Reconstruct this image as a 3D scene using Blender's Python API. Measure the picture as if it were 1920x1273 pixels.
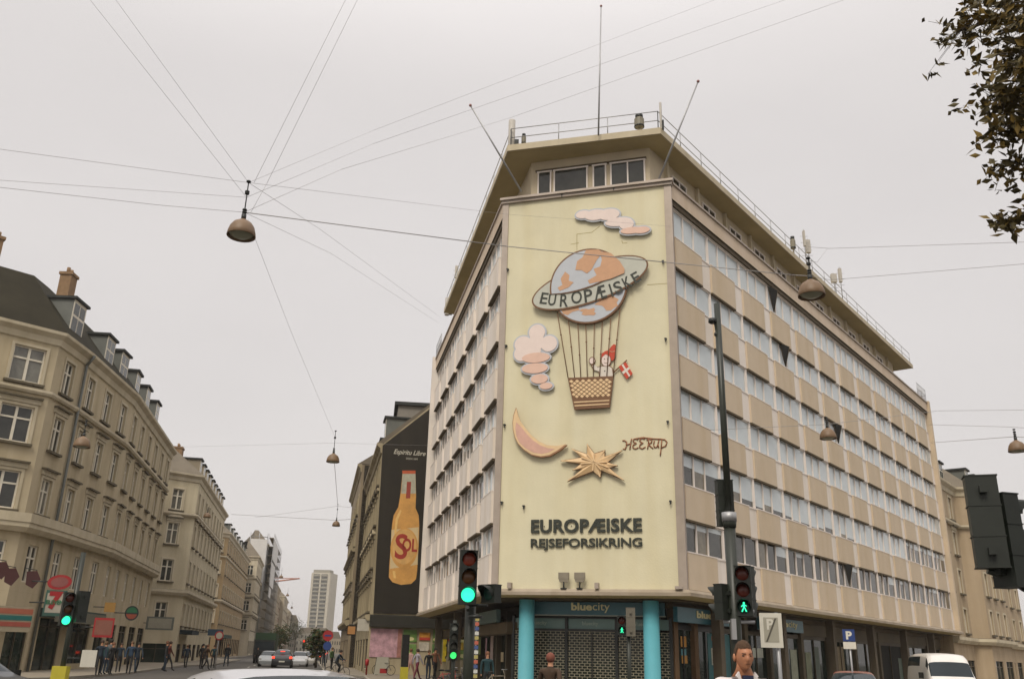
import bpy, bmesh, math, random
from mathutils import Vector, Matrix, Euler
for o in list(bpy.data.objects): bpy.data.objects.remove(o)
SC = bpy.context.scene
COL = SC.collection
rnd = random.Random(7)
PI = math.pi

# ------------------------------------------------------------------ camera
PITCH, ROLL, CAMZ = math.radians(19.6), math.radians(1.48), 1.6
_r0 = Vector((1, 0, 0)); CF = Vector((0, math.cos(PITCH), math.sin(PITCH))); _u0 = _r0.cross(CF)
CR = _r0*math.cos(ROLL) + _u0*math.sin(ROLL)
CU = _u0*math.cos(ROLL) - _r0*math.sin(ROLL)
cam_d = bpy.data.cameras.new('camera'); cam = bpy.data.objects.new('camera', cam_d); COL.objects.link(cam)
cam.matrix_world = Matrix(((CR.x, CU.x, -CF.x, 0), (CR.y, CU.y, -CF.y, 0), (CR.z, CU.z, -CF.z, CAMZ), (0, 0, 0, 1)))
cam_d.sensor_width = 36; cam_d.lens = 1655/1920*36; cam_d.clip_start = 0.1; cam_d.clip_end = 5000
SC.camera = cam

# ------------------------------------------------------------------ world and sun
SUN_AZ, SUN_EL = math.radians(199), math.radians(48)     # compass-like: 0 = +Y, clockwise
w = bpy.data.worlds.new('World'); SC.world = w; w.use_nodes = True
nt = w.node_tree; N = nt.nodes; L = nt.links; N.clear()
out = N.new('ShaderNodeOutputWorld'); bg = N.new('ShaderNodeBackground'); bg.inputs[1].default_value = 0.1
sky = N.new('ShaderNodeTexSky'); sky.sky_type = 'NISHITA'; sky.sun_disc = False
sky.sun_elevation = SUN_EL; sky.sun_rotation = SUN_AZ; sky.dust_density = 4; sky.air_density = 1.5
tc = N.new('ShaderNodeTexCoord'); sp = N.new('ShaderNodeSeparateXYZ'); L.new(tc.outputs['Generated'], sp.inputs[0])
mr = N.new('ShaderNodeMapRange'); mr.interpolation_type = 'SMOOTHSTEP'
mr.inputs[1].default_value = 0.55; mr.inputs[2].default_value = 1.0; mr.inputs[3].default_value = 1.0; mr.inputs[4].default_value = 2.6
L.new(sp.outputs['Z'], mr.inputs[0])
nz = N.new('ShaderNodeTexNoise'); nz.inputs['Scale'].default_value = 2.2; nz.inputs['Detail'].default_value = 5
mp = N.new('ShaderNodeMapping'); mp.inputs['Scale'].default_value = (1, 1, 3.0); L.new(tc.outputs['Generated'], mp.inputs[0]); L.new(mp.outputs[0], nz.inputs['Vector'])
cr = N.new('ShaderNodeValToRGB'); cr.color_ramp.elements[0].position = 0.3; cr.color_ramp.elements[1].position = 0.7
cr.color_ramp.elements[0].color = (5.4, 5.12, 5.02, 1); cr.color_ramp.elements[1].color = (5.75, 5.46, 5.34, 1)
L.new(nz.outputs['Fac'], cr.inputs[0])
mul = N.new('ShaderNodeVectorMath'); mul.operation = 'SCALE'; L.new(cr.outputs[0], mul.inputs[0]); L.new(mr.outputs[0], mul.inputs['Scale'])
mx = N.new('ShaderNodeMixRGB'); mx.inputs[0].default_value = 0.95; L.new(sky.outputs[0], mx.inputs[1]); L.new(mul.outputs[0], mx.inputs[2])
L.new(mx.outputs[0], bg.inputs[0]); L.new(bg.outputs[0], out.inputs[0])
sd = bpy.data.lights.new('sun', 'SUN'); sd.energy = 1.5; sd.angle = math.radians(22); sd.color = (1.0, 0.93, 0.81)
so = bpy.data.objects.new('sun', sd); COL.objects.link(so)
_s = Vector((math.sin(SUN_AZ)*math.cos(SUN_EL), math.cos(SUN_AZ)*math.cos(SUN_EL), math.sin(SUN_EL)))
so.rotation_euler = _s.to_track_quat('Z', 'Y').to_euler(); so.location = (0, 0, 60)
SC.view_settings.view_transform = 'Standard'; SC.view_settings.look = 'None'
SC.view_settings.exposure = 0.45; SC.view_settings.gamma = 1

# ------------------------------------------------------------------ photo ray helpers (give real places at real depths)
CAM = Vector((0, 0, CAMZ))
def ray(x, y): return (CR*(x-960) + CU*(636.5-y) + CF*1655).normalized()
def at_d(x, y, D):
    v = ray(x, y); return CAM + v*(D/math.hypot(v.x, v.y))
def at_z(x, y, z):
    v = ray(x, y); return CAM + v*((z-CAMZ)/v.z)

# ------------------------------------------------------------------ materials
MATS = {}
def mat(name, col, rough=0.75, var=0.12, scale=3.0, metal=0.0, bump=0.0, spec=0.4, streak=0.0, emit=0.0, coat=0.0, alpha=1.0, bscale=None):
    if name in MATS: return MATS[name]
    m = bpy.data.materials.new(name); m.use_nodes = True; MATS[name] = m
    n = m.node_tree.nodes; l = m.node_tree.links; b = n['Principled BSDF']
    b.inputs['Roughness'].default_value = rough; b.inputs['Metallic'].default_value = metal
    b.inputs['Specular IOR Level'].default_value = spec
    if coat: b.inputs['Coat Weight'].default_value = coat; b.inputs['Coat Roughness'].default_value = 0.05
    if emit:
        b.inputs['Emission Color'].default_value = (*col, 1); b.inputs['Emission Strength'].default_value = emit
    c = (*col, 1)
    if var > 0:
        t = n.new('ShaderNodeTexCoord'); no = n.new('ShaderNodeTexNoise'); no.inputs['Scale'].default_value = scale; no.inputs['Detail'].default_value = 6
        no.inputs['Roughness'].default_value = 0.65
        geo = n.new('ShaderNodeNewGeometry')
        l.new(geo.outputs['Position'], no.inputs['Vector'])
        r = n.new('ShaderNodeValToRGB'); e = r.color_ramp.elements
        e[0].position = 0.28; e[1].position = 0.74
        e[0].color = tuple(x*(1-var) for x in col)+(1,); e[1].color = tuple(min(1, x*(1+var*0.8)) for x in col)+(1,)
        l.new(no.outputs['Fac'], r.inputs[0]); src = r.outputs[0]
        if streak > 0:     # rain streaks: noise stretched down the wall
            mpp = n.new('ShaderNodeMapping'); mpp.inputs['Scale'].default_value = (0.75, 0.75, 0.06); l.new(geo.outputs['Position'], mpp.inputs[0])
            n2 = n.new('ShaderNodeTexNoise'); n2.inputs['Scale'].default_value = 1.6; n2.inputs['Detail'].default_value = 5; l.new(mpp.outputs[0], n2.inputs['Vector'])
            r2 = n.new('ShaderNodeValToRGB'); r2.color_ramp.elements[0].position = 0.35; r2.color_ramp.elements[1].position = 0.6
            k = 1-streak; r2.color_ramp.elements[0].color = (k, k*0.98, k*0.93, 1); r2.color_ramp.elements[1].color = (1, 1, 1, 1)
            l.new(n2.outputs['Fac'], r2.inputs[0])
            mm = n.new('ShaderNodeMixRGB'); mm.blend_type = 'MULTIPLY'; mm.inputs[0].default_value = 1
            l.new(src, mm.inputs[1]); l.new(r2.outputs[0], mm.inputs[2]); src = mm.outputs[0]
        l.new(src, b.inputs['Base Color'])
        if bump > 0:
            n3 = n.new('ShaderNodeTexNoise'); n3.inputs['Scale'].default_value = bscale or scale*12; n3.inputs['Detail'].default_value = 4
            l.new(geo.outputs['Position'], n3.inputs['Vector'])
            bp = n.new('ShaderNodeBump'); bp.inputs['Strength'].default_value = bump; bp.inputs['Distance'].default_value = 0.02
            l.new(n3.outputs['Fac'], bp.inputs['Height']); l.new(bp.outputs[0], b.inputs['Normal'])
    else: b.inputs['Base Color'].default_value = c
    return m
def glass(name, col, rough=0.06, var=0.25, scale=0.35, spec=0.6):
    return mat(name, col, rough=rough, var=var, scale=scale, spec=spec)

M_PANEL = mat('mural_render', (0.655, 0.605, 0.425), 0.9, 0.075, 0.45, bump=0.25, streak=0.05, bscale=14)
M_TAN = mat('tan_facade_panel', (0.565, 0.46, 0.335), 0.85, 0.05, 1.3, bump=0.12, streak=0.06)
M_WHITE = mat('white_facade_panel', (0.76, 0.69, 0.62), 0.75, 0.06, 0.8, streak=0.10)
M_WINF = mat('window_frame_white', (0.74, 0.67, 0.61), 0.6, 0.08, 2)
M_TRIM = mat('grey_corner_metal', (0.38, 0.32, 0.27), 0.5, 0.12, 1.5, metal=0.2, streak=0.12)
M_BROWN_SHADE = mat('dark_brown_and_shade', (0.085, 0.060, 0.030), 0.8, 0.2, 2)  # dark brown parts, and the painted shade under panels and parapet
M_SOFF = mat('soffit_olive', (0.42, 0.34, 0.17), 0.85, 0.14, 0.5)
M_PENT = mat('penthouse_wall', (0.52, 0.44, 0.31), 0.85, 0.1, 1)
M_FASC = mat('roof_fascia', (0.50, 0.43, 0.30), 0.7, 0.1, 1.2, streak=0.12)
M_ROOFG = mat('flat_roof_felt', (0.10, 0.095, 0.09), 0.95, 0.2, 1)
M_STEEL = mat('galvanised_steel', (0.36, 0.36, 0.36), 0.45, 0.1, 4, metal=0.5)
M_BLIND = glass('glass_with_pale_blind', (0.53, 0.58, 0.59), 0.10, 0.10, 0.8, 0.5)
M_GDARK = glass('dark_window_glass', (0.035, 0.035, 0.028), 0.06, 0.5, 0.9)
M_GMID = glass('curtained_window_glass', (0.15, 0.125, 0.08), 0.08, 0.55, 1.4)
M_GOLD_ = glass('old_sash_glass', (0.045, 0.05, 0.045), 0.07, 0.5, 0.7)
M_DARK = mat('near_black_metal', (0.018, 0.020, 0.018), 0.45, 0.25, 4)
M_BLK = mat('black_void', (0.012, 0.012, 0.010), 0.9, 0.2, 2)
M_POLE = mat('dark_green_pole_paint', (0.024, 0.028, 0.020), 0.4, 0.2, 3)
M_TURQ = mat('turquoise_column_paint', (0.105, 0.36, 0.42), 0.45, 0.08, 1.2, streak=0.06)
M_TEAL = mat('teal_shop_sign', (0.028, 0.105, 0.13), 0.35, 0.12, 1.5)
M_TEALP = mat('pale_teal_glass_band', (0.13, 0.21, 0.19), 0.3, 0.15, 2)
M_CREAMT = mat('cream_lettering', (0.62, 0.56, 0.30), 0.5, 0.05, 4)
M_SLEEK = mat('silver_paint', (0.55, 0.55, 0.56), 0.28, 0.05, 2, metal=0.3, coat=0.6)
def paint(name, col, metal=0.1): return mat(name, col, 0.3, 0.06, 2, metal=metal, coat=0.7)

# ------------------------------------------------------------------ object helpers
def link(name, me, parent=None, loc=None, rot=None):
    o = bpy.data.objects.new(name, me); COL.objects.link(o)
    if parent is not None: o.parent = parent
    if loc is not None: o.location = loc
    if rot is not None: o.rotation_euler = rot if hasattr(rot, '__len__') else (0, 0, rot)
    return o
def tag(o, label, cat, group=None):
    o['label'] = label; o['category'] = cat
    if group: o['group'] = group
    return o
def thing(name, label, cat, loc=(0, 0, 0), rz=0, group=None):
    o = bpy.data.objects.new(name, None); COL.objects.link(o); o.location = loc; o.rotation_euler = (0, 0, rz); o.empty_display_size = 0.3
    return tag(o, label, cat, group)
def copy_tree(o, parent=None):
    c = o.copy(); COL.objects.link(c)
    if parent is not None: c.parent = parent
    for ch in [x for x in ALLCH(o)]: copy_tree(ch, c)
    return c
def ALLCH(o): return list(o.children)

class Frame:
    """u runs along a wall (left to right seen from outside), v points outwards, z up."""
    def __init__(s, x, y, dx, dy, z=0):
        k = math.hypot(dx, dy); s.o = Vector((x, y, z)); s.d = Vector((dx/k, dy/k, 0)); s.n = Vector((dy/k, -dx/k, 0))
        s.ang = math.atan2(dy, dx)
    def pt(s, u, v, z): return s.o + s.d*u + s.n*v + Vector((0, 0, z))
    def hit(s, x, y, v=0):       # where the photo ray meets the wall plane -> (u, z)
        r = ray(x, y); p0 = s.o + s.n*v; t = (p0-CAM).dot(s.n)/r.dot(s.n); P = CAM+r*t
        return ((P-s.o).dot(s.d), P.z)
WORLD = Frame(0, 0, 1, 0)     # u=+x, v=-y

class MB:
    def __init__(s, fr=None): s.v = []; s.f = []; s.m = []; s.fr = fr; s.sm = []
    def P(s, p):
        if s.fr is None: s.v.append(Vector(p))
        else: s.v.append(s.fr.pt(*p))
        return len(s.v)-1
    def face(s, pts, m=0, smooth=False):
        s.f.append([s.P(p) for p in pts]); s.m.append(m); s.sm.append(smooth)
    def box(s, u0, u1, v0, v1, z0, z1, m=0, skip=''):
        c = [(u0,v0,z0),(u1,v0,z0),(u1,v1,z0),(u0,v1,z0),(u0,v0,z1),(u1,v0,z1),(u1,v1,z1),(u0,v1,z1)]
        i = [s.P(p) for p in c]
        for q in ((0,3,2,1),(4,5,6,7),(0,1,5,4),(1,2,6,5),(2,3,7,6),(3,0,4,7)):
            s.f.append([i[k] for k in q]); s.m.append(m); s.sm.append(False)
        return s
    def prism(s, poly, v0, v1, m=0, ms=None):      # poly in (u,z), extruded v0..v1 (v1 in front)
        n = len(poly); a = [s.P((p[0], v0, p[1])) for p in poly]; b = [s.P((p[0], v1, p[1])) for p in poly]
        s.f.append(a[::-1]); s.m.append(m); s.sm.append(False); s.f.append(b); s.m.append(m); s.sm.append(False)
        for k in range(n):
            j = (k+1) % n; s.f.append([a[k], a[j], b[j], b[k]]); s.m.append(m if ms is None else ms); s.sm.append(False)
        return s
    def slab(s, poly, z0, z1, m=0):               # poly in (u,v) extruded in z
        n = len(poly); a = [s.P((p[0], p[1], z0)) for p in poly]; b = [s.P((p[0], p[1], z1)) for p in poly]
        s.f += [a[::-1], b]; s.m += [m, m]; s.sm += [False, False]
        for k in range(n):
            j = (k+1) % n; s.f.append([a[k], a[j], b[j], b[k]]); s.m.append(m); s.sm.append(False)
        return s
    def tube(s, p0, p1, r, r1=None, n=8, m=0, cap=True):
        if r1 is None: r1 = r
        p0 = Vector(p0) if s.fr is None else s.fr.pt(*p0); p1 = Vector(p1) if s.fr is None else s.fr.pt(*p1)
        d = (p1-p0); q = d.to_track_quat('Z', 'Y').to_matrix(); a = []; b = []
        for k in range(n):
            t = 2*PI*k/n; e = q @ Vector((math.cos(t), math.sin(t), 0))
            s.v.append(p0+e*r); a.append(len(s.v)-1); s.v.append(p1+e*r1); b.append(len(s.v)-1)
        for k in range(n):
            j = (k+1) % n; s.f.append([a[k], a[j], b[j], b[k]]); s.m.append(m); s.sm.append(True)
        if cap: s.f += [a[::-1], b]; s.m += [m, m]; s.sm += [False, False]
        return s
    def path(s, pts, r, n=6, m=0):
        for a, b in zip(pts[:-1], pts[1:]): s.tube(a, b, r, n=n, m=m)
        return s
    def lathe(s, prof, c=(0, 0, 0), n=20, m=0, axis='z', smooth=True, cap=True):   # prof: (r, h)
        rings = []
        for r, h in prof:
            ring = []
            for k in range(n):
                t = 2*PI*k/n; x, y = r*math.cos(t), r*math.sin(t)
                p = (c[0]+x, c[1]+y, c[2]+h) if axis == 'z' else ((c[0]+x, c[1]+h, c[2]+y) if axis == 'y' else (c[0]+h, c[1]+x, c[2]+y))
                ring.append(s.P(p))
            rings.append(ring)
        for a, b in zip(rings[:-1], rings[1:]):
            for k in range(n):
                j = (k+1) % n; s.f.append([a[k], a[j], b[j], b[k]]); s.m.append(m); s.sm.append(smooth)
        if cap: s.f += [rings[0][::-1], rings[-1]]; s.m += [m, m]; s.sm += [False, False]
        return s
    def ball(s, c, r, m=0, n=10, sz=1.0, sx=1.0, sy=1.0):
        pr = [(max(1e-4, r*math.sin(PI*k/n)), -r*math.cos(PI*k/n)*sz) for k in range(n+1)]
        rings = []
        for rr, h in pr:
            ring = [s.P((c[0]+rr*sx*math.cos(2*PI*k/(2*n)), c[1]+rr*sy*math.sin(2*PI*k/(2*n)), c[2]+h)) for k in range(2*n)]; rings.append(ring)
        for a, b in zip(rings[:-1], rings[1:]):
            for k in range(2*n):
                j = (k+1) % (2*n); s.f.append([a[k], a[j], b[j], b[k]]); s.m.append(m); s.sm.append(True)
        return s
    def sweep(s, poly, prof, m=0, closed=False, ms=None):   # profile (v,z) swept along plan polyline; closed=True closes the profile
        rows = [[Vector((p[0], p[1], z)) for p in offset(poly, v)] for v, z in prof]
        ids = []
        for r in rows:
            ii = []
            for p in r: s.v.append(p); ii.append(len(s.v)-1)
            ids.append(ii)
        K = len(ids); rng = range(K) if closed else range(K-1)
        for k in rng:
            a, b = ids[k], ids[(k+1) % K]
            for j in range(len(a)-1): s.f.append([a[j], a[j+1], b[j+1], b[j]]); s.m.append(ms[k] if ms else m); s.sm.append(False)
        if closed:
            s.f.append([r[0] for r in ids]); s.f.append([r[-1] for r in ids][::-1]); s.m += [m, m]; s.sm += [False, False]
        return s
    def build(s, name, mats, parent=None, loc=None, world=True):
        if not isinstance(mats, (list, tuple)): mats = [mats]
        off = Vector((0, 0, 0))
        if parent is not None and world:
            off = Vector(parent.location); pp = parent.parent
            while pp is not None: off += Vector(pp.location); pp = pp.parent
        me = bpy.data.meshes.new(name); me.from_pydata([tuple(v-off) for v in s.v], [], s.f)
        for mm in mats: me.materials.append(mm)
        me.polygons.foreach_set('material_index', s.m); me.polygons.foreach_set('use_smooth', s.sm)
        bm = bmesh.new(); bm.from_mesh(me); bmesh.ops.recalc_face_normals(bm, faces=bm.faces); bm.to_mesh(me); bm.free()
        me.update()
        return link(name, me, parent, loc)

def offset(poly, d):
    """offset an open plan polyline outwards (to the right of its direction) by d, mitred"""
    out = []; n = len(poly)
    for i, p in enumerate(poly):
        p = Vector(p[:2]); ns = []
        if i > 0: e = (p-Vector(poly[i-1][:2])).normalized(); ns.append(Vector((e.y, -e.x)))
        if i < n-1: e = (Vector(poly[i+1][:2])-p).normalized(); ns.append(Vector((e.y, -e.x)))
        if len(ns) == 1: q = p+ns[0]*d
        else:
            b = (ns[0]+ns[1]).normalized(); q = p+b*(d/max(0.3, b.dot(ns[0])))
        out.append((q.x, q.y))
    return out
_tc = {}
def text_mesh(s, w, h, depth=0.02, bold=0.0, shear=0.0, space=1.0):
    """letters as a mesh, fitted to w x h, lower-left at the origin, in local x-z, front towards -y"""
    cu = bpy.data.curves.new('lettering', 'FONT'); cu.body = s; cu.size = 1; cu.extrude = 0.01; cu.offset = bold; cu.shear = shear; cu.space_character = space
    cu.resolution_u = 4
    o = bpy.data.objects.new('lettering', cu); COL.objects.link(o)
    dg = bpy.context.evaluated_depsgraph_get(); me = bpy.data.meshes.new_from_object(o.evaluated_get(dg))
    bpy.data.objects.remove(o); bpy.data.curves.remove(cu)
    xs = [v.co.x for v in me.vertices]; ys = [v.co.y for v in me.vertices]
    x0, x1, y0, y1 = min(xs), max(xs), min(ys), max(ys)
    for v in me.vertices:
        x = (v.co.x-x0)/(x1-x0)*w; z = (v.co.y-y0)/(y1-y0)*h; y = -(v.co.z+0.01)/0.02*depth
        v.co = (x, y, z)
    me.materials.clear()
    return me
def text(name, s, w, h, fr, u, v, z, m, parent=None, **k):
    me = text_mesh(s, w, h, **k); me.materials.append(m)
    p = fr.pt(u, v, z)
    if parent is not None:
        q = parent; off = Vector((0, 0, 0))
        while q is not None: off += Vector(q.location); q = q.parent
        p = p-off
    return link(name, me, parent, p, (0, 0, fr.ang))
# ================================================================== the corner office building
PL = (-0.42, 38.88); PR = (7.10, 36.63); DR = (0.618, 0.786); DL = (-0.2007, 0.9797)
LR, LL = 46.0, 25.9; FWID = math.hypot(PR[0]-PL[0], PR[1]-PL[1])
FR = Frame(*PR, *DR); FF = Frame(*PL, PR[0]-PL[0], PR[1]-PL[1])
LE = (PL[0]+DL[0]*LL, PL[1]+DL[1]*LL); RE = (PR[0]+DR[0]*LR, PR[1]+DR[1]*LR)
FL = Frame(*LE, -DL[0], -DL[1])
ZB, ZT = 4.24, 22.62
ROWZ = [(20.0, 21.56), (17.10, 18.50), (14.26, 15.62), (11.41, 12.79), (8.49, 9.98), (5.72, 7.07)]      # glass rows
main = thing('office_building', 'tall wedge shaped office building with yellow mural wall and rows of tan panels', 'building', (PL[0], PL[1], 0))
PLAN = [LE, PL, PR, RE]
def core():
    b = MB(); ins = offset(PLAN, -0.45); back = [(ins[-1][0]-6, ins[-1][1]+5), (ins[0][0]+3, ins[0][1]+6)]
    poly = ins+back
    b.slab(poly, 4.05, 22.3)
    return b.build('wall', M_WHITE, main)
core()
# spandrel bands between the glass rows (continuous, behind the proud panels)
bandz = []
tops = [ZB]+[z1 for z0, z1 in ROWZ[::-1]]; bots = [z0 for z0, z1 in ROWZ[::-1]]+[21.9]
b = MB()
for z0, z1 in zip(tops, bots):
    b.sweep(PLAN[2:], [(-0.46, z0), (0, z0), (0, z1), (-0.46, z1)], closed=True)
    b.sweep(PLAN[:2], [(-0.46, z0), (0, z0), (0, z1), (-0.46, z1)], closed=True)
    bandz.append((z0, z1))
b.build('spandrel_band', M_WHITE, main)
b = MB()      # parapet above the top glass row with a dark band painted as underside shade
for pl in (PLAN[2:], PLAN[:2]):
    b.sweep(pl, [(-0.4, 21.84), (0.17, 21.84), (0.17, 22.60), (-0.4, 22.60)], closed=True, ms=[1, 0, 0, 0])
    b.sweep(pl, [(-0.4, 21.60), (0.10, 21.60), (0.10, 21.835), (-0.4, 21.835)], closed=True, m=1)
    b.sweep(pl, [(-0.4, 22.605), (0.25, 22.605), (0.25, 22.70), (-0.4, 22.70)], closed=True, m=2)
b.build('parapet', [mat('parapet_pinkish', (0.57, 0.46, 0.35), 0.8, 0.05, 1, streak=0.08), M_BROWN_SHADE, M_TRIM], main)

# ---- one window unit = frame mesh + pane child, shared data
def unit_mesh(bw, h, fh=0.06):
    """three lights in a bay; frame local x-z, front -y"""
    f = MB(WORLD); d0, d1 = -0.16, -0.06
    f.box(0, bw, d0, d1, 0, fh); f.box(0, bw, d0, d1, h-fh, h)
    xs = [0, bw*0.31, bw*0.60, bw*0.985]
    for k, x in enumerate(xs):
        wd = 0.075 if k in (0, 1, 3) else 0.05
        f.box(x-wd/2, x+wd/2, d0-0.003, d1+0.012+(0.03 if k in (0,) else 0), fh*0.4, h-fh*0.4)
    f.box(-0.05, bw*0.985+0.05, d1-0.02, 0.03, -0.05, 0.0)      # slim sill
    return f, xs
BW_R, BW_L = LR/12.2, LL/7.0
def pane_mesh(name, bw, h, xs, style, rr):
    p = MB(WORLD)
    for k in range(3):
        a, c = xs[k], xs[k+1]
        if style == 'pale': p.face([(a, -0.11, 0), (c, -0.11, 0), (c, -0.11, h), (a, -0.11, h)], 0)
        elif style == 'dark':
            mm = 1 if rr.random() < .65 else 2
            hh = h*rr.choice([0, 0, 0.12, 0.25, 0.4])
            p.face([(a, -0.11, 0), (c, -0.11, 0), (c, -0.11, h-hh), (a, -0.11, h-hh)], mm)
            if hh > 0: p.face([(a, -0.108, h-hh), (c, -0.108, h-hh), (c, -0.108, h), (a, -0.108, h)], 0)
        else:
            hh = h*style*(0.8+0.35*rr.random()); hh = min(hh, h*0.98)
            p.face([(a, -0.11, 0), (c, -0.11, 0), (c, -0.11, h-hh), (a, -0.11, h-hh)], 1 if k != 1 else 2)
            p.face([(a, -0.108, h-hh), (c, -0.108, h-hh), (c, -0.108, h), (a, -0.108, h)], 0)
    me = bpy.data.meshes.new(name); me.from_pydata([tuple(v) for v in p.v], [], p.f)
    for mm in (M_BLIND, M_GDARK, M_GMID): me.materials.append(mm)
    me.polygons.foreach_set('material_index', p.m); me.update()
    return me
_pm = {}
def pane_for(bw, h, style, variant):
    key = (round(bw, 3), round(h, 2), style, variant)
    if key not in _pm:
        rr = random.Random(hash(str(key)) % 9999 if False else sum(ord(c) for c in str(key)))
        _pm[key] = pane_mesh('pane', bw, h, [0, bw*0.31, bw*0.60, bw*0.985], style, rr)
    return _pm[key]
_fm = {}
def frame_mesh(bw, h):
    key = (round(bw, 3), round(h, 2))
    if key not in _fm:
        f, xs = unit_mesh(bw, h)
        me = bpy.data.meshes.new('window'); me.from_pydata([tuple(v) for v in f.v], [], f.f); me.materials.append(M_WINF); me.update(); _fm[key] = me
    return _fm[key]
def place_unit(fr, u, bw, z0, z1, style, variant, parent):
    P = fr.pt(u, 0, z0)-parent.location
    o = link('window', frame_mesh(bw, z1-z0), parent, P, fr.ang)
    link('pane', pane_for(bw, z1-z0, style, variant), o)
    return o
OFF_R = 0.40
units = []
for r, (z0, z1) in enumerate(ROWZ):
    for k in range(12):
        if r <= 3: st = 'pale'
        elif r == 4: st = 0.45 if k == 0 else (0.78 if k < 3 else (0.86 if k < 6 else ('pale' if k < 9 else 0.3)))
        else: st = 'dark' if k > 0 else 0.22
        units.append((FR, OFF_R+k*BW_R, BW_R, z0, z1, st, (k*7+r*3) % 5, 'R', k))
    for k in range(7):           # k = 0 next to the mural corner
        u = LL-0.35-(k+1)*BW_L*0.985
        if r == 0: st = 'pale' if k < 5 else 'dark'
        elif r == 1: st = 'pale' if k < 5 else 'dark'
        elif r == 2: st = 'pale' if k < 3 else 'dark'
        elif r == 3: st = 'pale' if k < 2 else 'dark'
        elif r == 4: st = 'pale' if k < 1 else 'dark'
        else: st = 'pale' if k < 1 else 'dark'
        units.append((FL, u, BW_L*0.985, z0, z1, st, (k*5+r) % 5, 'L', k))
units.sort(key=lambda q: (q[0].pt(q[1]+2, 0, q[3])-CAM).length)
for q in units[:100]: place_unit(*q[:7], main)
fb = MB(); pb = [MB(), MB(), MB()]
if len(units) > 100:                               # the farthest bays as one part
    me = None
    fr_ = MB(); pn = MB()
    for q in units[100:]:
        fr, u, bw, z0, z1, st, va = q[:7]
        m1 = frame_mesh(bw, z1-z0); m2 = pane_for(bw, z1-z0, st, va)
        for src, dst in ((m1, fr_), (m2, pn)):
            base = len(dst.v)
            for vv in src.vertices: dst.v.append(fr.pt(u+vv.co.x, -vv.co.y, z0+vv.co.z))
            for pp in src.polygons: dst.f.append([base+i for i in pp.vertices]); dst.m.append(pp.material_index); dst.sm.append(False)
    o = fr_.build('far_windows', M_WINF, main); o['kind'] = 'stuff'
    o2 = pn.build('pane', [M_BLIND, M_GDARK, M_GMID], o); o2['kind'] = 'stuff'

# ---- proud spandrel panels
panels = []
for (z0, z1) in bandz[:-1]:
    for k in range(12): panels.append((FR, OFF_R+k*BW_R+0.03, BW_R*0.725, z0, z1, M_TAN, 0.09))
    for k in range(7): panels.append((FL, LL-0.35-(k+1)*BW_L*0.985+BW_L*0.13, BW_L*0.72, z0, z1, M_WHITE, 0.17))
panels.sort(key=lambda q: (q[0].pt(q[1], 0, q[3])-CAM).length)
_sp = {}
def panel_mesh(w_, h_, d_, m, low):
    key = (round(w_, 2), round(h_, 2), m.name, low)
    if key in _sp: return _sp[key]
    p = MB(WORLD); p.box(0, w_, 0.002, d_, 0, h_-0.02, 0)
    if not low: p.box(0.02, w_-0.02, -0.05, d_+0.004, -0.09, -0.001, 1)  # dark strip painted as the shade under the panel's lower edge
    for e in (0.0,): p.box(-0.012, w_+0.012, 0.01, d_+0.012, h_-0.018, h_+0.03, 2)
    me = bpy.data.meshes.new('spandrel_panel'); me.from_pydata([tuple(v) for v in p.v], [], p.f)
    for mm in (m, M_BROWN_SHADE, M_WINF): me.materials.append(mm)
    me.polygons.foreach_set('material_index', p.m); me.update(); _sp[key] = me
    return me
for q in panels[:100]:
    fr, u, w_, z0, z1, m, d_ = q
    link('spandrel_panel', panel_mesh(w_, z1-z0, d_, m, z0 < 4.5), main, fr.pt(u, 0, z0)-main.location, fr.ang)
fb = MB()
if len(panels) > 100:
    mi = {M_TAN.name: 0, M_WHITE.name: 3}
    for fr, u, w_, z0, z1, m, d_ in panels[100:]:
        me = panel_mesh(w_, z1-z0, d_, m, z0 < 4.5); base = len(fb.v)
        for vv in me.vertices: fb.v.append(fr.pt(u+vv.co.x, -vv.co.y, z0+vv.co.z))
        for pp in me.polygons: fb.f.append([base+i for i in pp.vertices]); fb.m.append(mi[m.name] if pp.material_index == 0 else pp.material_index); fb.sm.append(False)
    o = fb.build('far_spandrel_panels', [M_TAN, M_BROWN_SHADE, M_WINF, M_WHITE], main); o['kind'] = 'stuff'
# open casements: leaf swung out with its dark gap behind
def open_leaf(fr, u, z0, z1, wd, tilt):
    s = MB(fr); h = z1-z0; t = tilt
    pts = [(u, -0.05+t*0.7, z1-0.05), (u+wd, -0.05+t*0.7, z1-0.05), (u+wd, -0.03, z0+0.05), (u, -0.03, z0+0.05)]
    a0, b0, c0 = (u, 0.0, z1-0.03), (u+wd*1.5, t*0.45, z1-0.06), (u+wd*1.05, 0.02, z0+0.12)      # leaf tipped outwards at the head
    s.face([a0, b0, c0], 2); s.face([(u, -0.02, z1-0.03), (u+wd*1.5, t*0.45-0.03, z1-0.06), (u+wd*1.05, -0.01, z0+0.12)], 0)
    s.tube(b0, c0, 0.02, m=1, n=4); s.tube(a0, c0, 0.02, m=1, n=4)
    return s.build('open_casement', [M_GDARK, M_BROWN_SHADE, M_BLK], main)
def leaf_at(px, py, row, t=0.7, dk=0):
    u, z = FR.hit(px, py); open_leaf(FR, u-0.3, *ROWZ[row], 0.6, t*0.75)
leaf_at(1455, 690, 0); leaf_at(1475, 765, 1); leaf_at(1567, 815, 2); leaf_at(1588, 1088, 5)
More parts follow.
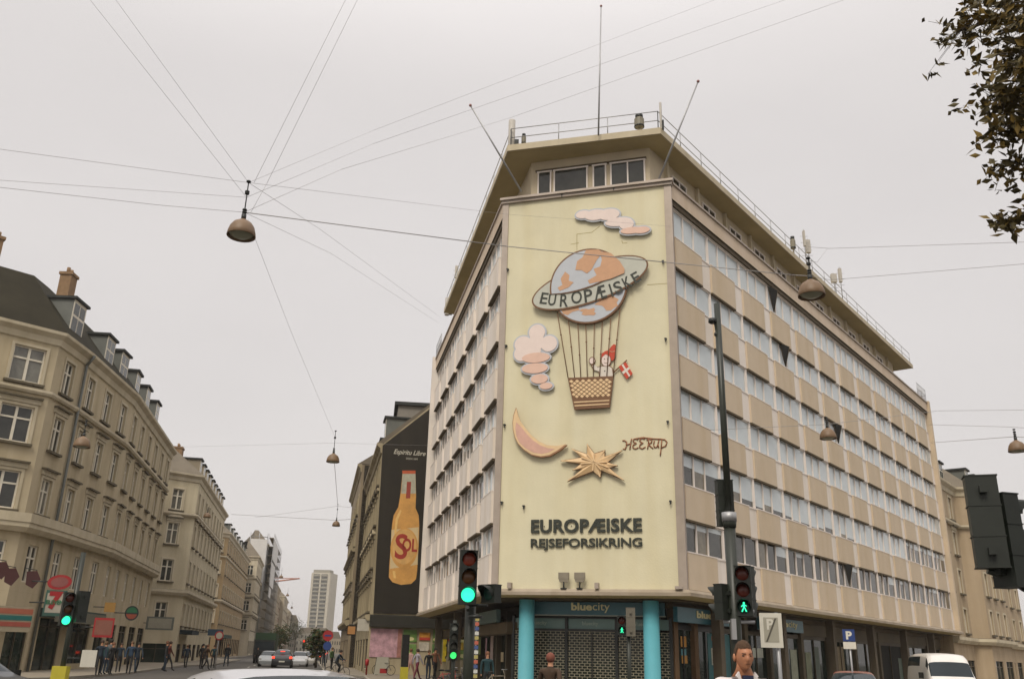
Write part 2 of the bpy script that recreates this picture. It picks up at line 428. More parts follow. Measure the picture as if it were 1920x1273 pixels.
# thin seam lines of the left face panels
# ---- end wall trim and corner posts of the mural panel
b = MB(FF)
b.box(-0.16, 0.14, -0.45, 0.16, 4.2, 22.62); b.box(FWID-0.14, FWID+0.20, -0.45, 0.16, 4.2, 22.62)
b.build('corner_trim', M_TRIM, main)
b = MB(FR); b.box(LR-0.25, LR+0.15, -1.2, 0.34, 4.2, 22.8); b.build('end_trim', M_TAN, main)
b = MB(FL); b.box(-0.1, 0.25, -1.2, 0.42, 4.2, 22.8); b.build('end_trim', M_WHITE, main)
pn = MB(FF); pn.box(0.14, FWID-0.14, -0.4, 0.10, 4.2, 22.45)
panel = pn.build('mural_wall', M_PANEL, main)
b = MB(FF); b.box(-0.2, FWID+0.24, -0.45, 0.24, 22.455, 22.60); b.box(-0.26, FWID+0.30, -0.45, 0.34, 22.603, 22.72)
b.build('mural_wall_coping', [M_TRIM], main)
# hairline cracks and stains of the render: thin raised repair lines
MV = 0.10
def mp6(X, Y, v=MV): return FF.hit(930+X/3.031, 360+Y/3.031, v)
def mp7(X, Y, v=MV): return FF.hit(930+X/3.441, 740+Y/3.441, v)
M_CRACK = mat('render_crack', (0.40, 0.34, 0.17), 0.95, 0.2, 5)
def ribbon(pts, wd, v0, v1, m, name, parent, mats=None, fr=FF):
    b = MB(fr)
    for a, c in zip(pts[:-1], pts[1:]):
        dx, dz = c[0]-a[0], c[1]-a[1]; k = math.hypot(dx, dz) or 1; nx, nz_ = -dz/k*wd/2, dx/k*wd/2; ex, ez = dx/k*wd*0.3, dz/k*wd*0.3
        b.prism([(a[0]-ex-nx, a[1]-ez-nz_), (c[0]+ex-nx, c[1]+ez-nz_), (c[0]+ex+nx, c[1]+ez+nz_), (a[0]-ex+nx, a[1]-ez+nz_)], v0, v1, m)
    return b.build(name, mats or [M_CRACK], parent)
for k, pts in enumerate(([(460, 330), (460, 240), (545, 230), (590, 195)], [(425, 298), (470, 290)], [(860, 528), (975, 520)], [(715, 278), (720, 292), (745, 290)])):
    ribbon([mp6(*p) for p in pts], 0.03, MV, MV+0.004, 0, 'render_crack', main)
# small dark clips along both edges of the mural wall
for px, py in ((952, 505), (1243, 490), (949, 648), (1248, 635), (946, 796), (1252, 790), (941, 941), (1257, 939), (1054, 366), (1151, 354), (982, 948)):
    b = MB(FF); u, z = FF.hit(px, py, 0.16); b.box(u-0.05, u+0.05, MV, 0.24, z-0.03, z+0.02); b.box(u-0.02, u+0.03, 0.19, 0.25, z-0.14, z-0.03)
    b.build('edge_clip', M_DARK, main)

# ---- ledge over the ground storey, canopy and ground storey
b = MB()
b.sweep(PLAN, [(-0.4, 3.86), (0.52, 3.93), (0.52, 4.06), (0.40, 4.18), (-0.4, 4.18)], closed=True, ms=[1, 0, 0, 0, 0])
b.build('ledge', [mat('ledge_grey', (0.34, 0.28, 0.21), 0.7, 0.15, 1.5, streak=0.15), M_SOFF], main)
for u0, u1, z1 in ((0.67, 0.83, 4.42), (4.37, 4.53, 4.42), (FWID-0.25, FWID+0.05, 4.30), (-0.15, 0.15, 4.30)):
    b = MB(FF); b.box(u0, u1, 0.3, 0.57, 4.19, z1); b.build('ledge_bracket', M_TRIM, main)
GP = offset(PLAN, -1.7)
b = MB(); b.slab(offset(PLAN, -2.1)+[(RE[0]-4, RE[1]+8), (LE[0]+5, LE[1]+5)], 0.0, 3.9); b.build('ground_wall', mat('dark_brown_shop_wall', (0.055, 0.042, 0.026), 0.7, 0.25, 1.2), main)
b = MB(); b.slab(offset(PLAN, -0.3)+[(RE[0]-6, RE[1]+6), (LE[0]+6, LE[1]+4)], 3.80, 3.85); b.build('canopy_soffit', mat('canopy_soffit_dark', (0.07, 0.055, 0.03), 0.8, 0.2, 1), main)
# columns
for px in (987, 1222):
    u, z = FF.hit(px, 1200, -0.5); P = FF.pt(u, -0.5, 0)
    c = MB(); c.lathe([(0.36, 0.0), (0.36, 0.12), (0.33, 0.125), (0.325, 3.79)], (P.x, P.y, 0), n=28); c.build('column', M_TURQ, main)
for fr, us in ((FR, [4.2+k*7.2 for k in range(6)]), (FL, [4.0, 12.0])):
    for u in us:
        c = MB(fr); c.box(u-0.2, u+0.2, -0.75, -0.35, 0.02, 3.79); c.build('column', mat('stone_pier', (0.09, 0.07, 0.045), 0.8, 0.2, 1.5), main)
# storefront
M_SHUT = mat('shutter_steel', (0.30, 0.27, 0.19), 0.5, 0.15, 3, metal=0.3)
def grille(fr, u0, u1, z0, z1, v, parent, name='roller_grille'):
    b = MB(fr); rows = int((z1-z0)/0.105); n = 0
    for r in range(rows+1):
        z = z0+r*(z1-z0)/rows; b.box(u0, u1, v, v+0.02, z-0.011, z+0.011)
        if r < rows:
            sx = (r % 2)*0.11; x = u0+sx+0.06
            while x < u1-0.02:
                b.box(x-0.016, x+0.016, v+0.004, v+0.018, z+0.011, z+(z1-z0)/rows-0.011); x += 0.22
    return b.build(name, M_SHUT, parent)
FG = Frame(*GP[1], GP[2][0]-GP[1][0], GP[2][1]-GP[1][1]); GW = math.hypot(GP[2][0]-GP[1][0], GP[2][1]-GP[1][1])
gu = lambda px, py=1200, v=0: FG.hit(px, py, v)[0]
gz = lambda px, py, v=0: FG.hit(px, py, v)[1]
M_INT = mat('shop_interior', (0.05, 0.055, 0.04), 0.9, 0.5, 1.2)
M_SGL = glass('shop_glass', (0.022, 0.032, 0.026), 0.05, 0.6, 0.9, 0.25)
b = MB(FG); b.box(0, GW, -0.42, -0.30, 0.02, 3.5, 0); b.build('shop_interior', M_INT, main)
xs = [gu(1000-60), gu(1062), gu(1110), gu(1155), gu(1258)]
b = MB(FG)
for k, px in enumerate((1062, 1156, 1258, 962)):
    x = gu(px); b.box(x-0.06, x+0.06, -0.25, 0.04, 0.02, 3.2)
b.box(gu(1110)-0.02, gu(1110)+0.02, -0.05, 0.035, 0.02, 2.55)
b.box(0, GW, -0.25, 0.03, 0.02, 0.12); b.box(0, GW, -0.25, 0.035, 2.60, 2.68); b.box(0, GW, -0.25, 0.05, 3.12, 3.22)
b.build('shopfront_frame', M_DARK, main)
for a, c in ((962, 1062), (1062, 1156), (1156, 1258)):
    g = MB(FG); u0, u1 = gu(a)+0.07, gu(c)-0.07
    g.box(u0, u1, -0.12, -0.10, 0.13, 2.6, 0); sg = g.build('shop_window', M_SGL, main)
    t = MB(FG); t.box(u0, u1, -0.10, -0.06, 2.69, 3.11); t.build('glass_band', M_TEALP, main)
    grille(FG, u0, u1, 0.15, 2.58, -0.03, main)
    text('band_lettering', 'bluecity', 0.7, 0.2, FG, (u0+u1)/2-0.4, -0.055, 2.80, mat('faded_letter', (0.30, 0.38, 0.33), 0.6), main, bold=0.02)
# signboards
sg = MB(FG); u0, u1 = gu(990, 1140, 0.5), gu(1246, 1140, 0.5)
sg.box(u0, u1, 0.32, 0.5, 3.24, 3.76); sg.box(u0-0.03, u1+0.03, 0.30, 0.52, 3.20, 3.236, 1)
main_sign = sg.build('shop_sign', [M_TEAL, mat('pale_edge', (0.3, 0.32, 0.28), 0.5)], main)
def bluecity(fr, uc, v, z, W_, H_, parent):
    text('shop_lettering', 'blue', W_*0.54, H_*0.78, fr, uc-W_/2, v, z+H_*0.22, M_CREAMT, parent, bold=0.035, depth=0.02)
    text('shop_lettering', 'city', W_*0.44, H_*1.0, fr, uc-W_/2+W_*0.56, v, z, M_CREAMT, parent, bold=0.0, depth=0.02)
bluecity(FG, gu(1107, 1139, 0.5), 0.505, 3.33, 1.65, 0.40, main)
M_SHOPFR = mat('brown_shop_frame', (0.07, 0.055, 0.033), 0.6, 0.2, 1.5)
# right hand ground storey
FGR = Frame(*GP[2], *DR); gl = LR-1
def gr(px, py=1200, v=0): return FGR.hit(px, py, v)
for a, c in ((1270, 1376), (1424, 1503)):
    u0, z = gr(a, 1140, 0.9); u1, _ = gr(c, 1140, 0.9)
    s = MB(FGR); s.box(u0, u1, 0.70, 0.9, 3.02, 3.62); s.build('shop_sign', M_TEAL, main)
    bluecity(FGR, u0+(u1-u0)*(0.56 if a == 1270 else 0.6), 0.905, 3.16, (u1-u0)*0.50, 0.38, main)
M_BAY = mat('bay_stone', (0.10, 0.08, 0.05), 0.8, 0.2, 1.5)
edges = [1262, 1300, 1345, 1395, 1440, 1500, 1550, 1600, 1645, 1690, 1735, 1770]
SH = []
ux = [gr(e, 1200, 0.35)[0] for e in edges]
for k, (a, c) in enumerate(zip(ux[:-1], ux[1:])):
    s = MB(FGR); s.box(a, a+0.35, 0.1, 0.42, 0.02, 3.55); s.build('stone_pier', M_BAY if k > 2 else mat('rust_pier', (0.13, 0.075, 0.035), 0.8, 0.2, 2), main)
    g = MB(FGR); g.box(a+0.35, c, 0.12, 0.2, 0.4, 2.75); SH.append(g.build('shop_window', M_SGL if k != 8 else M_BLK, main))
    f = MB(FGR); f.box(a+0.35, c, 0.08, 0.28, 0.1, 0.4); f.box(a+0.35, c, 0.08, 0.28, 2.75, 2.95); mid = (a+0.35+c)/2
    f.box(mid-0.03, mid+0.03, 0.2, 0.27, 0.4, 2.75); f.build('shopfront_frame', M_SHOPFR if k > 1 else M_DARK, main)
s = MB(FGR); s.box(-0.2, ux[-1]+1.5, 0.05, 0.5, 3.56, 3.79); s.box(ux[5], ux[-1]+1.5, 0.0, 0.36, 2.951, 3.555, 1)
s.build('fascia_beam', [M_BROWN_SHADE, mat('brown_fascia', (0.10, 0.078, 0.045), 0.7, 0.2, 1)], main)
# posters in the shop windows (flat prints)
def poster(fr, u0, u1, z0, z1, v, m, parent=main, name='window_poster'):
    s = MB(fr); s.box(u0, u1, v, v+0.012, z0, z1); return s.build(name, m, parent)
Mx = lambda n, c: mat(n, c, 0.6, 0.25, 3)
for px, py0, py1, w_, c in ((1276, 1192, 1212, 0.5, (0.42, 0.20, 0.04)), (1277, 1216, 1228, 0.45, (0.10, 0.25, 0.28)), (1278, 1228, 1243, 0.5, (0.42, 0.21, 0.05)),
        (1334, 1192, 1200, 0.16, (0.5, 0.12, 0.04)), (1334, 1214, 1224, 0.16, (0.5, 0.14, 0.04)), (1410, 1214, 1232, 1.3, (0.48, 0.50, 0.42))):
    u, z1 = gr(px, py0, 0.22); _, z0 = gr(px, py1, 0.22); poster(FGR, u, u+w_, z0, z1, 0.215, Mx('poster_%d' % px + str(py0), c))
s = MB(FGR); u, z = gr(1352, 1184, 0.24); _, zz = gr(1352, 1262, 0.24)
u_a, z_a = gr(1336, 1218, 0.24); u_b, z_b = gr(1352, 1228, 0.24); _, z_c = gr(1336, 1243, 0.24); _, z_d = gr(1352, 1255, 0.24)
poster(FGR, gr(1326, 1200, .2)[0], gr(1390, 1200, .2)[0], 0.6, 2.7, 0.205, Mx('teal_poster', (0.035, 0.13, 0.14)), name='window_poster')
s.prism([(u_a-0.1, z_c-0.07), (u_b+0.12, z_c-0.07), (u_b+0.12, z_a+0.08), (u_a-0.1, z_a+0.08)], 0.222, 0.23, 0)
s.prism([(u_a, z_c), (u_b, z_c), (u_b, z_a), (u_a, z_a)], 0.231, 0.235, 1)
s.box(u, u+0.06, 0.222, 0.232, zz, z, 0)
s.build('window_display', [Mx('display_white', (0.5, 0.48, 0.38)), M_BLK], main)
for px, w_, c, z0, z1 in ((1480, 0.9, (0.28, 0.30, 0.22), 0.6, 2.2), (1508, 0.8, (0.20, 0.22, 0.14), 0.5, 2.1), (1525, 0.7, (0.10, 0.13, 0.10), 0.5, 2.4), (1565, 1.4, (0.16, 0.12, 0.06), 0.5, 2.5), (1680, 1.6, (0.10, 0.13, 0.10), 0.5, 2.0)):
    u, _ = gr(px, 1200, 0.22); poster(FGR, u, u+w_, z0, z1, 0.21, Mx('poster_r%d' % px, c))
# left hand ground storey
FGL = Frame(*GP[0], -DL[0], -DL[1]); GLL = (Vector(GP[1])-Vector(GP[0])).length
def glh(px, py=1200, v=0): return FGL.hit(px, py, v)
cols = [(802, 812), (845, 852), (893, 897), (930, 936), (948, 952)]
for a, c in cols:
    u0 = glh(a, 1200, 0.3)[0]; s = MB(FGL); s.box(u0, u0+0.22, 0.0, 0.3, 0.02, 3.5); s.build('shopfront_pillar', M_SHOPFR, main)
g = MB(FGL); g.box(0.3, GLL, 0.02, 0.06, 0.3, 2.8); g.build('shop_window', M_SGL, main)
u0, _ = glh(890, 1140, 1.1); u1, _ = glh(931, 1140, 1.1)
s = MB(FGL); s.box(u0, u1, 0.9, 1.1, 2.95, 3.5); s.build('shop_sign', mat('dull_teal', (0.07, 0.115, 0.11), 0.5), main)
s = MB(FGL); s.box(0.3, GLL-0.3, 0.10, 0.9, 2.45, 2.93); s.build('awning_box', M_BROWN_SHADE, main)
for px, py0, py1, w_, c in ((804, 1176, 1196, .9, (.3, .16, .05)), (822, 1180, 1230, 1.6, (.12, .10, .06)), (866, 1180, 1196, .9, (.62, .42, .02)), (865, 1204, 1218, .9, (.58, .38, .02)), (897, 1186, 1226, .9, (.16, .2, .07)), (921, 1190, 1240, .7, (.34, .26, .24)),
     (940, 1160, 1176, .5, (.28, .32, .27)), (940, 1222, 1240, .6, (.36, .29, .18)), (962, 1178, 1200, .3, (.45, .16, .03)), (962, 1206, 1224, .3, (.45, .16, .03))):
    u, z1 = glh(px, py0, 0.3); _, z0 = glh(px, py1, 0.3); poster(FGL, u, u+w_, z0, z1, 0.31, Mx('poster_l%d_%d' % (px, py0), c))

# ---- penthouse with its flat roof
PP = offset(PLAN, -1.4)
PEND = 42.6
ppr = FR.pt(PEND, -1.4, 0); 
pp_plan = [FL.pt(3.2, -1.4, 0)[:2], PP[1], PP[2], ppr[:2]]
b = MB(); b.slab([tuple(p) for p in pp_plan]+[(ppr.x-6, ppr.y+4), (LE[0]+5.5, LE[1]+1)], 22.3, 25.55); pent = b.build('penthouse', M_PENT, main)
b = MB(); b.slab(offset(PLAN, -0.5)+[(RE[0]-6, RE[1]+5), (LE[0]+4, LE[1]+5)], 22.301, 22.45); b.build('terrace', M_ROOFG, main)
rr_end = FR.pt(44.7, -0.35, 0); rl_end = FL.pt(2.6, 0, 0)
roofplan = [rl_end[:2], PL, tuple(FR.pt(0.15, -0.35, 0)[:2]), rr_end[:2]]
b = MB(); poly = [tuple(p) for p in roofplan]+[(rr_end.x-9, rr_end.y+7), (rl_end.x+7, rl_end.y+3)]
b.slab(poly, 25.55, 25.78, 0); roof = b.build('roof', M_SOFF, main)
b = MB(); b.sweep(roofplan, [(0.005, 25.52), (0.07, 25.52), (0.07, 25.86), (-0.25, 25.86), (-0.25, 25.785), (0.005, 25.785)], closed=True); b.build('roof_fascia', M_FASC, roof)
# penthouse windows, front
FP = Frame(*PP[1], PP[2][0]-PP[1][0], PP[2][1]-PP[1][1])
def pent_win(fr, u0, u1, z0, z1, parts, m=M_GDARK):
    f = MB(fr); f.box(u0-0.07, u1+0.07, 0.01, 0.10, z0-0.07, z0); f.box(u0-0.07, u1+0.07, 0.01, 0.10, z1, z1+0.07)
    for k in range(parts+1):
        x = u0+(u1-u0)*k/parts; f.box(x-0.035, x+0.035, 0.01, 0.085, z0, z1)
    o = f.build('window', M_WINF, main); p = MB(fr); p.box(u0, u1, 0.008, 0.045, z0, z1); p.build('pane', m, o)
for a, c, n in ((1010, 1033, 1), (1040, 1101, 1), (1113, 1136, 1), (1146, 1209, 2)):
    u0 = FP.hit(a, 330)[0]; u1 = FP.hit(c, 330)[0]; pent_win(FP, u0, u1, 22.7, FP.hit(1100, 314, 0.05)[1], n)
f = MB(FP); f.box(FP.hit(1005, 330)[0], FP.hit(1213, 330)[0], 0.0, 0.13, FP.hit(1100, 314, 0.05)[1]+0.08, FP.hit(1100, 314, 0.05)[1]+0.15); f.build('window_head', M_BROWN_SHADE, main)
FPR = Frame(*PP[2], *DR); FPL = Frame(*pp_plan[0], -DL[0], -DL[1])
_z0, _z1 = FPR.hit(1292, 381)[1], FPR.hit(1292, 362)[1]
for k in range(11): pent_win(FPR, 2.3+k*3.45, 2.3+k*3.45+1.5, _z0, _z1, 2)
for k in range(12):
    f = MB(FPR); f.box(1.6+k*3.45-0.08, 1.6+k*3.45+0.08, 0, 0.2, 22.5, 25.5); f.build('penthouse_pilaster', M_FASC, main)
for k in range(4): pent_win(FPL, 2.0+k*5, 3.4+k*5, 23.4, 24.5, 2)
# roof railing
def railing(pl, z, h, step, name='railing', parent=main, m=M_STEEL, r=0.022, bars=(1.0, 0.5), v=-0.12):
    b = MB(); op = [Vector((p[0], p[1], z)) for p in offset([tuple(q)[:2] for q in pl], v)]
    for a, c in zip(op[:-1], op[1:]):
        Lh = (c-a).length; n = max(1, round(Lh/step))
        for k in range(n+1):
            p = a+(c-a)*k/n; b.tube(p, p+Vector((0, 0, h)), r*1.15, n=6)
        for t in bars: b.tube(a+Vector((0, 0, h*t)), c+Vector((0, 0, h*t)), r, n=6)
    return b.build(name, m, parent)
railing(roofplan, 25.86, 1.05, 2.35)
railing([FR.pt(43, 0.3, 0)[:2], FR.pt(45.8, 0.3, 0)[:2], FR.pt(45.8, -3, 0)[:2]], 22.75, 1.0, 0.3, r=0.015)
railing([FL.pt(3, 0.3, 0)[:2], FL.pt(0.1, 0.3, 0)[:2], FL.pt(0.1, -3, 0)[:2]][::-1], 22.75, 1.0, 0.5, r=0.015)
# thin wire stretched over the mural wall head between the two slanted poles
# ---- rooftop equipment (each a thing of its own)
def mast(px0, py0, px1, py1, D0, D1, r, label, name='flagpole', tip=None):
    a = at_d(px0, py0, D0); c = at_d(px1, py1, D1)
    t = thing(name, label, 'flagpole', tuple(a)); b = MB(); b.tube(a, c, r, r*0.7, n=8); b.build('pole', M_STEEL, t)
    s = MB(); s.ball(tuple(c), r*1.5, n=6); s.build('finial', mat('red_tip', (0.30, 0.15, 0.13), 0.5) if tip else M_STEEL, t)
    return t
mast(978, 360, 882, 198, 38.0, 36.6, 0.05, 'thin white pole slanting up to the left from the left corner of the penthouse', tip=1)
mast(1234, 340, 1309, 153, 37.2, 36.0, 0.05, 'thin white pole slanting up to the right from the right corner of the penthouse', tip=1)
mast(1122, 254, 1127, 12, 37.6, 37.6, 0.045, 'tall upright flagpole rising from the middle of the roof railing', tip=1)
def antenna(px, py_top, py_bot, D, wpx, label, kind='panel'):
    a = at_d(px, py_bot, D); c = at_d(px, py_top, D); h = c.z-a.z; w_ = wpx/1655*D*1.02
    fr, v = (FR, -0.35) if px > 1245 else ((FL, -0.3) if px < 900 else (FF, -0.4))
    uu = fr.hit(px, py_bot, v)[0]; a = fr.pt(uu, v, 25.79); Dn = math.hypot(a.x, a.y); h *= Dn/D; w_ *= Dn/D; c = a+Vector((0, 0, h))
    t = thing('antenna', label, 'antenna', tuple(a)); b = MB()
    if kind == 'panel':
        b.lathe([(w_*0.5, 0.0), (w_*0.52, 0.03), (w_*0.52, h-0.03), (w_*0.42, h)], tuple(a), n=12); b.build('radome', mat('antenna_grey', (0.42, 0.39, 0.34), 0.5), t)
        s = MB(); s.box(a.x+w_*0.5, a.x+w_*0.9, -a.y-0.1, -a.y+0.1, a.z+0.1, a.z+h*0.35); s.fr = WORLD; s = MB(WORLD); s.box(a.x+w_*0.4, a.x+w_*1.1, -a.y-0.1, -a.y+0.1, a.z+0.05, a.z+h*0.35); s.build('bracket', M_DARK, t)
    elif kind == 'lantern':
        b.lathe([(0.05, 0), (0.05, h*0.3), (w_*0.4, h*0.34), (w_*0.5, h*0.4), (w_*0.5, h*0.78), (w_*0.34, h*0.86), (w_*0.36, h)], tuple(a), n=12, smooth=False); b.build('housing', mat('lantern_grey', (0.20, 0.18, 0.13), 0.5), t)
        s = MB(); s.lathe([(w_*0.52, h*0.36), (w_*0.52, h*0.42)], tuple(a), n=12); s.build('band', M_DARK, t); s = MB(); s.lathe([(w_*0.38, h*0.86), (w_*0.4, h*1.0)], tuple(a), n=12); s.build('band', M_DARK, t)
    else:
        b.tube(a, c, 0.03, n=6)
        for k in range(4): b.tube(a+Vector((-0.25, 0, h*(.3+.17*k))), a+Vector((0.25, 0, h*(.3+.17*k))), 0.015, n=4)
        b.build('mast', M_STEEL, t); s = MB(); s.box(-w_/2, w_/2, -0.12, 0.12, h*.55, h*.95)
        s.v = [v+a for v in s.v]; s.build('panel', mat('antenna_grey', (0.42, 0.39, 0.34), 0.5), t)
    return t
antenna(959, 213, 270, 38.2, 14, 'tall pale cylindrical antenna at the left front corner of the flat roof')
antenna(982, 238, 266, 38.4, 10, 'small dark lantern on the roof edge right of the pale antenna', 'lantern')
antenna(1199, 214, 248, 37.4, 21, 'squat grey roof lantern with dark bands near the right front corner of the roof', 'lantern')
antenna(1240, 196, 249, 36.9, 5, 'thick grey post at the right front corner of the roof railing')
antenna(1491, 470, 505, 50, 10, 'dark lantern on the right roof edge above the hanging dome lamp', 'lantern')
antenna(1523, 484, 545, 53, 8, 'cluster mast behind the hanging dome lamp on the right roof edge', 'mast')
antenna(1516, 462, 535, 52.6, 3, 'thin aerial just left of the cluster mast on the right roof edge', 'mast')
antenna(1570, 545, 585, 59, 10, 'low equipment mast on the right roof edge, left of the tallest far aerial', 'mast')
antenna(1584, 533, 598, 60.5, 5, 'tallest far aerial on the right roof edge', 'mast')
antenna(864, 515, 545, 55, 6, 'small dark box aerial on the left roof edge', 'mast')
antenna(852, 535, 590, 60, 6, 'grey aerial near the far end of the left roof edge', 'mast')
antenna(836, 592, 625, 64, 9, 'pale box antenna at the far end of the left roof edge', 'panel')
# ================================================================== reliefs and lettering on the mural wall
M_BR = mat('relief_brown', (0.17, 0.085, 0.04), 0.7, 0.12, 4)
M_ICE = mat('relief_pale_blue', (0.46, 0.48, 0.51), 0.7, 0.06, 3)
M_PK1 = mat('relief_pale_pink', (0.73, 0.61, 0.55), 0.7, 0.05, 3)
M_PK2 = mat('relief_salmon', (0.68, 0.46, 0.36), 0.7, 0.06, 3)
M_ORG = mat('relief_orange', (0.54, 0.31, 0.18), 0.7, 0.08, 3)
M_RING = mat('relief_grey_green', (0.47, 0.47, 0.40), 0.7, 0.06, 3)
M_GLD = mat('relief_pale_gold', (0.70, 0.50, 0.28), 0.6, 0.08, 3)
M_GLD2 = mat('relief_dull_gold', (0.58, 0.39, 0.20), 0.6, 0.08, 3)
M_RED = mat('relief_red', (0.50, 0.055, 0.022), 0.6, 0.08, 3)
M_WHT = mat('relief_white', (0.66, 0.60, 0.52), 0.7, 0.05, 3)
M_INK = mat('dark_lettering', (0.028, 0.032, 0.022), 0.55, 0.3, 3)
V0 = 0.17     # the reliefs stand off the wall on pins
def rroot(name, label, cat, u, z, group=None): return thing(name, label, cat, tuple(FF.pt(u, V0, z)), 0, group)
def pins(t, pts):
    b = MB(FF)
    for u, z in pts: b.tube((u, 0.095, z), (u, V0+0.02, z), 0.03, n=6)
    b.build('fixing_pin', M_DARK, t)
def ell(cu, cz, a, b_, n=26, rot=0.0, j=0.0, t0=0, t1=2*PI):
    o = []
    for k in range(n):
        t = t0+(t1-t0)*k/(n if abs(t1-t0) > 6.28 else n-1); x, y = a*math.cos(t), b_*math.sin(t)
        o.append((cu+x*math.cos(rot)-y*math.sin(rot), cz+x*math.sin(rot)+y*math.cos(rot)))
    return o
S6 = (mp6(700, 500)[0]-mp6(300, 500)[0])/400       # metres per crop pixel
S6z = (mp6(500, 300)[1]-mp6(500, 700)[1])/400
def cloud(name, label, blobs, pin, seam=None):
    u, z = mp6(*pin); t = rroot(name, label, 'cloud relief', u, z, 'cloud reliefs on the mural wall'); b = MB(FF); c = MB(FF); d = MB(FF)
    for k, (X, Y, rx, ry, kind) in enumerate(blobs):
        cu, cz = mp6(X, Y); e = 0.0021*k
        b.prism(ell(cu, cz, rx*S6, ry*S6z), V0, V0+0.08+e*0.3, 0)
        (c if kind == 0 else d).prism(ell(cu, cz, (rx-9)*S6, (ry-9)*S6z), V0+0.07, V0+0.105+e, 0)
    b.build('rim', M_ICE, t); 
    if c.f: c.build('white_puff', M_PK1, t)
    if d.f: d.build('pink_puff', M_PK2, t)
    pins(t, [mp6(X, Y) for X, Y, *_ in blobs[:3]])
cloud('cloud_relief', 'long flat pink and white cloud relief near the top of the mural wall',
      [(500, 138, 52, 32, 0), (570, 140, 75, 40, 0), (645, 138, 70, 42, 0), (700, 180, 85, 34, 0), (745, 192, 50, 40, 0), (775, 228, 72, 28, 1), (830, 226, 55, 28, 1)], (600, 150))
cloud('cloud_relief', 'tall stacked pink cloud relief to the left of the balloon basket',
      [(238, 805, 55, 52, 0), (305, 868, 55, 52, 0), (235, 862, 60, 50, 0), (160, 872, 58, 52, 0), (150, 925, 50, 50, 0), (210, 912, 60, 45, 0), (232, 948, 88, 36, 1), (226, 1008, 82, 36, 1), (252, 1068, 56, 34, 1), (290, 1108, 44, 26, 1)], (235, 900))
# --- balloon
u, z = mp6(530, 545); bal = rroot('balloon_relief', 'large ringed globe balloon relief with ropes and a lattice basket on the mural wall', 'balloon relief', u, z)
cu, cz = u, z; A, B_ = 217*S6, 207*S6z
b = MB(FF); b.prism(ell(cu, cz, A, B_, 56), V0, V0+0.16); gl_rim = b.build('globe_rim', M_BR, bal)
b = MB(FF); b.prism(ell(cu, cz, A-9*S6, B_-9*S6z, 56), V0+0.1, V0+0.165); b.build('globe', M_ICE, bal)
def blotch(cx, cy, pts, v, m=M_ORG, name='globe_patch'):
    b = MB(FF); b.prism([mp6(cx+x, cy+y) for x, y in pts], v-0.01, v, 0); return b.build(name, m, bal)
r5 = random.Random(3)
def blob_pts(rx, ry, n, jit):
    o = []
    for k in range(n):
        t = 2*PI*k/n; q = 1+jit*(r5.random()-0.5)*2; o.append((rx*q*math.cos(t), ry*q*math.sin(t)))
    return o
blotch(640, 640, blob_pts(62, 42, 15, .35), V0+0.172); blotch(420, 692, [(-50, -22), (-30, 12), (-5, 18), (20, 0), (60, -10), (55, -28), (0, -18)], V0+0.172); blotch(530, 690, blob_pts(45, 20, 13, .4), V0+0.173)
# ring
rc = mp6(537, 530); rot = math.radians(15.5)
b = MB(FF); b.prism(ell(rc[0], rc[1], 338*S6, 112*S6z, 60, rot), V0+0.18, V0+0.22); b.build('ring_rim', M_BR, bal)
b = MB(FF); b.prism(ell(rc[0], rc[1], 329*S6, 103*S6z, 60, rot), V0+0.19, V0+0.227); b.build('ring', M_RING, bal)
# upper half of the globe in front of the ring's far side
def cap(shr, v0, v1, m, name, low=0):
    pts = []
    for k in range(30):
        t = math.radians(189-(189-21)*k/29)       # from left over the top to the right
        pts.append((cu+(A-shr*S6)*math.cos(t)*0.995, cz+(B_-shr*S6z)*math.sin(t)))
    l0, l1 = pts[0], pts[-1]
    low_pts = []
    for k in range(1, 14):
        s = k/14; x = l1[0]+(l0[0]-l1[0])*s; zz = l1[1]+(l0[1]-l1[1])*s - (0.34+low)*4*s*(1-s)
        low_pts.append((x, zz))
    b = MB(FF); b.prism(pts+low_pts, v0, v1); return b.build(name, m, bal)
cap(0, V0+0.228, V0+0.262, M_BR, 'upper_globe_rim'); cap(9, V0+0.24, V0+0.27, M_ICE, 'upper_globe', -0.07)
VG = V0+0.279
blotch(640, 450, [(-50, -95), (20, -85), (70, -40), (98, 5), (96, 28), (20, 60), (-40, 75), (-100, 88), (-110, 70), (-60, 40), (-78, 5), (-40, -10), (-30, -50)], VG)
blotch(520, 400, [(0, -52), (70, -55), (95, -38), (60, 5), (30, 60), (5, 80), (-25, 62), (-60, 60), (-50, 10), (-20, -10)], VG+0.003)
blotch(402, 530, [(0, -60), (25, -40), (20, -10), (48, 0), (20, 28), (-30, 48), (-42, 30), (-15, 15), (-25, -20)], VG+0.002)
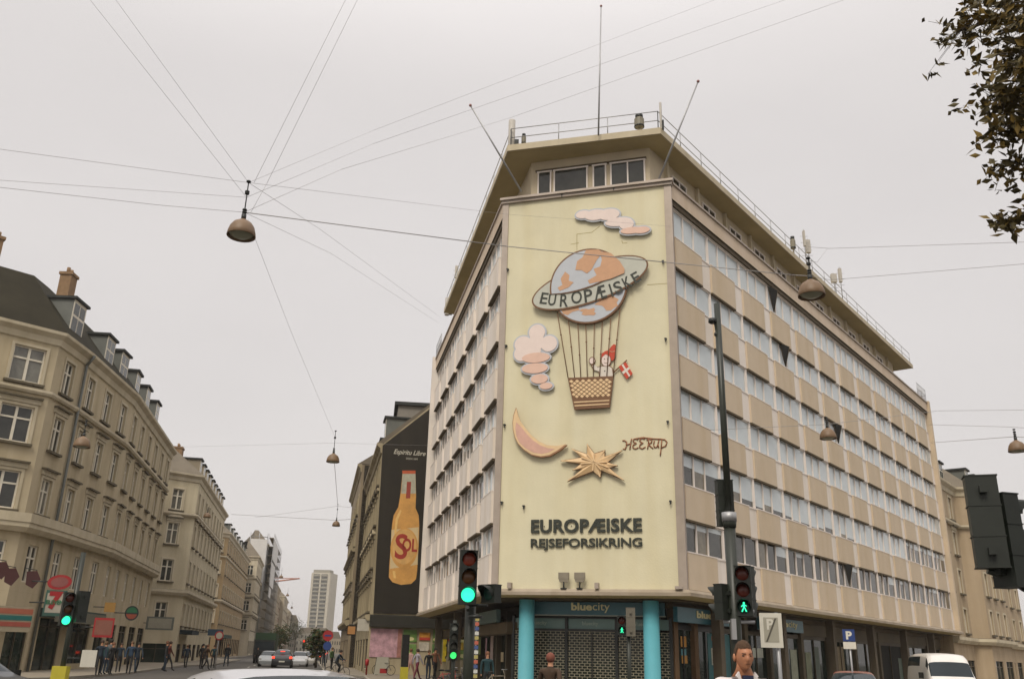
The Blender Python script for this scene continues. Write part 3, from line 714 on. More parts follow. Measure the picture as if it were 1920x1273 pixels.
# ring lettering: one letter after another along the curve of the ring
for ch, X, Y, a, sc in (('E', 283, 618, 12, .9), ('U', 328, 626, 8, .92), ('R', 396, 630, 4, 1), ('O', 466, 612, 0, 1), ('P', 532, 603, -6, 1), ('Æ', 596, 586, -12, 1.05), ('I', 660, 572, -15, 1), ('S', 699, 556, -18, .95), ('K', 752, 528, -24, .92), ('E', 801, 500, -27, .85)):
    wd = {'I': 10, 'Æ': 66, 'O': 60}.get(ch, 46)*S6*sc; hh = 70*S6z*sc
    me = text_mesh(ch, wd, hh, 0.012, bold=0.012); me.materials.append(M_INK)
    for v in me.vertices: v.co.x -= wd/2; v.co.z -= hh/2
    uu, zz = mp6(X, Y); P = FF.pt(uu, V0+0.229 if not (300 < X < 745) else V0+0.232, zz)-bal.location
    o = link('ring_letter', me, bal, P); o.rotation_euler = (0, math.radians(a), 0); o.rotation_euler = (Matrix.Rotation(FF.ang, 3, 'Z') @ Matrix.Rotation(math.radians(a), 3, 'Y')).to_euler()
# ropes
b = MB(FF); tops = [(352, 690), (415, 735), (468, 748), (513, 752), (562, 750), (607, 742), (655, 725), (708, 665)]; bots = [(413, 1060), (450, 1060), (485, 1060), (522, 1058), (556, 1057), (592, 1056), (632, 1055), (668, 1054)]
for k, (t_, c_) in enumerate(zip(tops, bots)):
    a = mp6(*t_); c = mp6(*c_); b.tube((a[0], V0+0.06, a[1]), (c[0], V0+0.06, c[1]), 0.021, n=6)
    q = 0.35+0.12*(k % 3); b.ball((a[0]+(c[0]-a[0])*q, V0+0.06, a[1]+(c[1]-a[1])*q), 0.042, n=4)
b.build('rope', M_BR, bal)
# basket
bk = [mp6(413, 1063), mp6(671, 1053), mp6(650, 1230), mp6(450, 1242)]
b = MB(FF); b.prism(bk, V0+0.005, V0+0.13, 0); basket = b.build('basket', M_BR, bal)
def bq(s, t):   # s across, t down
    a = (bk[0][0]+(bk[1][0]-bk[0][0])*s, bk[0][1]+(bk[1][1]-bk[0][1])*s); c = (bk[3][0]+(bk[2][0]-bk[3][0])*s, bk[3][1]+(bk[2][1]-bk[3][1])*s)
    return (a[0]+(c[0]-a[0])*t, a[1]+(c[1]-a[1])*t)
b = MB(FF)
for i in range(7):
    for j in range(4):
        for sx, tx in ((0.0, 0.0), (0.5, 0.5)):
            s = (i+0.5+sx)/7.5; t = 0.05+(j+0.5+tx)/4.5*0.62
            if s > 0.96: continue
            ds, dt = 0.052, 0.052
            b.prism([bq(s-ds, t), bq(s, t+dt), bq(s+ds, t), bq(s, t-dt)][::-1], V0+0.12, V0+0.138)
for t in (0.76, 0.87): b.prism([bq(0.03, t), bq(0.97, t), bq(0.97, t+0.035), bq(0.03, t+0.035)], V0+0.12, V0+0.139)
b.build('lattice', M_GLD, basket)
# --- waving man in the basket and his flag
u, z = mp6(628, 1040); mn = rroot('figure_relief', 'relief of a waving man in white with a red cap in the balloon basket', 'figure relief', u, z)
sh = [(588, 1056), (584, 1022), (556, 1014), (541, 986), (556, 978), (574, 996), (600, 990), (642, 988), (664, 1000), (672, 1052)]
b = MB(FF); b.prism([mp6(*p) for p in sh], V0-0.04, V0+0.003); b.v = b.v; b.build('shirt_outline', M_BR, mn)
cxm, cym = 620, 1022
b = MB(FF); b.prism([mp6(cxm+(p[0]-cxm)*0.9, cym+(p[1]-cym)*0.88) for p in sh], V0-0.02, V0+0.0045); b.build('shirt', M_WHT, mn)
b = MB(FF); b.prism(ell(*mp6(628, 957), 29*S6, 36*S6z), V0-0.03, V0+0.008); b.prism(ell(*mp6(548, 961), 18*S6, 20*S6z), V0-0.03, V0+0.007); b.build('head_outline', M_BR, mn)
b = MB(FF); b.prism(ell(*mp6(627, 959), 24*S6, 31*S6z), V0-0.02, V0+0.012); b.prism(ell(*mp6(548, 962), 14*S6, 16*S6z), V0-0.02, V0+0.011); b.build('face_and_hand', M_PK1, mn)
b = MB(FF)
for X, Y in ((618, 952), (636, 951)): b.prism(ell(*mp6(X, Y), 3.2*S6, 3.2*S6z, 8), V0+0.01, V0+0.016)
ribbon([mp6(617, 972), mp6(626, 977), mp6(637, 972)], 0.02, V0+0.01, V0+0.016, 0, 'mouth', mn, [M_BR]); b.build('eyes', M_BR, mn)
b = MB(FF); b.prism([mp6(*p) for p in [(600, 946), (603, 922), (622, 908), (642, 902), (658, 880), (672, 868), (683, 874), (678, 905), (681, 935), (668, 960), (658, 962), (650, 938), (625, 924)]], V0-0.02, V0+0.022); b.build('cap', M_RED, mn)
ribbon([mp6(640, 903), mp6(660, 912), mp6(679, 908)], 0.03, V0+0.02, V0+0.027, 0, 'cap_band', mn, [M_ORG])
pins(mn, [mp6(620, 1020)])
u, z = mp6(740, 1015); fg = rroot('flag_relief', 'small red flag relief with a white cross on a slanting pole beside the basket', 'flag relief', u, z)
ribbon([mp6(672, 1027), mp6(745, 960)], 0.05, V0, V0+0.04, 0, 'flagstaff', fg, [M_BR])
q = [mp6(699, 997), mp6(741, 972), mp6(779, 1036), mp6(745, 1068)]
b = MB(FF); b.prism(q[::-1], V0+0.01, V0+0.06); b.build('flag', M_RED, fg)
lerp = lambda a, c, t: (a[0]+(c[0]-a[0])*t, a[1]+(c[1]-a[1])*t)
b = MB(FF)
b.prism([lerp(q[0], q[3], .42), lerp(q[0], q[3], .60), lerp(q[1], q[2], .60), lerp(q[1], q[2], .42)], V0+0.05, V0+0.064)
b.prism([lerp(q[0], q[1], .40), lerp(q[0], q[1], .62), lerp(q[3], q[2], .62), lerp(q[3], q[2], .40)], V0+0.05, V0+0.0655); b.build('cross', M_WHT, fg)
pins(fg, [lerp(q[0], q[2], .5)])
# --- moon
u, z = mp7(230, 330); mo = rroot('moon_relief', 'pink and gold crescent moon relief below the cloud on the mural wall', 'moon relief', u, z)
outp = [(137, 92), (121, 140), (115, 190), (118, 235), (130, 285), (150, 325), (185, 362), (240, 398), (300, 410), (355, 402), (410, 372), (440, 350), (465, 330), (405, 342), (340, 336), (285, 310), (235, 268), (195, 220), (163, 175), (146, 135)]
b = MB(FF); b.prism([mp7(*p) for p in outp][::-1], V0, V0+0.16); b.build('moon_back', M_BR if False else mat('moon_rim', (0.36, 0.19, 0.10), 0.6), mo)
cx, cy = 210, 310
sc = lambda p, k: (p[0]+(cx-p[0])*0.0, p[1])
mid = [((p[0]*0.965+230*0.035), (p[1]*0.965+300*0.035-3)) for p in outp]
b = MB(FF); b.prism([mp7(*p) for p in mid][::-1], V0+0.1, V0+0.17); b.build('moon_face', M_GLD, mo)
inn = [(140, 185), (134, 225), (143, 278), (163, 318), (200, 352), (250, 380), (305, 388), (350, 378), (388, 356), (345, 352), (295, 334), (245, 300), (205, 258), (172, 215)]
b = MB(FF); b.prism([mp7(*p) for p in inn][::-1], V0+0.16, V0+0.176); b.build('moon_inlay', mat('moon_pink', (0.60, 0.36, 0.28), 0.7), mo); pins(mo, [mp7(180, 330), mp7(300, 385)])
# --- star
u, z = mp7(640, 440); st = rroot('star_relief', 'jagged gold many-pointed star relief right of the crescent moon', 'star relief', u, z)
tips = [(420, 430), (490, 350), (592, 318), (708, 360), (820, 362), (790, 462), (835, 560), (678, 540), (465, 565), (497, 492)]
vals = [(552, 408), (590, 385), (640, 382), (708, 402), (728, 440), (738, 478), (688, 495), (630, 500), (560, 486), (548, 452)]
poly = []
for a, c in zip(tips, vals): poly += [a, c]
cxs, cys = 645, 445
b = MB(FF); b.prism([mp7(*p) for p in poly][::-1], V0, V0+0.10); b.build('star_back', M_BR, st)
b = MB(FF); cc = FF_c = mp7(cxs, cys)
pp = [mp7(cxs+(p[0]-cxs)*0.95, cys+(p[1]-cys)*0.93) for p in poly]
n = len(pp)
for k in range(n):                                     # faceted, each ray with a ridge
    a, c = pp[k], pp[(k+1) % n]; b.face([(a[0], V0+0.11, a[1]), (c[0], V0+0.11, c[1]), (cc[0], V0+0.20, cc[1])], k % 2)
b.build('star_facets', [M_GLD, M_GLD2], st)
for k in range(0, 20, 2): ribbon([pp[k], lerp(pp[k], cc, 0.75)], 0.05, V0+0.10, V0+0.15, 0, 'star_ridge', st, [M_GLD])
for a, c in ((0, 5), (2, 7), (4, 9), (6, 1)):
    ribbon([lerp(mp7(*vals[a]), cc, .1), lerp(mp7(*vals[c]), cc, .1)], 0.05, V0+0.14, V0+0.205, 0, 'star_ridge', st, [M_GLD])
pins(st, [mp7(640, 450)])
# --- lettering
def letters(name, s, X0, Y0, X1, Y1, label, m, depth=0.05, v=V0-0.04, f=mp7, **k):
    u0, z0 = f(X0, Y1); u1, z1 = f(X1, Y0); t = thing(name, label, 'lettering', tuple(FF.pt(u0, v, z0)))
    me = text_mesh(s, u1-u0, z1-z0, depth, **k); me.materials.append(m); link('letters', me, t, (0, 0, 0), FF.ang)
    b = MB(FF)
    for q in (0.12, 0.37, 0.62, 0.86): b.tube((u0+(u1-u0)*q, 0.09, (z0+z1)/2), (u0+(u1-u0)*q, v+0.03, (z0+z1)/2), 0.02, n=5)
    b.build('fixing_pin', M_DARK, t); return t
letters('wall_lettering', 'EUROPÆISKE', 228, 794, 942, 893, 'extra bold black word EUROPÆISKE, upper of the two lines low on the mural wall', M_INK, bold=0.034, space=1.04)
letters('wall_lettering', 'REJSEFORSIKRING', 226, 921, 944, 1003, 'thinner black word REJSEFORSIKRING under the extra bold word', M_INK, bold=0.017, space=0.95)
u, z = mp7(960, 350); sgn = rroot('signature_lettering', 'small brown handwritten lettering HEERUP above and right of the star', 'lettering', u, z)
M_SIG = mat('signature_brown', (0.27, 0.11, 0.05), 0.6)
for ch in ([[(816, 297), (830, 296), (843, 306), (842, 330), (835, 352), (822, 350)], [(876, 284), (870, 310), (864, 352)], [(838, 326), (872, 314)]],
    [[(916, 292), (903, 283), (888, 288), (886, 303), (905, 314), (885, 325), (884, 343), (900, 350), (916, 342)]], [[(960, 288), (946, 281), (930, 287), (929, 302), (948, 312), (928, 324), (927, 342), (944, 349), (962, 338)]],
    [[(978, 350), (984, 318), (985, 290)], [(972, 294), (992, 284), (1006, 293), (1002, 310), (983, 319), (998, 334), (1012, 345)]], [[(1022, 296), (1017, 322), (1024, 341), (1038, 338), (1046, 318), (1050, 294)], [(1046, 318), (1050, 342)]],
    [[(1060, 394), (1065, 350), (1070, 292)], [(905, 283), (950, 276), (1010, 284), (1060, 286), (1090, 290), (1103, 306), (1096, 330), (1068, 342)]]):
    b = MB(FF)
    for st_ in ch:
        for (x0, y0), (x1, y1) in zip(st_[:-1], st_[1:]):
            a = mp7(x0, y0); c = mp7(x1, y1); b.tube((a[0], V0-0.05, a[1]), (c[0], V0-0.05, c[1]), 0.028, n=6); b.ball((c[0], V0-0.05, c[1]), 0.028, n=4)
    b.build('script_letter', M_SIG, sgn)
# --- floodlights on the ledge
for k, px in enumerate((1056, 1086)):
    u, z = FF.hit(px, 1082, 0.5); t = thing('floodlight', ['left', 'right'][k]+' one of the two square grey floodlights on the ledge under the lettering', 'floodlight', tuple(FF.pt(u, 0.45, 4.2)), 0, 'floodlights on the ledge')
    b = MB(FF); b.box(u-0.22, u+0.22, 0.33, 0.46, z-0.05, z+0.20); b.prism([(u-0.17, z-0.18), (u+0.17, z-0.18), (u+0.21, z-0.052), (u-0.21, z-0.052)], 0.34, 0.45); b.build('housing', mat('flood_grey', (0.22, 0.19, 0.14), 0.5), t)
    b = MB(FF); b.tube((u, 0.4, 4.19), (u, 0.4, z-0.17), 0.03, n=6); b.box(u-0.12, u+0.12, 0.34, 0.5, 4.185, 4.22); b.build('bracket', M_DARK, t)
# ================================================================== ground
M_ASPH = mat('asphalt', (0.075, 0.068, 0.058), 0.85, 0.2, 0.7, bump=0.4, bscale=30)
M_PAVE = mat('pavement_slabs', (0.23, 0.195, 0.145), 0.85, 0.14, 1.2, bump=0.3, bscale=20)
M_KERB = mat('kerb_stone', (0.30, 0.27, 0.22), 0.8, 0.15, 2)
def structure(b, name, m): o = b.build(name, m); o['kind'] = 'structure'; return o
b = MB(); b.slab([(-700, -200), (700, -200), (700, 1500), (-700, 1500)], -0.5, -0.12); structure(b, 'ground', mat('far_ground', (0.10, 0.095, 0.08), 0.9, 0.2, 0.1))
b = MB(); b.slab([(-27, -40), (60, -40), (130, 130), (130, 200), (40, 80), (-2, 45), (-40, 240), (-90, 470), (-125, 470), (-62, 220), (-26, 50)], -0.115, 0.0 - 0.11); structure(b, 'road', M_ASPH)
def pavement(pl, name='pavement'):
    b = MB(); b.slab(pl, -0.105, 0.02); k = structure(b, name, M_PAVE)
    b = MB()
    for a, c in zip(pl, pl[1:]+pl[:1]):
        a = Vector((*a, 0)); c = Vector((*c, 0)); fr = Frame(a.x, a.y, c.x-a.x, c.y-a.y); b.fr = fr; b.box(0.0, (c-a).length, 0.002, 0.16, -0.104, 0.023)
    structure(b, 'kerb', M_KERB)
pavement([(-50, 30), (-27, 30), (-21.8, 46), (-22.6, 56), (-28.5, 84), (-27.5, 88), (-36, 128), (-42, 136), (-50, 180), (-100, 400), (-140, 400), (-80, 60)])
pavement([(-4.5, 38), (0.5, 34.6), (8.5, 33.2), (14, 36), (58, 88), (120, 160), (100, 180), (20, 110), (-15, 95), (-40, 200), (-92, 460), (-100, 458), (-38, 190), (-13.5, 72), (-9.0, 62)])
b = MB()
for k in range(9): b.slab([(-14+k*1.35, 31.0+k*0.02), (-13.4+k*1.35, 31.0+k*0.02), (-13.1+k*1.35, 34.6), (-13.7+k*1.35, 34.6)], -0.11, -0.106)
for k in range(12):
    y = 50+k*9; x = -16-(y-50)*0.205; b.slab([(x, y), (x+0.14, y), (x-0.5, y+3), (x-0.64, y+3)], -0.11, -0.106)
structure(b, 'road_marking', mat('road_paint', (0.5, 0.48, 0.43), 0.7, 0.2, 5))

# ================================================================== classic street houses
M_SASH = mat('sash_white', (0.66, 0.61, 0.50), 0.6, 0.1, 3)
_wm = {}
def sash_mesh(w_, h_, hood, sur):
    """surround + hood + sill + casement with a cross, front -y; origin lower-left of the opening"""
    key = ('f', round(w_, 2), round(h_, 2), hood, sur.name)
    if key in _wm: return _wm[key]
    f = MB(WORLD); s = 0.16
    if hood >= 0:
        f.box(-s, 0, 0.002, 0.06, -0.02, h_+s, 0); f.box(w_, w_+s, 0.002, 0.06, -0.02, h_+s, 0); f.box(0, w_, 0.002, 0.06, h_, h_+s, 0)
        f.box(-s-0.06, w_+s+0.06, 0.002, 0.20, -0.16, -0.022, 2)
    if hood > 0:
        f.box(-s-0.1, w_+s+0.1, 0.002, 0.12, h_+s+0.02, h_+s+0.30, 0); f.box(-s-0.16, w_+s+0.16, 0.002, 0.30, h_+s+0.302, h_+s+0.40, 2)
        if hood == 2: f.prism([(-s-0.16, h_+s+0.402), (w_+s+0.16, h_+s+0.402), (w_/2, h_+s+0.80)], 0.002, 0.26, 0)
    t = 0.09; d0, d1 = -0.19, -0.11
    f.box(0, t, d0, d1, 0, h_, 1); f.box(w_-t, w_, d0, d1, 0, h_, 1); f.box(t, w_-t, d0, d1, 0, t, 1); f.box(t, w_-t, d0, d1, h_-t, h_, 1)
    f.box(w_/2-0.07, w_/2+0.07, d0, d1+0.02, t, h_-t, 1); f.box(t, w_-t, d0, d1+0.015, h_*0.66-0.05, h_*0.66+0.05, 1)
    me = bpy.data.meshes.new('window'); me.from_pydata([tuple(v) for v in f.v], [], f.f)
    for mm in (sur, M_SASH, M_CASS2): me.materials.append(mm)
    me.polygons.foreach_set('material_index', f.m); me.update(); _wm[key] = me; return me
M_CASS2 = mat('sill_dark_top', (0.11, 0.09, 0.055), 0.8, 0.2, 2)
def sash_pane(w_, h_, m):
    key = ('p', round(w_, 2), round(h_, 2), m.name)
    if key in _wm: return _wm[key]
    f = MB(WORLD); f.face([(0, -0.17, 0), (w_, -0.17, 0), (w_, -0.17, h_), (0, -0.17, h_)])
    me = bpy.data.meshes.new('pane'); me.from_pydata([tuple(v) for v in f.v], [], f.f); me.materials.append(m); me.update(); _wm[key] = me; return me
PANES = [M_GOLD_, M_GDARK, M_GOLD_, glass('sash_glass_curtain', (0.16, 0.155, 0.13), 0.1, 0.4, 1.2)]
def wall_grid(mb, fr, L_, z0, z1, ops, m=0, rev=0.2):
    """wall sheet with rectangular openings (u0,u1,z0,z1) and reveals"""
    us = sorted({0, L_} | {round(o[k], 4) for o in ops for k in (0, 1)}); zs = sorted({z0, z1} | {round(o[k], 4) for o in ops for k in (2, 3)})
    mb.fr = fr
    for a, c in zip(us[:-1], us[1:]):
        col = [o for o in ops if o[0] < (a+c)/2 < o[1]]
        run = zs[0]; 
        segs = []; start = z0
        for o in sorted(col, key=lambda q: q[2]): segs.append((start, o[2])); start = o[3]
        segs.append((start, z1))
        for s0, s1 in segs:
            if s1-s0 > 1e-4: mb.face([(a, 0, s0), (c, 0, s0), (c, 0, s1), (a, 0, s1)], m)
    for u0, u1, a, c in ops:
        mb.face([(u0, 0, a), (u0, 0, c), (u0, -rev, c), (u0, -rev, a)], m); mb.face([(u1, 0, a), (u1, -rev, a), (u1, -rev, c), (u1, 0, c)], m)
        mb.face([(u0, 0, c), (u1, 0, c), (u1, -rev, c), (u0, -rev, c)], m); mb.face([(u0, 0, a), (u0, -rev, a), (u1, -rev, a), (u1, 0, a)], m)
def house(name, label, plan, bays, floors, eave, wall_m, trim_m, roof_m, win=(1.15, 1.9), hoods=(0, 1, 1, 2), courses=(), ground=4.2, ridge=4.0, rset=3.2,
          dormers=(), chimneys=(), depth=11, cat='building', shop_m=None, shop_n=None, wins_part=True, group=None, dorm_mat=None, overhang=0.45, skip_shop=()):
    root = thing(name, label, cat, (plan[0][0], plan[0][1], 0), 0, group)
    n = len(plan); b = MB(); rr = random.Random(len(label)); wins = win if isinstance(win, dict) else {}; wdef = win.get('all') if wins else win
    facets = [Frame(*plan[i], plan[i+1][0]-plan[i][0], plan[i+1][1]-plan[i][1]) for i in range(n-1)]
    lens = [(Vector(plan[i+1])-Vector(plan[i])).length for i in range(n-1)]
    count = 0
    for i, (fr, Lf) in enumerate(zip(facets, lens)):
        win = wins.get(i, wdef); ops = []; nb = bays[i]
        for k in range(nb):
            u = Lf*(k+0.5)/nb
            for j, z in enumerate(floors): ops.append((u-win[0]/2, u+win[0]/2, z, z+win[1]))
        gops = []
        ns = (shop_n[i] if shop_n else max(0, int(Lf/3.6))) if ground else 0
        for k in range(ns):
            u0 = Lf*(k+0.16)/ns; u1 = Lf*(k+0.86)/ns; gops.append((u0, u1, 0.35 if k % 3 else 0.03, ground-1.25))
        wall_grid(b, fr, Lf, 0.0 if not ground else ground, eave, ops)
        if ground: wall_grid(b, fr, Lf, 0.0, ground-0.002, gops)
        for (u0, u1, z0, z1) in ops:
            h = hoods[min(len(hoods)-1, floors.index(z0))]
            if wins_part and count < 100:
                P = fr.pt(u0, 0, z0)-root.location
                o = link('window', sash_mesh(win[0], win[1], h, trim_m), root, P, fr.ang); link('pane', sash_pane(win[0], win[1], rr.choice(PANES)), o); count += 1
        if gops:
            g = MB(fr)
            for u0, u1, z0, z1 in gops: g.face([(u0, -0.19, z0), (u1, -0.19, z0), (u1, -0.19, z1), (u0, -0.19, z1)])
            for (u0, u1, z0, z1) in gops:
                s = MB(fr); s.face([(u0, -0.17, z0), (u1, -0.17, z0), (u1, -0.17, z1), (u0, -0.17, z1)], 1)
                for x in (u0, (u0+u1)/2, u1-0.07): s.box(x, x+0.07, -0.16, -0.08, z0, z1, 0)
                s.box(u0, u1, -0.16, -0.09, z1-0.5, z1-0.43, 0); s.build('shop_window', [M_SHOPFR, shop_m or M_SGL], root)
    b.fr = None
    last = facets[-1]; first = facets[0]
    B0 = first.pt(0, -depth, 0); B1_ = last.pt(lens[-1], -depth, 0)
    e0 = Vector((*plan[0], 0)); e1 = Vector((*plan[-1], 0))
    for a, c in ((e1, B1_), (B1_, B0), (B0, e0)): b.face([(a.x, a.y, 0), (c.x, c.y, 0), (c.x, c.y, eave), (a.x, a.y, eave)])
    wall = b.build('wall', wall_m, root)
    # solid dark core keeps light out of the shell
    ins = offset(plan, -0.26); b = MB(); b.slab(ins+[(B1_.x*0.985+ins[-1][0]*0.015, B1_.y*0.985+ins[-1][1]*0.015), (B0.x*0.985+ins[0][0]*0.015, B0.y*0.985+ins[0][1]*0.015)], 0.05, eave-0.05); b.build('interior', M_BLK, root)
    b = MB()
    for z, out_, hh in courses:
        b.sweep(plan, [(0.003, z), (out_*0.6, z), (out_, z+hh*0.5), (out_, z+hh), (0.003, z+hh+0.05)], closed=True, ms=[0, 0, 0, 1, 0])
    b.sweep(plan, [(0.003, eave-0.75), (0.1, eave-0.7), (0.16, eave-0.35), (overhang-0.02, eave-0.12), (overhang, eave+0.06), (0.003, eave+0.06)], closed=True, ms=[0]*6)
    b.build('cornice', [trim_m, M_CASS2], root)
    b = MB(); lo = offset(plan, overhang-0.03); hi = offset(plan, -rset); ze, zr = eave+0.065, eave+ridge
    for i in range(n-1): b.face([(*lo[i], ze), (*lo[i+1], ze), (*hi[i+1], zr), (*hi[i], zr)])
    b.face([(*p, zr) for p in hi]+[(B1_.x, B1_.y, zr), (B0.x, B0.y, zr)])
    b.face([(*lo[-1], ze), (B1_.x, B1_.y, ze), (B1_.x, B1_.y, zr), (*hi[-1], zr)]); b.face([(*lo[0], ze), (*hi[0], zr), (B0.x, B0.y, zr), (B0.x, B0.y, ze)])
    b.face([(B1_.x, B1_.y, ze), (B0.x, B0.y, ze), (B0.x, B0.y, zr), (B1_.x, B1_.y, zr)]); b.face([(*p, ze) for p in lo]+[(B1_.x, B1_.y, ze), (B0.x, B0.y, ze)])
    roof = b.build('roof', roof_m, root)
    for (i, u, dw, dh) in dormers:
        fr = facets[i]; lead = dorm_mat or M_LEAD; s = MB(fr); v1, v0 = -0.35, -rset*0.92; z0 = eave+0.3; z1 = z0+dh
        s.box(u-dw/2, u+dw/2, v0, v1, z0, z1, 0); s.box(u-dw/2-0.16, u+dw/2+0.16, v0-0.1, v1+0.18, z1+0.002, z1+0.16, 1); s.box(u-dw/2+0.003, u+dw/2-0.003, v1+0.002, v1+0.03, z0+0.02, z1-0.003, 2)
        d = s.build('dormer', [lead, M_ROOFD, M_SASH], root); p = MB(fr)
        for a in (-1, 1):
            for (q0, q1) in ((0.10, 0.58), (0.64, 0.92)):
                xa, xb = sorted((u+a*0.05, u+a*(dw/2-0.12))); p.box(xa, xb, v1+0.031, v1+0.036, z0+dh*q0, z0+dh*q1)
        p.build('pane', M_GOLD_, d)
    for (i, u, v, cw, cd, ch) in chimneys:
        fr = facets[i]; s = MB(fr); zt = zr+ch; zb_ = eave+ridge*0.3
        s.box(u-cw/2, u+cw/2, v-cd/2, v+cd/2, zb_, zt, 0); s.box(u-cw/2-0.08, u+cw/2+0.08, v-cd/2-0.08, v+cd/2+0.08, zt+0.002, zt+0.2, 0)
        for k in range(2): s.tube((u-cw/4+k*cw/2, v, zt+0.2), (u-cw/4+k*cw/2, v, zt+0.6), 0.13, n=8, m=0)
        s.build('chimney', M_CHIM, roof)
    return root, facets, lens
M_LEAD = mat('dormer_lead_grey', (0.12, 0.125, 0.11), 0.6, 0.15, 1.5)
M_ROOFD = mat('dormer_dark_roof', (0.028, 0.03, 0.028), 0.8, 0.2, 2)
M_SLATE = mat('slate_dark', (0.030, 0.026, 0.016), 0.9, 0.25, 0.8, bump=0.4, bscale=8, spec=0.15)
M_SLATE2 = mat('slate_brown', (0.15, 0.125, 0.09), 0.85, 0.2, 0.7, bump=0.3, bscale=8)
M_CHIM = mat('chimney_brick', (0.24, 0.15, 0.08), 0.9, 0.2, 3, bump=0.3)
M_B1 = mat('beige_stucco', (0.47, 0.395, 0.265), 0.9, 0.12, 0.45, bump=0.2, streak=0.16)
M_B1T = mat('beige_trim', (0.52, 0.455, 0.33), 0.85, 0.10, 1.0, streak=0.14)
M_B2 = mat('cream_stucco', (0.58, 0.51, 0.365), 0.9, 0.10, 0.45, bump=0.2, streak=0.16)
M_B2T = mat('cream_trim', (0.60, 0.53, 0.40), 0.85, 0.1, 1, streak=0.15)
M_B3 = mat('ochre_brick', (0.38, 0.275, 0.15), 0.9, 0.14, 0.8, bump=0.2, streak=0.1)
M_BRR = mat('weathered_stucco', (0.37, 0.31, 0.20), 0.9, 0.18, 0.35, bump=0.2, streak=0.3)

b1plan = [(-40.5, 37.6), (-33.5, 43.9), (-27.1, 50.2), (-27.15, 53.7), (-28.0, 63.5), (-32.2, 83.5)]
_F2 = Frame(*b1plan[2], b1plan[3][0]-b1plan[2][0], b1plan[3][1]-b1plan[2][1]); _F3 = Frame(*b1plan[3], b1plan[4][0]-b1plan[3][0], b1plan[4][1]-b1plan[3][1]); _F4 = Frame(*b1plan[4], b1plan[5][0]-b1plan[4][0], b1plan[5][1]-b1plan[4][1])
B1, f1, l1 = house('corner_house', 'large beige corner house with dark slate roof and grey dormers at far left', b1plan, [2, 3, 1, 3, 6],
    [4.75, 8.55, 12.25, 15.75], 19.0, M_B1, M_B1T, M_SLATE, win={'all': (1.2, 2.05), 0: (1.75, 2.1), 1: (1.75, 2.1)}, hoods=(-1, 1, 1, 0), courses=[(7.35, 0.5, 0.5), (15.15, 0.22, 0.28)], ground=4.2, ridge=4.4, rset=3.2,
    dormers=[(2, 2.2, 1.7, 2.6), (3, _F3.hit(205, 665, -.35)[0], 1.6, 2.3), (3, _F3.hit(232, 692, -.35)[0], 1.6, 2.2), (4, _F4.hit(257, 728, -.35)[0], 1.5, 2.0), (4, _F4.hit(276, 755, -.35)[0], 1.5, 2.1), (4, _F4.hit(292, 790, -.35)[0], 1.5, 2.1)],
    chimneys=[(1, 5.0, -3.6, 1.0, 0.9, 1.7), (2, _F2.hit(124, 545, -4.3)[0], -4.3, 0.9, 0.8, 2.6)], shop_n=[2, 2, 1, 2, 5])
b = MB(f1[2]); b.tube((l1[2]+0.02, 0.14, 0), (l1[2]+0.02, 0.14, 18.2), 0.09, n=8); b.tube((l1[2]+0.02, 0.14, 18.2), (l1[2]+0.1, 0.5, 18.9), 0.09, n=8); b.build('drainpipe', M_LEAD, B1)
# balustrade panels under the first floor cornice
b = MB(); b.sweep(b1plan, [(0.45, 7.86), (0.55, 7.86), (0.55, 8.36), (0.45, 8.36)], closed=True); b.build('balcony_band', M_B1T, B1)
b2plan = [(-41.5, 85.0), (-35.2, 89.2), (-32.2, 92.0), (-38.2, 121.0)]
B2, f2, l2 = house('corner_house', 'tall cream corner house behind the beige one, with a sawtooth row of dormers', b2plan, [2, 1, 9],
    [3.5, 7.6, 11.2, 14.6], 18.3, M_B2, M_B2T, M_SLATE2, win=(1.15, 2.1), hoods=(0, 0, 2, 0), courses=[(6.3, 0.5, 0.5), (14.0, 0.35, 0.35)], ground=3.0, ridge=3.2, rset=3.4,
    dormers=[(2, 2.0+3.2*k, 1.4, 1.7) for k in range(9)], chimneys=[(2, 9, -4, 1.3, 1, 1.3), (2, 19, -4, 1.3, 1, 1.3)], dorm_mat=mat('dormer_buff', (0.25, 0.21, 0.15), 0.8), shop_n=[1, 1, 7])
b3plan = [(-47.5, 138.0), (-44.2, 143.0), (-53.8, 190.0)]
B3, f3, l3 = house('brick_house', 'ochre brick house with white corner windows beyond the cream corner house', b3plan, [2, 13],
    [5.0, 8.8, 12.3, 15.6], 18.6, M_B3, M_B2T, M_SLATE2, win=(1.2, 1.9), hoods=(0, 0, 0, 0), courses=[(8.1, 0.3, 0.4), (14.8, 0.2, 0.25)], ground=4.2, ridge=3, rset=3,
    dormers=[(1, 5+6*k, 1.6, 1.6) for k in range(7)], chimneys=[(1, 20, -4, 1.5, 1, 1.5)])
b4plan = [(-55.5, 192.5), (-52.8, 193.0), (-57.3, 214.0)]
B4, _, _ = house('narrow_house', 'narrow white stuccoed house with bay windows between the ochre brick house and the scaffolding', b4plan, [1, 5],
    [5.0, 8.8, 12.4, 16.0], 19.8, M_B2T, M_B2T, M_SLATE2, win=(1.3, 2.0), hoods=(1, 1, 0, 0), courses=[(7.9, 0.4, 0.4), (11.5, 0.4, 0.4), (15.2, 0.3, 0.3)], ground=4.2, ridge=3.5, rset=2.5)
b5plan = [(-60.5, 216.0), (-57.6, 217.0), (-66.5, 262.0)]
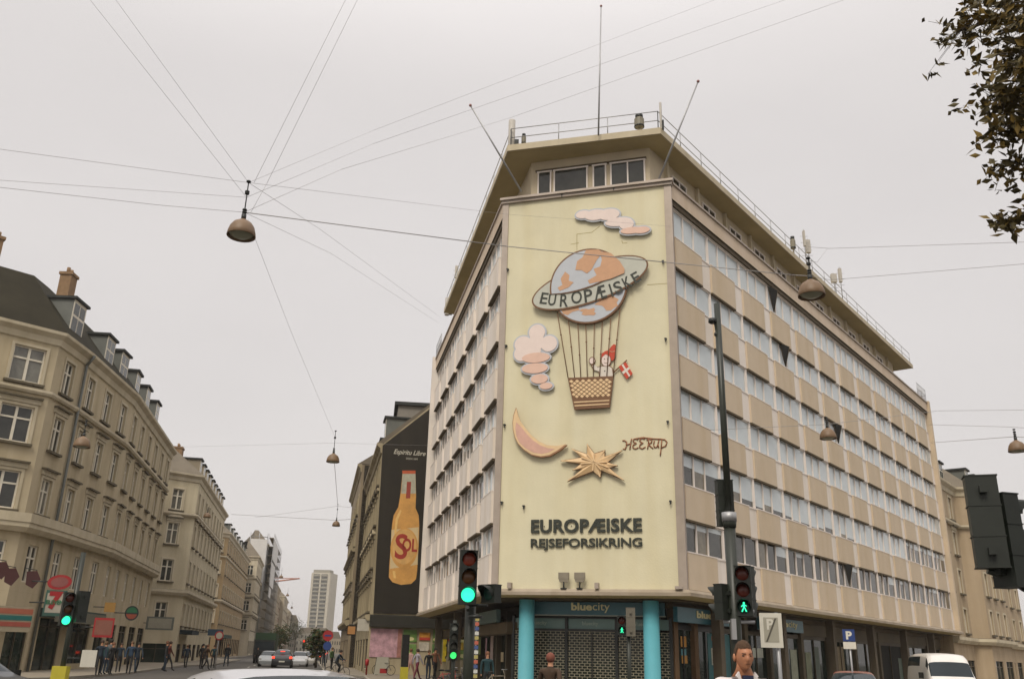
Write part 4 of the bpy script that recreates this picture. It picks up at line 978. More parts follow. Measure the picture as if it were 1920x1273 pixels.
B5, f5, l5 = house('scaffolded_house', 'tall pale house wrapped in scaffolding on the left side of the street', b5plan, [1, 9],
    [5.0, 8.8, 12.6, 16.4, 20.2], 25.0, mat('pale_render', (0.42, 0.37, 0.28), 0.9, 0.15, 0.5), M_B2T, M_SLATE2, hoods=(0, 0, 0, 0, 0), ground=4.2, ridge=3.5, rset=2.5)
sc = thing('scaffolding', 'steel scaffolding with board lifts and white sheeting on a pale house', 'scaffolding', (b5plan[1][0], b5plan[1][1], 0))
b = MB(f5[1]); d = MB(f5[1]); s = MB(f5[1])
for k in range(10):
    for v in (0.3, 1.5): b.tube((k*4.8, v, 0), (k*4.8, v, 27.5), 0.06, n=5)
for j in range(13):
    z = 2.0+2.05*j; d.box(0, 43, 0.35, 1.45, z, z+0.06)
    for v in (1.5,): b.tube((0, v, z+0.55), (43, v, z+0.55), 0.04, n=4); b.tube((0, v, z+1.05), (43, v, z+1.05), 0.04, n=4)
b.build('tube_frame', M_STEEL, sc); d.build('board_lift', mat('scaffold_board', (0.30, 0.25, 0.17), 0.85), sc)
for z0, z1, u0, u1 in ((21.6, 26.4, 0.3, 22), (15.6, 21.0, 0.3, 16), (13.0, 15.2, 0.3, 9)): s.box(u0, u1, 1.58, 1.62, z0, z1)
s2 = MB(f5[0]); 
for v in (0.3, 1.5):
    for u in (-1, 1, 3): s2.tube((u, v, 0), (u, v, 27.5), 0.06, n=5)
for j in range(13): s2.box(-1, 3, 0.35, 1.45, 2.0+2.05*j, 2.06+2.05*j)
s2.build('end_frame', M_STEEL, sc)
s3 = MB(f5[0]); s3.box(-0.9, 2.9, 1.56, 1.60, 16.0, 26.0); s3.build('sheeting', mat('white_sheeting', (0.62, 0.60, 0.57), 0.6, 0.08, 0.6), sc); s.build('sheeting', mat('white_sheeting', (0.62, 0.60, 0.57), 0.6, 0.08, 0.6), sc)
prev = (-66.8, 264.0)
cols_ = [(0.36, 0.29, 0.2), (0.28, 0.19, 0.12), (0.40, 0.34, 0.25), (0.24, 0.17, 0.11), (0.36, 0.3, 0.22)]
labs = ['beige house straight after the scaffolded one', 'reddish brown house second after the scaffolding', 'pale house third after the scaffolding', 'dark brown house fourth after the scaffolding', 'farthest beige house closing the left side of the street']
for k in range(5):
    Lk = 34+6*k; a = prev; c = (a[0]-0.2007*Lk, a[1]+0.9797*Lk); ex = [0.6, -0.5, 0.9, 0, 0.5][k]
    pl = [(a[0]-4, a[1]-0.5), (a[0]+ex, a[1]), (c[0]+ex, c[1])]
    m_ = mat('far_stucco_%d' % k, cols_[k], 0.9, 0.12, 0.3, streak=0.15); hh = [19, 18.0, 19.5, 16.5, 18][k]
    house('terrace_house', labs[k], pl, [1, int(Lk/5)], [4.8+3.4*j for j in range(4)], hh, m_, M_B2T, M_SLATE2, hoods=(0,)*4, ground=4, ridge=3, rset=3, chimneys=[(1, Lk*0.4, -4, 1.6, 1, 1.8)], wins_part=True, group=None)
    prev = c
# street row on the right, behind the black banner gable
G0 = (-10.0, 68.6); GDX = (0.979, 0.204)
def along(p, t): return (p[0]-0.2007*t, p[1]+0.9797*t)
GR = (G0[0]+GDX[0]*9.5, G0[1]+GDX[1]*9.5)
brplan = [along(G0, 21.0), G0]
BR1, fb1, lb1 = house('stucco_house', 'weathered beige house whose gable end carries the black bottle banner', brplan, [8], [4.4, 7.6, 10.8, 13.9], 17.0, M_BRR, M_BRR, M_SLATE2, hoods=(1, 2, 1, 0),
    courses=[(3.7, 0.35, 0.4), (13.3, 0.2, 0.2)], ground=3.7, ridge=3.6, rset=3.6, depth=12, shop_n=[5], dormers=[(0, 17.0, 1.8, 2.6), (0, 12.5, 1.5, 1.8), (0, 8.5, 1.5, 1.8), (0, 4.5, 1.5, 1.8)], chimneys=[(0, 19.6, -5, 1.4, 1.0, 1.2)])
FGB = Frame(*G0, *GDX)
b = MB(FGB); b.prism([(0.02, 0), (9.5, 0), (9.5, 27), (4.2, 20.9), (0.02, 17.0)], -0.3, 0.02); b.build('gable_wall', M_BRR, BR1)
q = along(G0, 21.4)
br2 = [along((q[0]-0.7, q[1]), 24), (q[0]-0.7, q[1])]
house('stucco_house', 'second weathered house along the right side of the street, slightly proud with a parapet', br2, [8], [4.6, 8.0, 11.4, 14.6], 19.5, mat('weathered_stucco_b', (0.30, 0.24, 0.16), 0.9, 0.2, 0.35, streak=0.3), M_BRR, M_SLATE2, hoods=(1, 1, 1, 0), courses=[(3.8, 0.5, 0.5), (10.8, 0.4, 0.3)], ground=3.8, ridge=2.5, rset=3, chimneys=[(0, 10, -4, 1.3, 1, 1.2)], depth=10)
q2 = br2[0]; prev = along((q2[0]+2.2, q2[1]), 0.3)
labs = ['third house along the right side of the street, pale grey', 'fourth house along the right side of the street, brown', 'fifth house along the right side of the street, beige', 'sixth and farthest house along the right side of the street']
for k in range(4):
    Lk = 36+8*k; a = prev; c = along(a, Lk); m_ = mat('far_right_stucco_%d' % k, [(0.34, .30, .23), (.27, .20, .13), (.36, .3, .21), (.3, .25, .18)][k], 0.9, 0.15, 0.3, streak=0.25)
    house('terrace_house', labs[k], [c, a], [int(Lk/4.2)], [4.4+2.9*j for j in range(3 if k else 4)], [15.5, 14.6, 14.8, 15][k], m_, M_BRR, M_SLATE2, hoods=(1, 1, 0, 0), win=(1.1, 1.75), courses=[(3.8, 0.35, 0.4)], ground=3.8, ridge=2, rset=3, chimneys=[(0, Lk*0.5, -4, 1.4, 1, 1.2)], depth=10)
    prev = along((c[0]+[3.2, 3.0, 2.4, 0][k], c[1]), 0.4)
# grey stair block behind the banner gable
gb = thing('stair_block', 'small grey rooftop block with a flat dark roof behind the banner gable', 'building', (-7.5, 76, 0))
b = MB(); P = at_d(745, 790, 78); Q = at_d(806, 765, 78); z1 = Q.z+0.6
b.slab([(P.x, P.y), (P.x+5, P.y+0.6), (P.x+4, P.y+7), (P.x-1, P.y+6.4)], 14, z1-0.5); b.build('wall', mat('grey_render', (0.22, 0.2, 0.17), 0.9), gb)
b = MB(); b.slab([(P.x-0.3, P.y-0.3), (P.x+5.3, P.y+0.3), (P.x+4.3, P.y+7.3), (P.x-1.3, P.y+6.7)], z1-0.499, z1-0.2); b.build('roof', M_ROOFD, gb)
# --- building to the right of the office block
P0 = FR.pt(LR+0.3, -0.4, 0)
bx = [(P0.x, P0.y), tuple(FR.pt(LR+7.6, -0.4, 0)[:2]), tuple(FR.pt(LR+8.4, 0.8, 0)[:2]), tuple(FR.pt(LR+17.5, 0.8, 0)[:2]), tuple(FR.pt(LR+18.3, -0.4, 0)[:2]), tuple(FR.pt(LR+33, -0.4, 0)[:2])]
M_BX = mat('pinkish_stucco', (0.40, 0.31, 0.205), 0.9, 0.1, 0.5, bump=0.2, streak=0.15)
BX, _, _ = house('corner_house', 'pinkish beige house with shallow bay and dormers at the right end of the office', bx, [2, 0, 3, 0, 4], [4.2, 7.4, 10.6, 13.6], 16.6, M_BX, M_B1T, M_SLATE2,
    win=(1.1, 1.9), hoods=(0, 0, 1, 0), courses=[(3.3, 0.5, 0.5), (13.0, 0.35, 0.3)], ground=3.3, ridge=3.0, rset=3, dormers=[(0, 1.6, 2.4, 2.0), (0, 5.6, 1.3, 1.7), (2, 2.0, 1.3, 1.7), (2, 5.5, 1.3, 1.7), (2, 8.5, 1.3, 1.7)], shop_n=[2, 0, 2, 0, 4])
# --- far tower block and skyline
tw = at_d(594, 1175, 690); tw.z = 0
t = thing('tower_block', 'distant white high-rise tower with vertical window strips at the end of the street', 'tower', tuple(tw))
b = MB(Frame(tw.x-8, tw.y, 0.99, -0.12)); W_ = 15.5
def pol(w_, d_, z0, z1, mb, m): mb.slab([(0.6, 0.0), (w_-0.6, 0), (w_, -1.5), (w_, -d_), (0, -d_), (0, -1.5)], z0, z1, m)
pol(W_, 16, 0, 55, b, 0); b.build('wall', mat('tower_white', (0.46, 0.42, 0.34), 0.85), t)
g = MB(Frame(tw.x-8, tw.y, 0.99, -0.12)); gg = MB(g.fr)
for u in (2.2, 8.2): g.box(u, u+4.8, 0.01, 0.06, 3, 54)
for r in range(18):
    for u in (2.2, 8.2): gg.box(u, u+4.8, 0.07, 0.5, 4+r*2.85, 4+r*2.85+1.1)
g.build('window_strip', mat('tower_glass', (0.10, 0.10, 0.09), 0.3, 0.4, 0.3), t); gg.build('balcony_front', mat('tower_grey', (0.27, 0.25, 0.2), 0.8), t)
g = MB(Frame(tw.x-8, tw.y, 0.99, -0.12)); g.box(1.5, W_-1.5, -10, -1, 55, 57.2); g.build('roof_house', mat('tower_grey', (0.27, 0.25, 0.2), 0.8), t)
rr = random.Random(5)
nm = ['low grey block left of the tower foot', 'low brown block under the tower', 'low beige block right of the tower foot']
for k, (px0, px1, py, D, c) in enumerate(((522, 560, 1163, 480, (.25, .22, .17)), (555, 622, 1186, 520, (.22, .2, .16)), (600, 640, 1196, 430, (.3, .25, .18)))):
    a = at_d(px0, py, D); c_ = at_d(px1, py, D); fr = Frame(a.x, a.y, c_.x-a.x, c_.y-a.y); wd = (c_-a).length; t = thing('low_block', nm[k], 'building', (a.x, a.y, 0))
    b = MB(fr); b.box(0, wd, -12, 0, 0, a.z); b.build('wall', mat('low_block_%d' % k, c, 0.9, 0.2, 0.15), t)
    b = MB(fr); b.prism([(0, a.z+0.01), (wd, a.z+0.01), (wd*0.85, a.z+3), (wd*0.15, a.z+3)], -11, -0.5); b.build('roof', M_SLATE2, t)
    b = MB(fr)
    for r in range(4):
        for q in range(9): b.box(wd*(q+.3)/9, wd*(q+.7)/9, 0.01, 0.05, a.z-2.6-r*3.2, a.z-1.1-r*3.2)
    b.build('window_row', M_GDARK, t)
# construction crane behind the scaffolding
a = at_d(512, 1090, 380); t = thing('tower_crane', 'small distant crane jib sticking out over the street beyond the scaffolding', 'crane', (a.x, a.y, 0)); b = MB()
b.tube((a.x, a.y, 0), (a.x, a.y, a.z), 0.5, n=4); b.build('mast', mat('crane_red', (0.4, 0.16, 0.1), 0.6), t)
e = at_d(562, 1084, 380); b = MB(); b.tube(a, e, 0.28, n=4); b.tube(a+Vector((0, 0, 1.4)), e, 0.15, n=4); b.build('jib', mat('crane_red', (0.4, 0.16, 0.1), 0.6), t)

# ================================================================== the bottle banner
BN = thing('wall_banner', 'huge black banner with a golden beer bottle on a house gable', 'banner', tuple(FGB.pt(0.3, 0.03, 4.6)))
def bp(x, y, v=0.1): return FGB.hit(x, y, v)
M_BAN = mat('banner_black', (0.020, 0.015, 0.008), 0.75, 0.25, 0.8, streak=0.2)
b = MB(FGB); b.prism([bp(700, 1149), (9.3, bp(700, 1149)[1]+0.1), (9.3, 26.2), (4.3, 20.8), (0.0, 16.85)], 0.03, 0.1); b.build('cloth', M_BAN, BN)
def flat(pts, v, m, name, par=BN, fr=FGB, hitf=bp):
    b = MB(fr); b.prism([hitf(*p) for p in pts], v-0.008, v); return b.build(name, m, par)
M_GLS = mat('bottle_amber', (0.60, 0.31, 0.08), 0.5, 0.25, 1.0); M_LAB = mat('bottle_label', (0.60, 0.46, 0.25), 0.6, 0.12, 1.2)
bot = [(755, 884), (779, 884), (780, 930), (779, 952), (785, 966), (786, 985), (785, 1020), (782, 1070), (780, 1085), (771, 1094), (752, 1096), (736, 1091), (729, 1082), (730, 1060), (733, 1020), (735, 985), (738, 966), (747, 950), (751, 925)]
flat(bot, 0.112, M_GLS, 'bottle')
flat([(755, 886), (779, 886), (779.5, 925), (752, 925)], 0.117, mat('bottle_clear_neck', (0.42, 0.40, 0.30), 0.4, 0.3, 2), 'bottle_neck')
flat([(754, 882), (779, 882), (779, 888), (755, 888)], 0.122, mat('cap_red', (0.45, 0.09, 0.03), 0.5), 'cap')
flat([(763, 903), (771, 903), (769, 934), (761, 934)], 0.122, mat('neck_label_red', (0.30, 0.05, 0.03), 0.5), 'neck_label')
flat([(734, 993), (785, 988), (783, 1058), (731, 1066)], 0.117, M_LAB, 'label')
c0 = bp(758, 1027); b = MB(FGB); b.prism(ell(c0[0], c0[1], 1.05, 1.5, 30), 0.11, 0.121); b.build('label_ring', M_GLS, BN)
b = MB(FGB); b.prism(ell(c0[0], c0[1]+0.1, 0.9, 1.32, 30), 0.11, 0.125); b.build('label_disc', mat('disc_gold', (0.62, 0.36, 0.12), 0.5, 0.2, 1.5), BN)
b = MB(FGB); hl = [(739, 1000), (742, 972), (750, 955), (753, 957), (746, 975), (743, 1000)]; b.prism([bp(*p) for p in hl], 0.11, 0.1225)
b.prism([bp(*p) for p in [(736, 1070), (741, 1070), (742, 1084), (738, 1083)]], 0.11, 0.1225); b.build('highlight', mat('highlight_yellow', (0.75, 0.48, 0.16), 0.5), BN)
S0 = bp(739, 1050); text('banner_lettering', 'S', 0.95, 1.9, FGB, S0[0], 0.127, S0[1]+0.1, mat('sol_red', (0.33, 0.035, 0.02), 0.5), BN, bold=0.02, depth=0.006)
S0 = bp(752, 1036); text('banner_lettering', 'OL', 1.15, 1.0, FGB, S0[0]+0.05, 0.127, S0[1]+0.1, MATS['sol_red'], BN, bold=0.03, depth=0.006)
S0 = bp(738, 851); S1 = bp(803, 842); text('banner_lettering', 'Espiritu Libre', (S1[0]-S0[0])*0.93, 0.5, FGB, S0[0], 0.102, S0[1]-0.1, mat('banner_white', (0.5, 0.47, 0.38), 0.6), BN, bold=0.012, shear=0.35, depth=0.006)
S0 = bp(762, 855); text('banner_lettering', 'DESDE 1899', 0.9, 0.14, FGB, S0[0], 0.102, S0[1]-0.25, MATS['banner_white'], BN, depth=0.006)
# shop front below the banner
b = MB(FGB); zt = bp(705, 1174, 0.5)[1]; zb = bp(700, 1150, 0.5)[1]; b.box(0.0, 9.3, 0.03, 0.5, zt, zb-0.05); b.build('shop_canopy', mat('canopy_black', (0.022, 0.02, 0.013), 0.6, 0.3, 1), BR1)
ps = [(0.15, 2.15, zt-2.1, zt-0.12, (0.46, 0.27, 0.30), 'pink'), (2.15, 2.45, zt-2.1, zt-0.12, (0.34, 0.15, 0.12), 'rose'), (2.55, 3.55, zt-1.0, zt-0.15, (0.12, 0.22, 0.05), 'green'), (2.55, 3.55, zt-2.1, zt-1.15, (0.14, 0.24, 0.06), 'leafy green'),
      (3.75, 4.55, zt-0.85, zt-0.3, (0.55, 0.24, 0.03), 'orange'), (3.75, 4.5, zt-1.6, zt-1.0, (0.5, 0.45, 0.36), 'white'), (4.75, 5.45, zt-1.0, zt-0.1, (0.12, 0.2, 0.05), 'dark green'), (4.75, 5.45, zt-2.0, zt-1.1, (0.1, 0.2, 0.05), 'mossy'), (5.55, 6.6, zt-2.3, zt-0.1, (0.58, 0.44, 0.02), 'yellow'), (6.75, 7.5, zt-1.4, zt-0.4, (0.2, 0.09, 0.05), 'brown')]
for u0, u1, z0, z1, c, nme in ps:
    t = thing('poster', nme+' poster on the shop wall under the bottle banner', 'poster', tuple(FGB.pt(u0, 0.1, z0)), 0, None)
    b = MB(FGB); b.box(u0, u1, 0.03, 0.09, z0, z1); b.build('sheet', mat('poster_'+nme, c, 0.6, 0.45, 2.5), t)
    b = MB(FGB)
    if nme in ('yellow',):
        for k in range(7): b.box(u0+0.2+0.18*(k % 3), u0+0.34+0.18*(k % 3), 0.09, 0.096, z0+0.2+k*0.28, z0+0.38+k*0.28)
        b.build('figure_print', M_BLK, t)
    elif 'green' in nme or nme == 'mossy': b.prism(ell((u0+u1)/2, z0+0.22, 0.32, 0.14), 0.09, 0.096); b.build('bowl_print', mat('bowl_yellow', (0.55, 0.52, 0.25), 0.5), t)
    elif nme == 'orange': b.box(u0, u1, 0.09, 0.096, z0, z0+0.2); b.build('stripe_print', mat('red_stripe', (0.45, 0.05, 0.03), 0.5), t)
# ================================================================== hanging street lamps and their wires
M_DOME = mat('lamp_dome_brown', (0.17, 0.105, 0.055), 0.5, 0.15, 4)
M_WIRE = mat('wire_grey', (0.34, 0.325, 0.315), 0.6, 0.0)
M_LENS = mat('lamp_glass_dull', (0.28, 0.28, 0.20), 0.3, 0.1, 3)
def make_lamp(label, loc, s=1.0, cord=1.0):
    t = thing('hanging_lamp', label, 'street lamp', (0, 0, 0), 0, 'dome lamps hung from wires over the streets')
    b = MB(); b.lathe([(0.03*s, 0.42*s), (0.07*s, 0.40*s), (0.12*s, 0.36*s), (0.20*s, 0.31*s), (0.26*s, 0.22*s), (0.295*s, 0.10*s), (0.31*s, 0.0), (0.30*s, -0.01*s), (0.28*s, 0.05*s), (0.24*s, 0.17*s), (0.10*s, 0.28*s)], n=24, cap=False)
    b.build('dome', M_DOME, t); b = MB(); b.lathe([(0.001, -0.05*s), (0.13*s, -0.03*s), (0.24*s, 0.03*s), (0.27*s, 0.06*s)], n=20, cap=False); b.build('diffuser', M_LENS, t)
    b = MB(); b.tube((0, 0, 0.40*s), (0, 0, 0.52*s), 0.055*s, n=10); b.tube((0, 0, 0.5*s), (0, 0, (0.5+cord)*s), 0.014*s, n=6)
    for z in (0.50, 0.56, 0.62, 0.5+cord*0.62, 0.5+cord*0.67, 0.5+cord*0.97): b.lathe([(0.045*s, z*s), (0.055*s, (z+0.02)*s), (0.045*s, (z+0.04)*s)], n=8)
    b.build('suspension_rod', M_DARK, t); t.location = loc
    return t
LP = {}
for key, px, py, D, cord, lab in (('A', 452, 443, 18.4, .85, 'largest brown dome lamp, hanging on a rod in open sky over the junction'), ('B', 1522, 555, 20.0, .45, 'brown dome lamp hanging in front of the right roof edge of the office building'),
        ('C', 1553, 822, 38.0, .3, 'small dome lamp hanging in front of the middle of the tan facade'), ('D', 624, 866, 46.0, 1.0, 'dome lamp hanging highest over the street, left of the bottle banner'),
        ('E', 630, 986, 78.0, 1.2, 'smaller dome lamp hanging under the highest one over the street'), ('F', 153, 838, 40.0, .5, 'small dome lamp hanging in front of the beige corner house'),
        ('G', 1908, 846, 40.0, .3, 'small dome lamp at the right edge above the dark signal'), ('H', 527, 1083, 160.0, 1, 'tiny distant dome lamp beside the scaffolding'), ('I', 539, 1117, 200.0, 1, 'tiny distant dome lamp left of the tower'), ('J', 547, 1140, 260.0, 1, 'tiniest farthest dome lamp left of the tower foot'),
        ('K', 388, 970, 85.0, .3, 'small dome lamp in front of the cream corner house')):
    P = at_d(px, py, D); LP[key] = make_lamp(lab, tuple(P), 1.0 if key in 'AB' else 1.1, cord); LP[key] = P
def wire(label, pts, r=0.008, sag=0.0, group='overhead wires'):
    P = [Vector(p) for p in pts]; t = None; q = []
    for a, c in zip(P[:-1], P[1:]):
        n = 10 if sag else 1
        for k in range(n): s = k/n; q.append(a+(c-a)*s-Vector((0, 0, 4*sag*s*(1-s))))
    q.append(P[-1]); b = MB(); b.path(q, r if r >= 0.010 else r*0.62, n=5); o = b.build('overhead_wire', M_WIRE); tag(o, label, 'wire', group); return o
A0 = LP['A']+Vector((0, 0, 0.58)); A1 = LP['A']+Vector((0, 0, 0.95)); A2 = LP['A']+Vector((0, 0, 1.32))
B0_ = LP['B']+Vector((0, 0, 0.5)); B1__ = LP['B']+Vector((0, 0, 0.9))
wire('thickest dark wire crossing the mural wall between the two big dome lamps', [A0, at_d(950, 462, 19), at_d(1250, 492, 19.5), at_d(1490, 516, 20), B0_], 0.011)
wire('thin wire from the lamp rod top across the long cloud relief', [A2, at_d(950, 402, 30), FR.pt(0.2, 0.2, 20.4)], 0.007)
wire('upper of the wires running left from the large dome lamp to the photo edge', [A2, at_d(-60, 272, 17)], 0.007)
wire('middle of the wires running left from the large dome lamp', [A1, at_d(-60, 334, 17)], 0.006)
wire('lowest of the wires running left from the large dome lamp', [A0, at_d(300, 385, 18), at_d(-60, 345, 17)], 0.008)
wire('left of the two wires rising steeply rightwards from the largest dome lamp', [A2+Vector((.12, 0, 0)), at_d(668, -40, 15)], 0.006)
wire('right of the two wires rising steeply rightwards from the largest dome lamp', [A0+Vector((.14, 0, 0)), at_d(500, 345, 18.2), at_d(690, -40, 15)], 0.006)
wire('outer wire rising to the upper left from the lamp rod', [A1, at_d(145, -30, 16)], 0.0055)
wire('inner wire rising to the upper left from the lamp rod', [A2, at_d(195, -30, 16)], 0.0055)
wire('faint wire rising to the upper right, the lower of three', [A0, at_d(640, 318, 22), at_d(955, 222, 30), at_d(1640, -20, 30)], 0.008)
wire('faint wire rising to the upper right, the middle of three', [A1, at_d(700, 270, 24), at_d(1530, -20, 30)], 0.007)
wire('faint wire rising to the upper right, the upper of three', [A2, at_d(700, 245, 24), at_d(1420, -30, 30)], 0.006)
wire('upper wire from the largest dome lamp to the far left roof end', [A2, at_d(600, 430, 28), FL.pt(1.5, 0.2, 25.6)], 0.008)
wire('lower wire from the largest dome lamp to the far left roof end', [A0, at_d(620, 475, 28), FL.pt(1.2, 0.2, 25.2)], 0.007)
wire('faint wire dropping from the large dome lamp towards the street lamps', [LP['A']+Vector((0.1, 0, 0.4)), at_d(545, 620, 30), LP['D']+Vector((0, 0, 1.3))], 0.0065)
wire('wire hanging between the two lamps over the street', [LP['D']+Vector((0, 0, 0.5)), LP['E']+Vector((0, 0, 1.7))], 0.015)
wire('cross wire from the cream corner house over the street lamp to the beige house', [at_d(434, 964, 110), LP['E']+Vector((0, 0, 0.5)), at_d(672, 972, 90)], 0.018)
wire('thin cross wire above the lower street lamp', [LP['E']+Vector((-7, 0, 0.55)), LP['E']+Vector((0, 0, 1.7)), at_d(668, 952, 90)], 0.010)
wire('cross wire through the highest street lamp', [at_d(330, 838, 70), LP['D']+Vector((0, 0, 1.0)), FL.pt(9, 0.3, 14)], 0.008)
wire('upper wire running right from the right roof edge to the photo edge', [at_d(1515, 463, 21), at_d(1555, 466, 21), at_d(1980, 452, 21)], 0.008)
wire('short slanting stay between the two right hand wires', [at_d(1551, 467, 21), at_d(1532, 492, 20.5), B1__], 0.006)
wire('lower wire running right from the dome lamp at the roof edge', [B0_, at_d(1556, 525, 20.5), at_d(1980, 490, 21)], 0.008)
wire('faint slack wire across the tan facade to the small dome lamp', [FR.pt(0.1, 0.35, 11.3), at_d(1330, 806, 37.5), LP['C']+Vector((0, 0, 0.6)), at_d(1760, 770, 50), at_d(1980, 768, 55)], 0.010)
wire('wire to the small dome lamp at the right edge', [at_d(1745, 830, 60), LP['G']+Vector((0, 0, 0.6)), at_d(1990, 825, 40)], 0.012)
wire('wire above the dormers of the right hand house', [at_d(1742, 796, 60), at_d(1885, 800, 50), at_d(1990, 806, 45)], 0.010)
wire('faint wire in front of the balloon flag towards the left wall', [FL.pt(LL-0.5, 0.4, 12.2), at_d(948, 792, 38.6)], 0.006)

# ================================================================== traffic signals
M_GREEN = mat('signal_green_lit', (0.03, 0.95, 0.42), 0.3, 0, emit=1.25)
M_GREEN2 = mat('bicycle_green_lit', (0.05, 0.80, 0.16), 0.3, 0, emit=0.95)
M_REDL = mat('signal_red_lit', (0.95, 0.05, 0.02), 0.3, 0, emit=1.2)
M_RDIM = mat('signal_red_dark', (0.10, 0.018, 0.01), 0.25, 0.2, 8); M_YDIM = mat('signal_amber_dark', (0.10, 0.04, 0.01), 0.25, 0.2, 8)
M_GDIM = mat('signal_green_dark', (0.012, 0.04, 0.03), 0.25, 0.2, 8); M_HOUS = mat('signal_housing', (0.012, 0.015, 0.011), 0.5, 0.2, 3)
M_HOUSB = mat('signal_housing_back', (0.014, 0.017, 0.012), 0.5, 0.25, 3)
def head(parent, c, yaw, mods, R=0.105, name='signal_head', hous=None, pitchz=0.285, vis=True):
    """mods top to bottom: (kind, material). front faces local -y after yaw"""
    fr = Frame(c[0], c[1], math.cos(yaw), math.sin(yaw), c[2]); n = len(mods); H_ = n*pitchz; w_ = R*1.28
    b = MB(fr); b.box(-w_, w_, -0.16, 0.0, -H_/2, H_/2)
    for k in range(n+1): b.box(-w_-0.008, w_+0.008, -0.165, 0.006, -H_/2+k*pitchz-0.006, -H_/2+k*pitchz+0.006)
    b.box(-0.03, 0.03, -0.22, -0.16, H_/2-0.16, H_/2-0.10); b.box(-0.03, 0.03, -0.22, -0.16, -H_/2+0.10, -H_/2+0.16)
    hd = b.build(name, hous or M_HOUS, parent)
    for k, (kind, m) in enumerate(mods):
        z = H_/2-pitchz*(k+0.5); l = MB(fr)
        l.lathe([(R*0.001, 0.03), (R*0.6, 0.024), (R*0.92, 0.012), (R, 0.0)], (0, 0.0, z), n=20, axis='y', cap=False)
        l.build('lens', m if kind == 'disc' else M_GDIM, hd)
        if kind == 'man':
            q = MB(fr); s = R*0.78; v = 0.034
            q.prism(ell(0.0, z+s*0.72, s*0.2, s*0.2, 10), v, v+0.004); q.prism([(-s*.22, z+s*.48), (s*.2, z+s*.5), (s*.17, z-s*.12), (-s*.14, z-s*.12)], v, v+0.004)
            q.prism([(-s*.14, z-s*.1), (s*.05, z-s*.1), (-s*.30, z-s*.92), (-s*.52, z-s*.85)], v, v+0.0045); q.prism([(0.0, z-s*.1), (s*.17, z-s*.1), (s*.55, z-s*.85), (s*.33, z-s*.92)], v, v+0.004)
            q.prism([(-s*.2, z+s*.46), (-s*.08, z+s*.3), (-s*.5, z-s*.02), (-s*.56, z+s*.1)], v, v+0.0042); q.prism([(s*.15, z+s*.46), (s*.2, z+s*.25), (s*.55, z+s*.05), (s*.5, z+s*.22)], v, v+0.0042)
            q.build('walking_man_symbol', m, hd)
        if vis:
            q = MB(fr); nn = 14
            for a in range(nn):
                t0, t1 = math.radians(-20+220*a/nn), math.radians(-20+220*(a+1)/nn)
                p = [(R*1.07*math.cos(t), z+R*1.07*math.sin(t)) for t in (t0, t1)]; d0, d1 = [0.05+0.15*max(0, math.sin(t)) for t in (t0, t1)]
                q.face([(p[0][0], 0.0, p[0][1]), (p[1][0], 0.0, p[1][1]), (p[1][0], d1, p[1][1]), (p[0][0], d0, p[0][1])], 0, True)
                q.face([(p[0][0]*1.03, 0.0, p[0][1]+0.003), (p[0][0]*1.03, d0, p[0][1]+0.003), (p[1][0]*1.03, d1, p[1][1]+0.003), (p[1][0]*1.03, 0.0, p[1][1]+0.003)], 0, True)
            q.build('visor', hous or M_HOUS, hd)
    return hd
def facing(P): return math.atan2(P.y, P.x)-PI/2+PI*0      # yaw so that local -y looks at the camera
def sig_pos(px, py, D): return at_d(px, py, D)
# left main signal
P = at_d(879, 1082, 14.6); base = at_d(877, 1260, 14.75); t = thing('traffic_light', 'tall traffic light with green lit at left of the yellow mural wall', 'traffic light', (base.x, base.y, 0))
b = MB(); b.tube((base.x, base.y+0.12, 0), (base.x, base.y+0.12, P.z+0.35), 0.085, n=14); b.lathe([(0.14, 0), (0.14, 0.25), (0.1, 0.3)], (base.x, base.y+0.12, 0), n=12); b.build('pole', M_POLE, t)
hy = facing(P)
head(t, (P.x, P.y-0.10, P.z), hy+0.12, [('disc', mat('signal_red_dim', (0.20, 0.03, 0.012), 0.3, 0.2, 8)), ('disc', M_YDIM), ('disc', M_GREEN)], R=0.108, pitchz=0.275)
Q = at_d(915, 1112, 14.6); head(t, (Q.x, Q.y, Q.z), hy-0.75, [('disc', M_GDIM)], R=0.11, pitchz=0.27)
b = MB(); b.tube((P.x, P.y+0.1, Q.z-0.18), (Q.x, Q.y, Q.z-0.18), 0.025, n=6); b.tube((P.x, P.y+.1, P.z-.5), (P.x, P.y-.1, P.z-.46), .03, n=6); b.lathe([(.1, 0), (.12, .03), (.02, .07)], (P.x+.13, P.y, P.z-.62), n=12); b.build('bracket_arm', M_DARK, t)
# small bicycle / bus signal beyond it
P = at_d(851, 1202, 23); t = thing('traffic_light', 'small four lens cycle signal low down between the posters and the traffic light pole', 'traffic light', (P.x, P.y, 0))
b = MB(); b.tube((P.x, P.y+.1, 0), (P.x, P.y+.1, P.z+.5), .05, n=10); b.build('pole', M_POLE, t)
head(t, tuple(P), facing(P)+0.1, [('disc', mat('lens_white', (0.45, 0.48, 0.42), 0.3, 0)), ('disc', mat('lens_grey', (0.10, 0.10, 0.08), 0.3, 0)), ('disc', MATS['lens_grey']), ('disc', M_GREEN2)], R=0.078, pitchz=0.215)
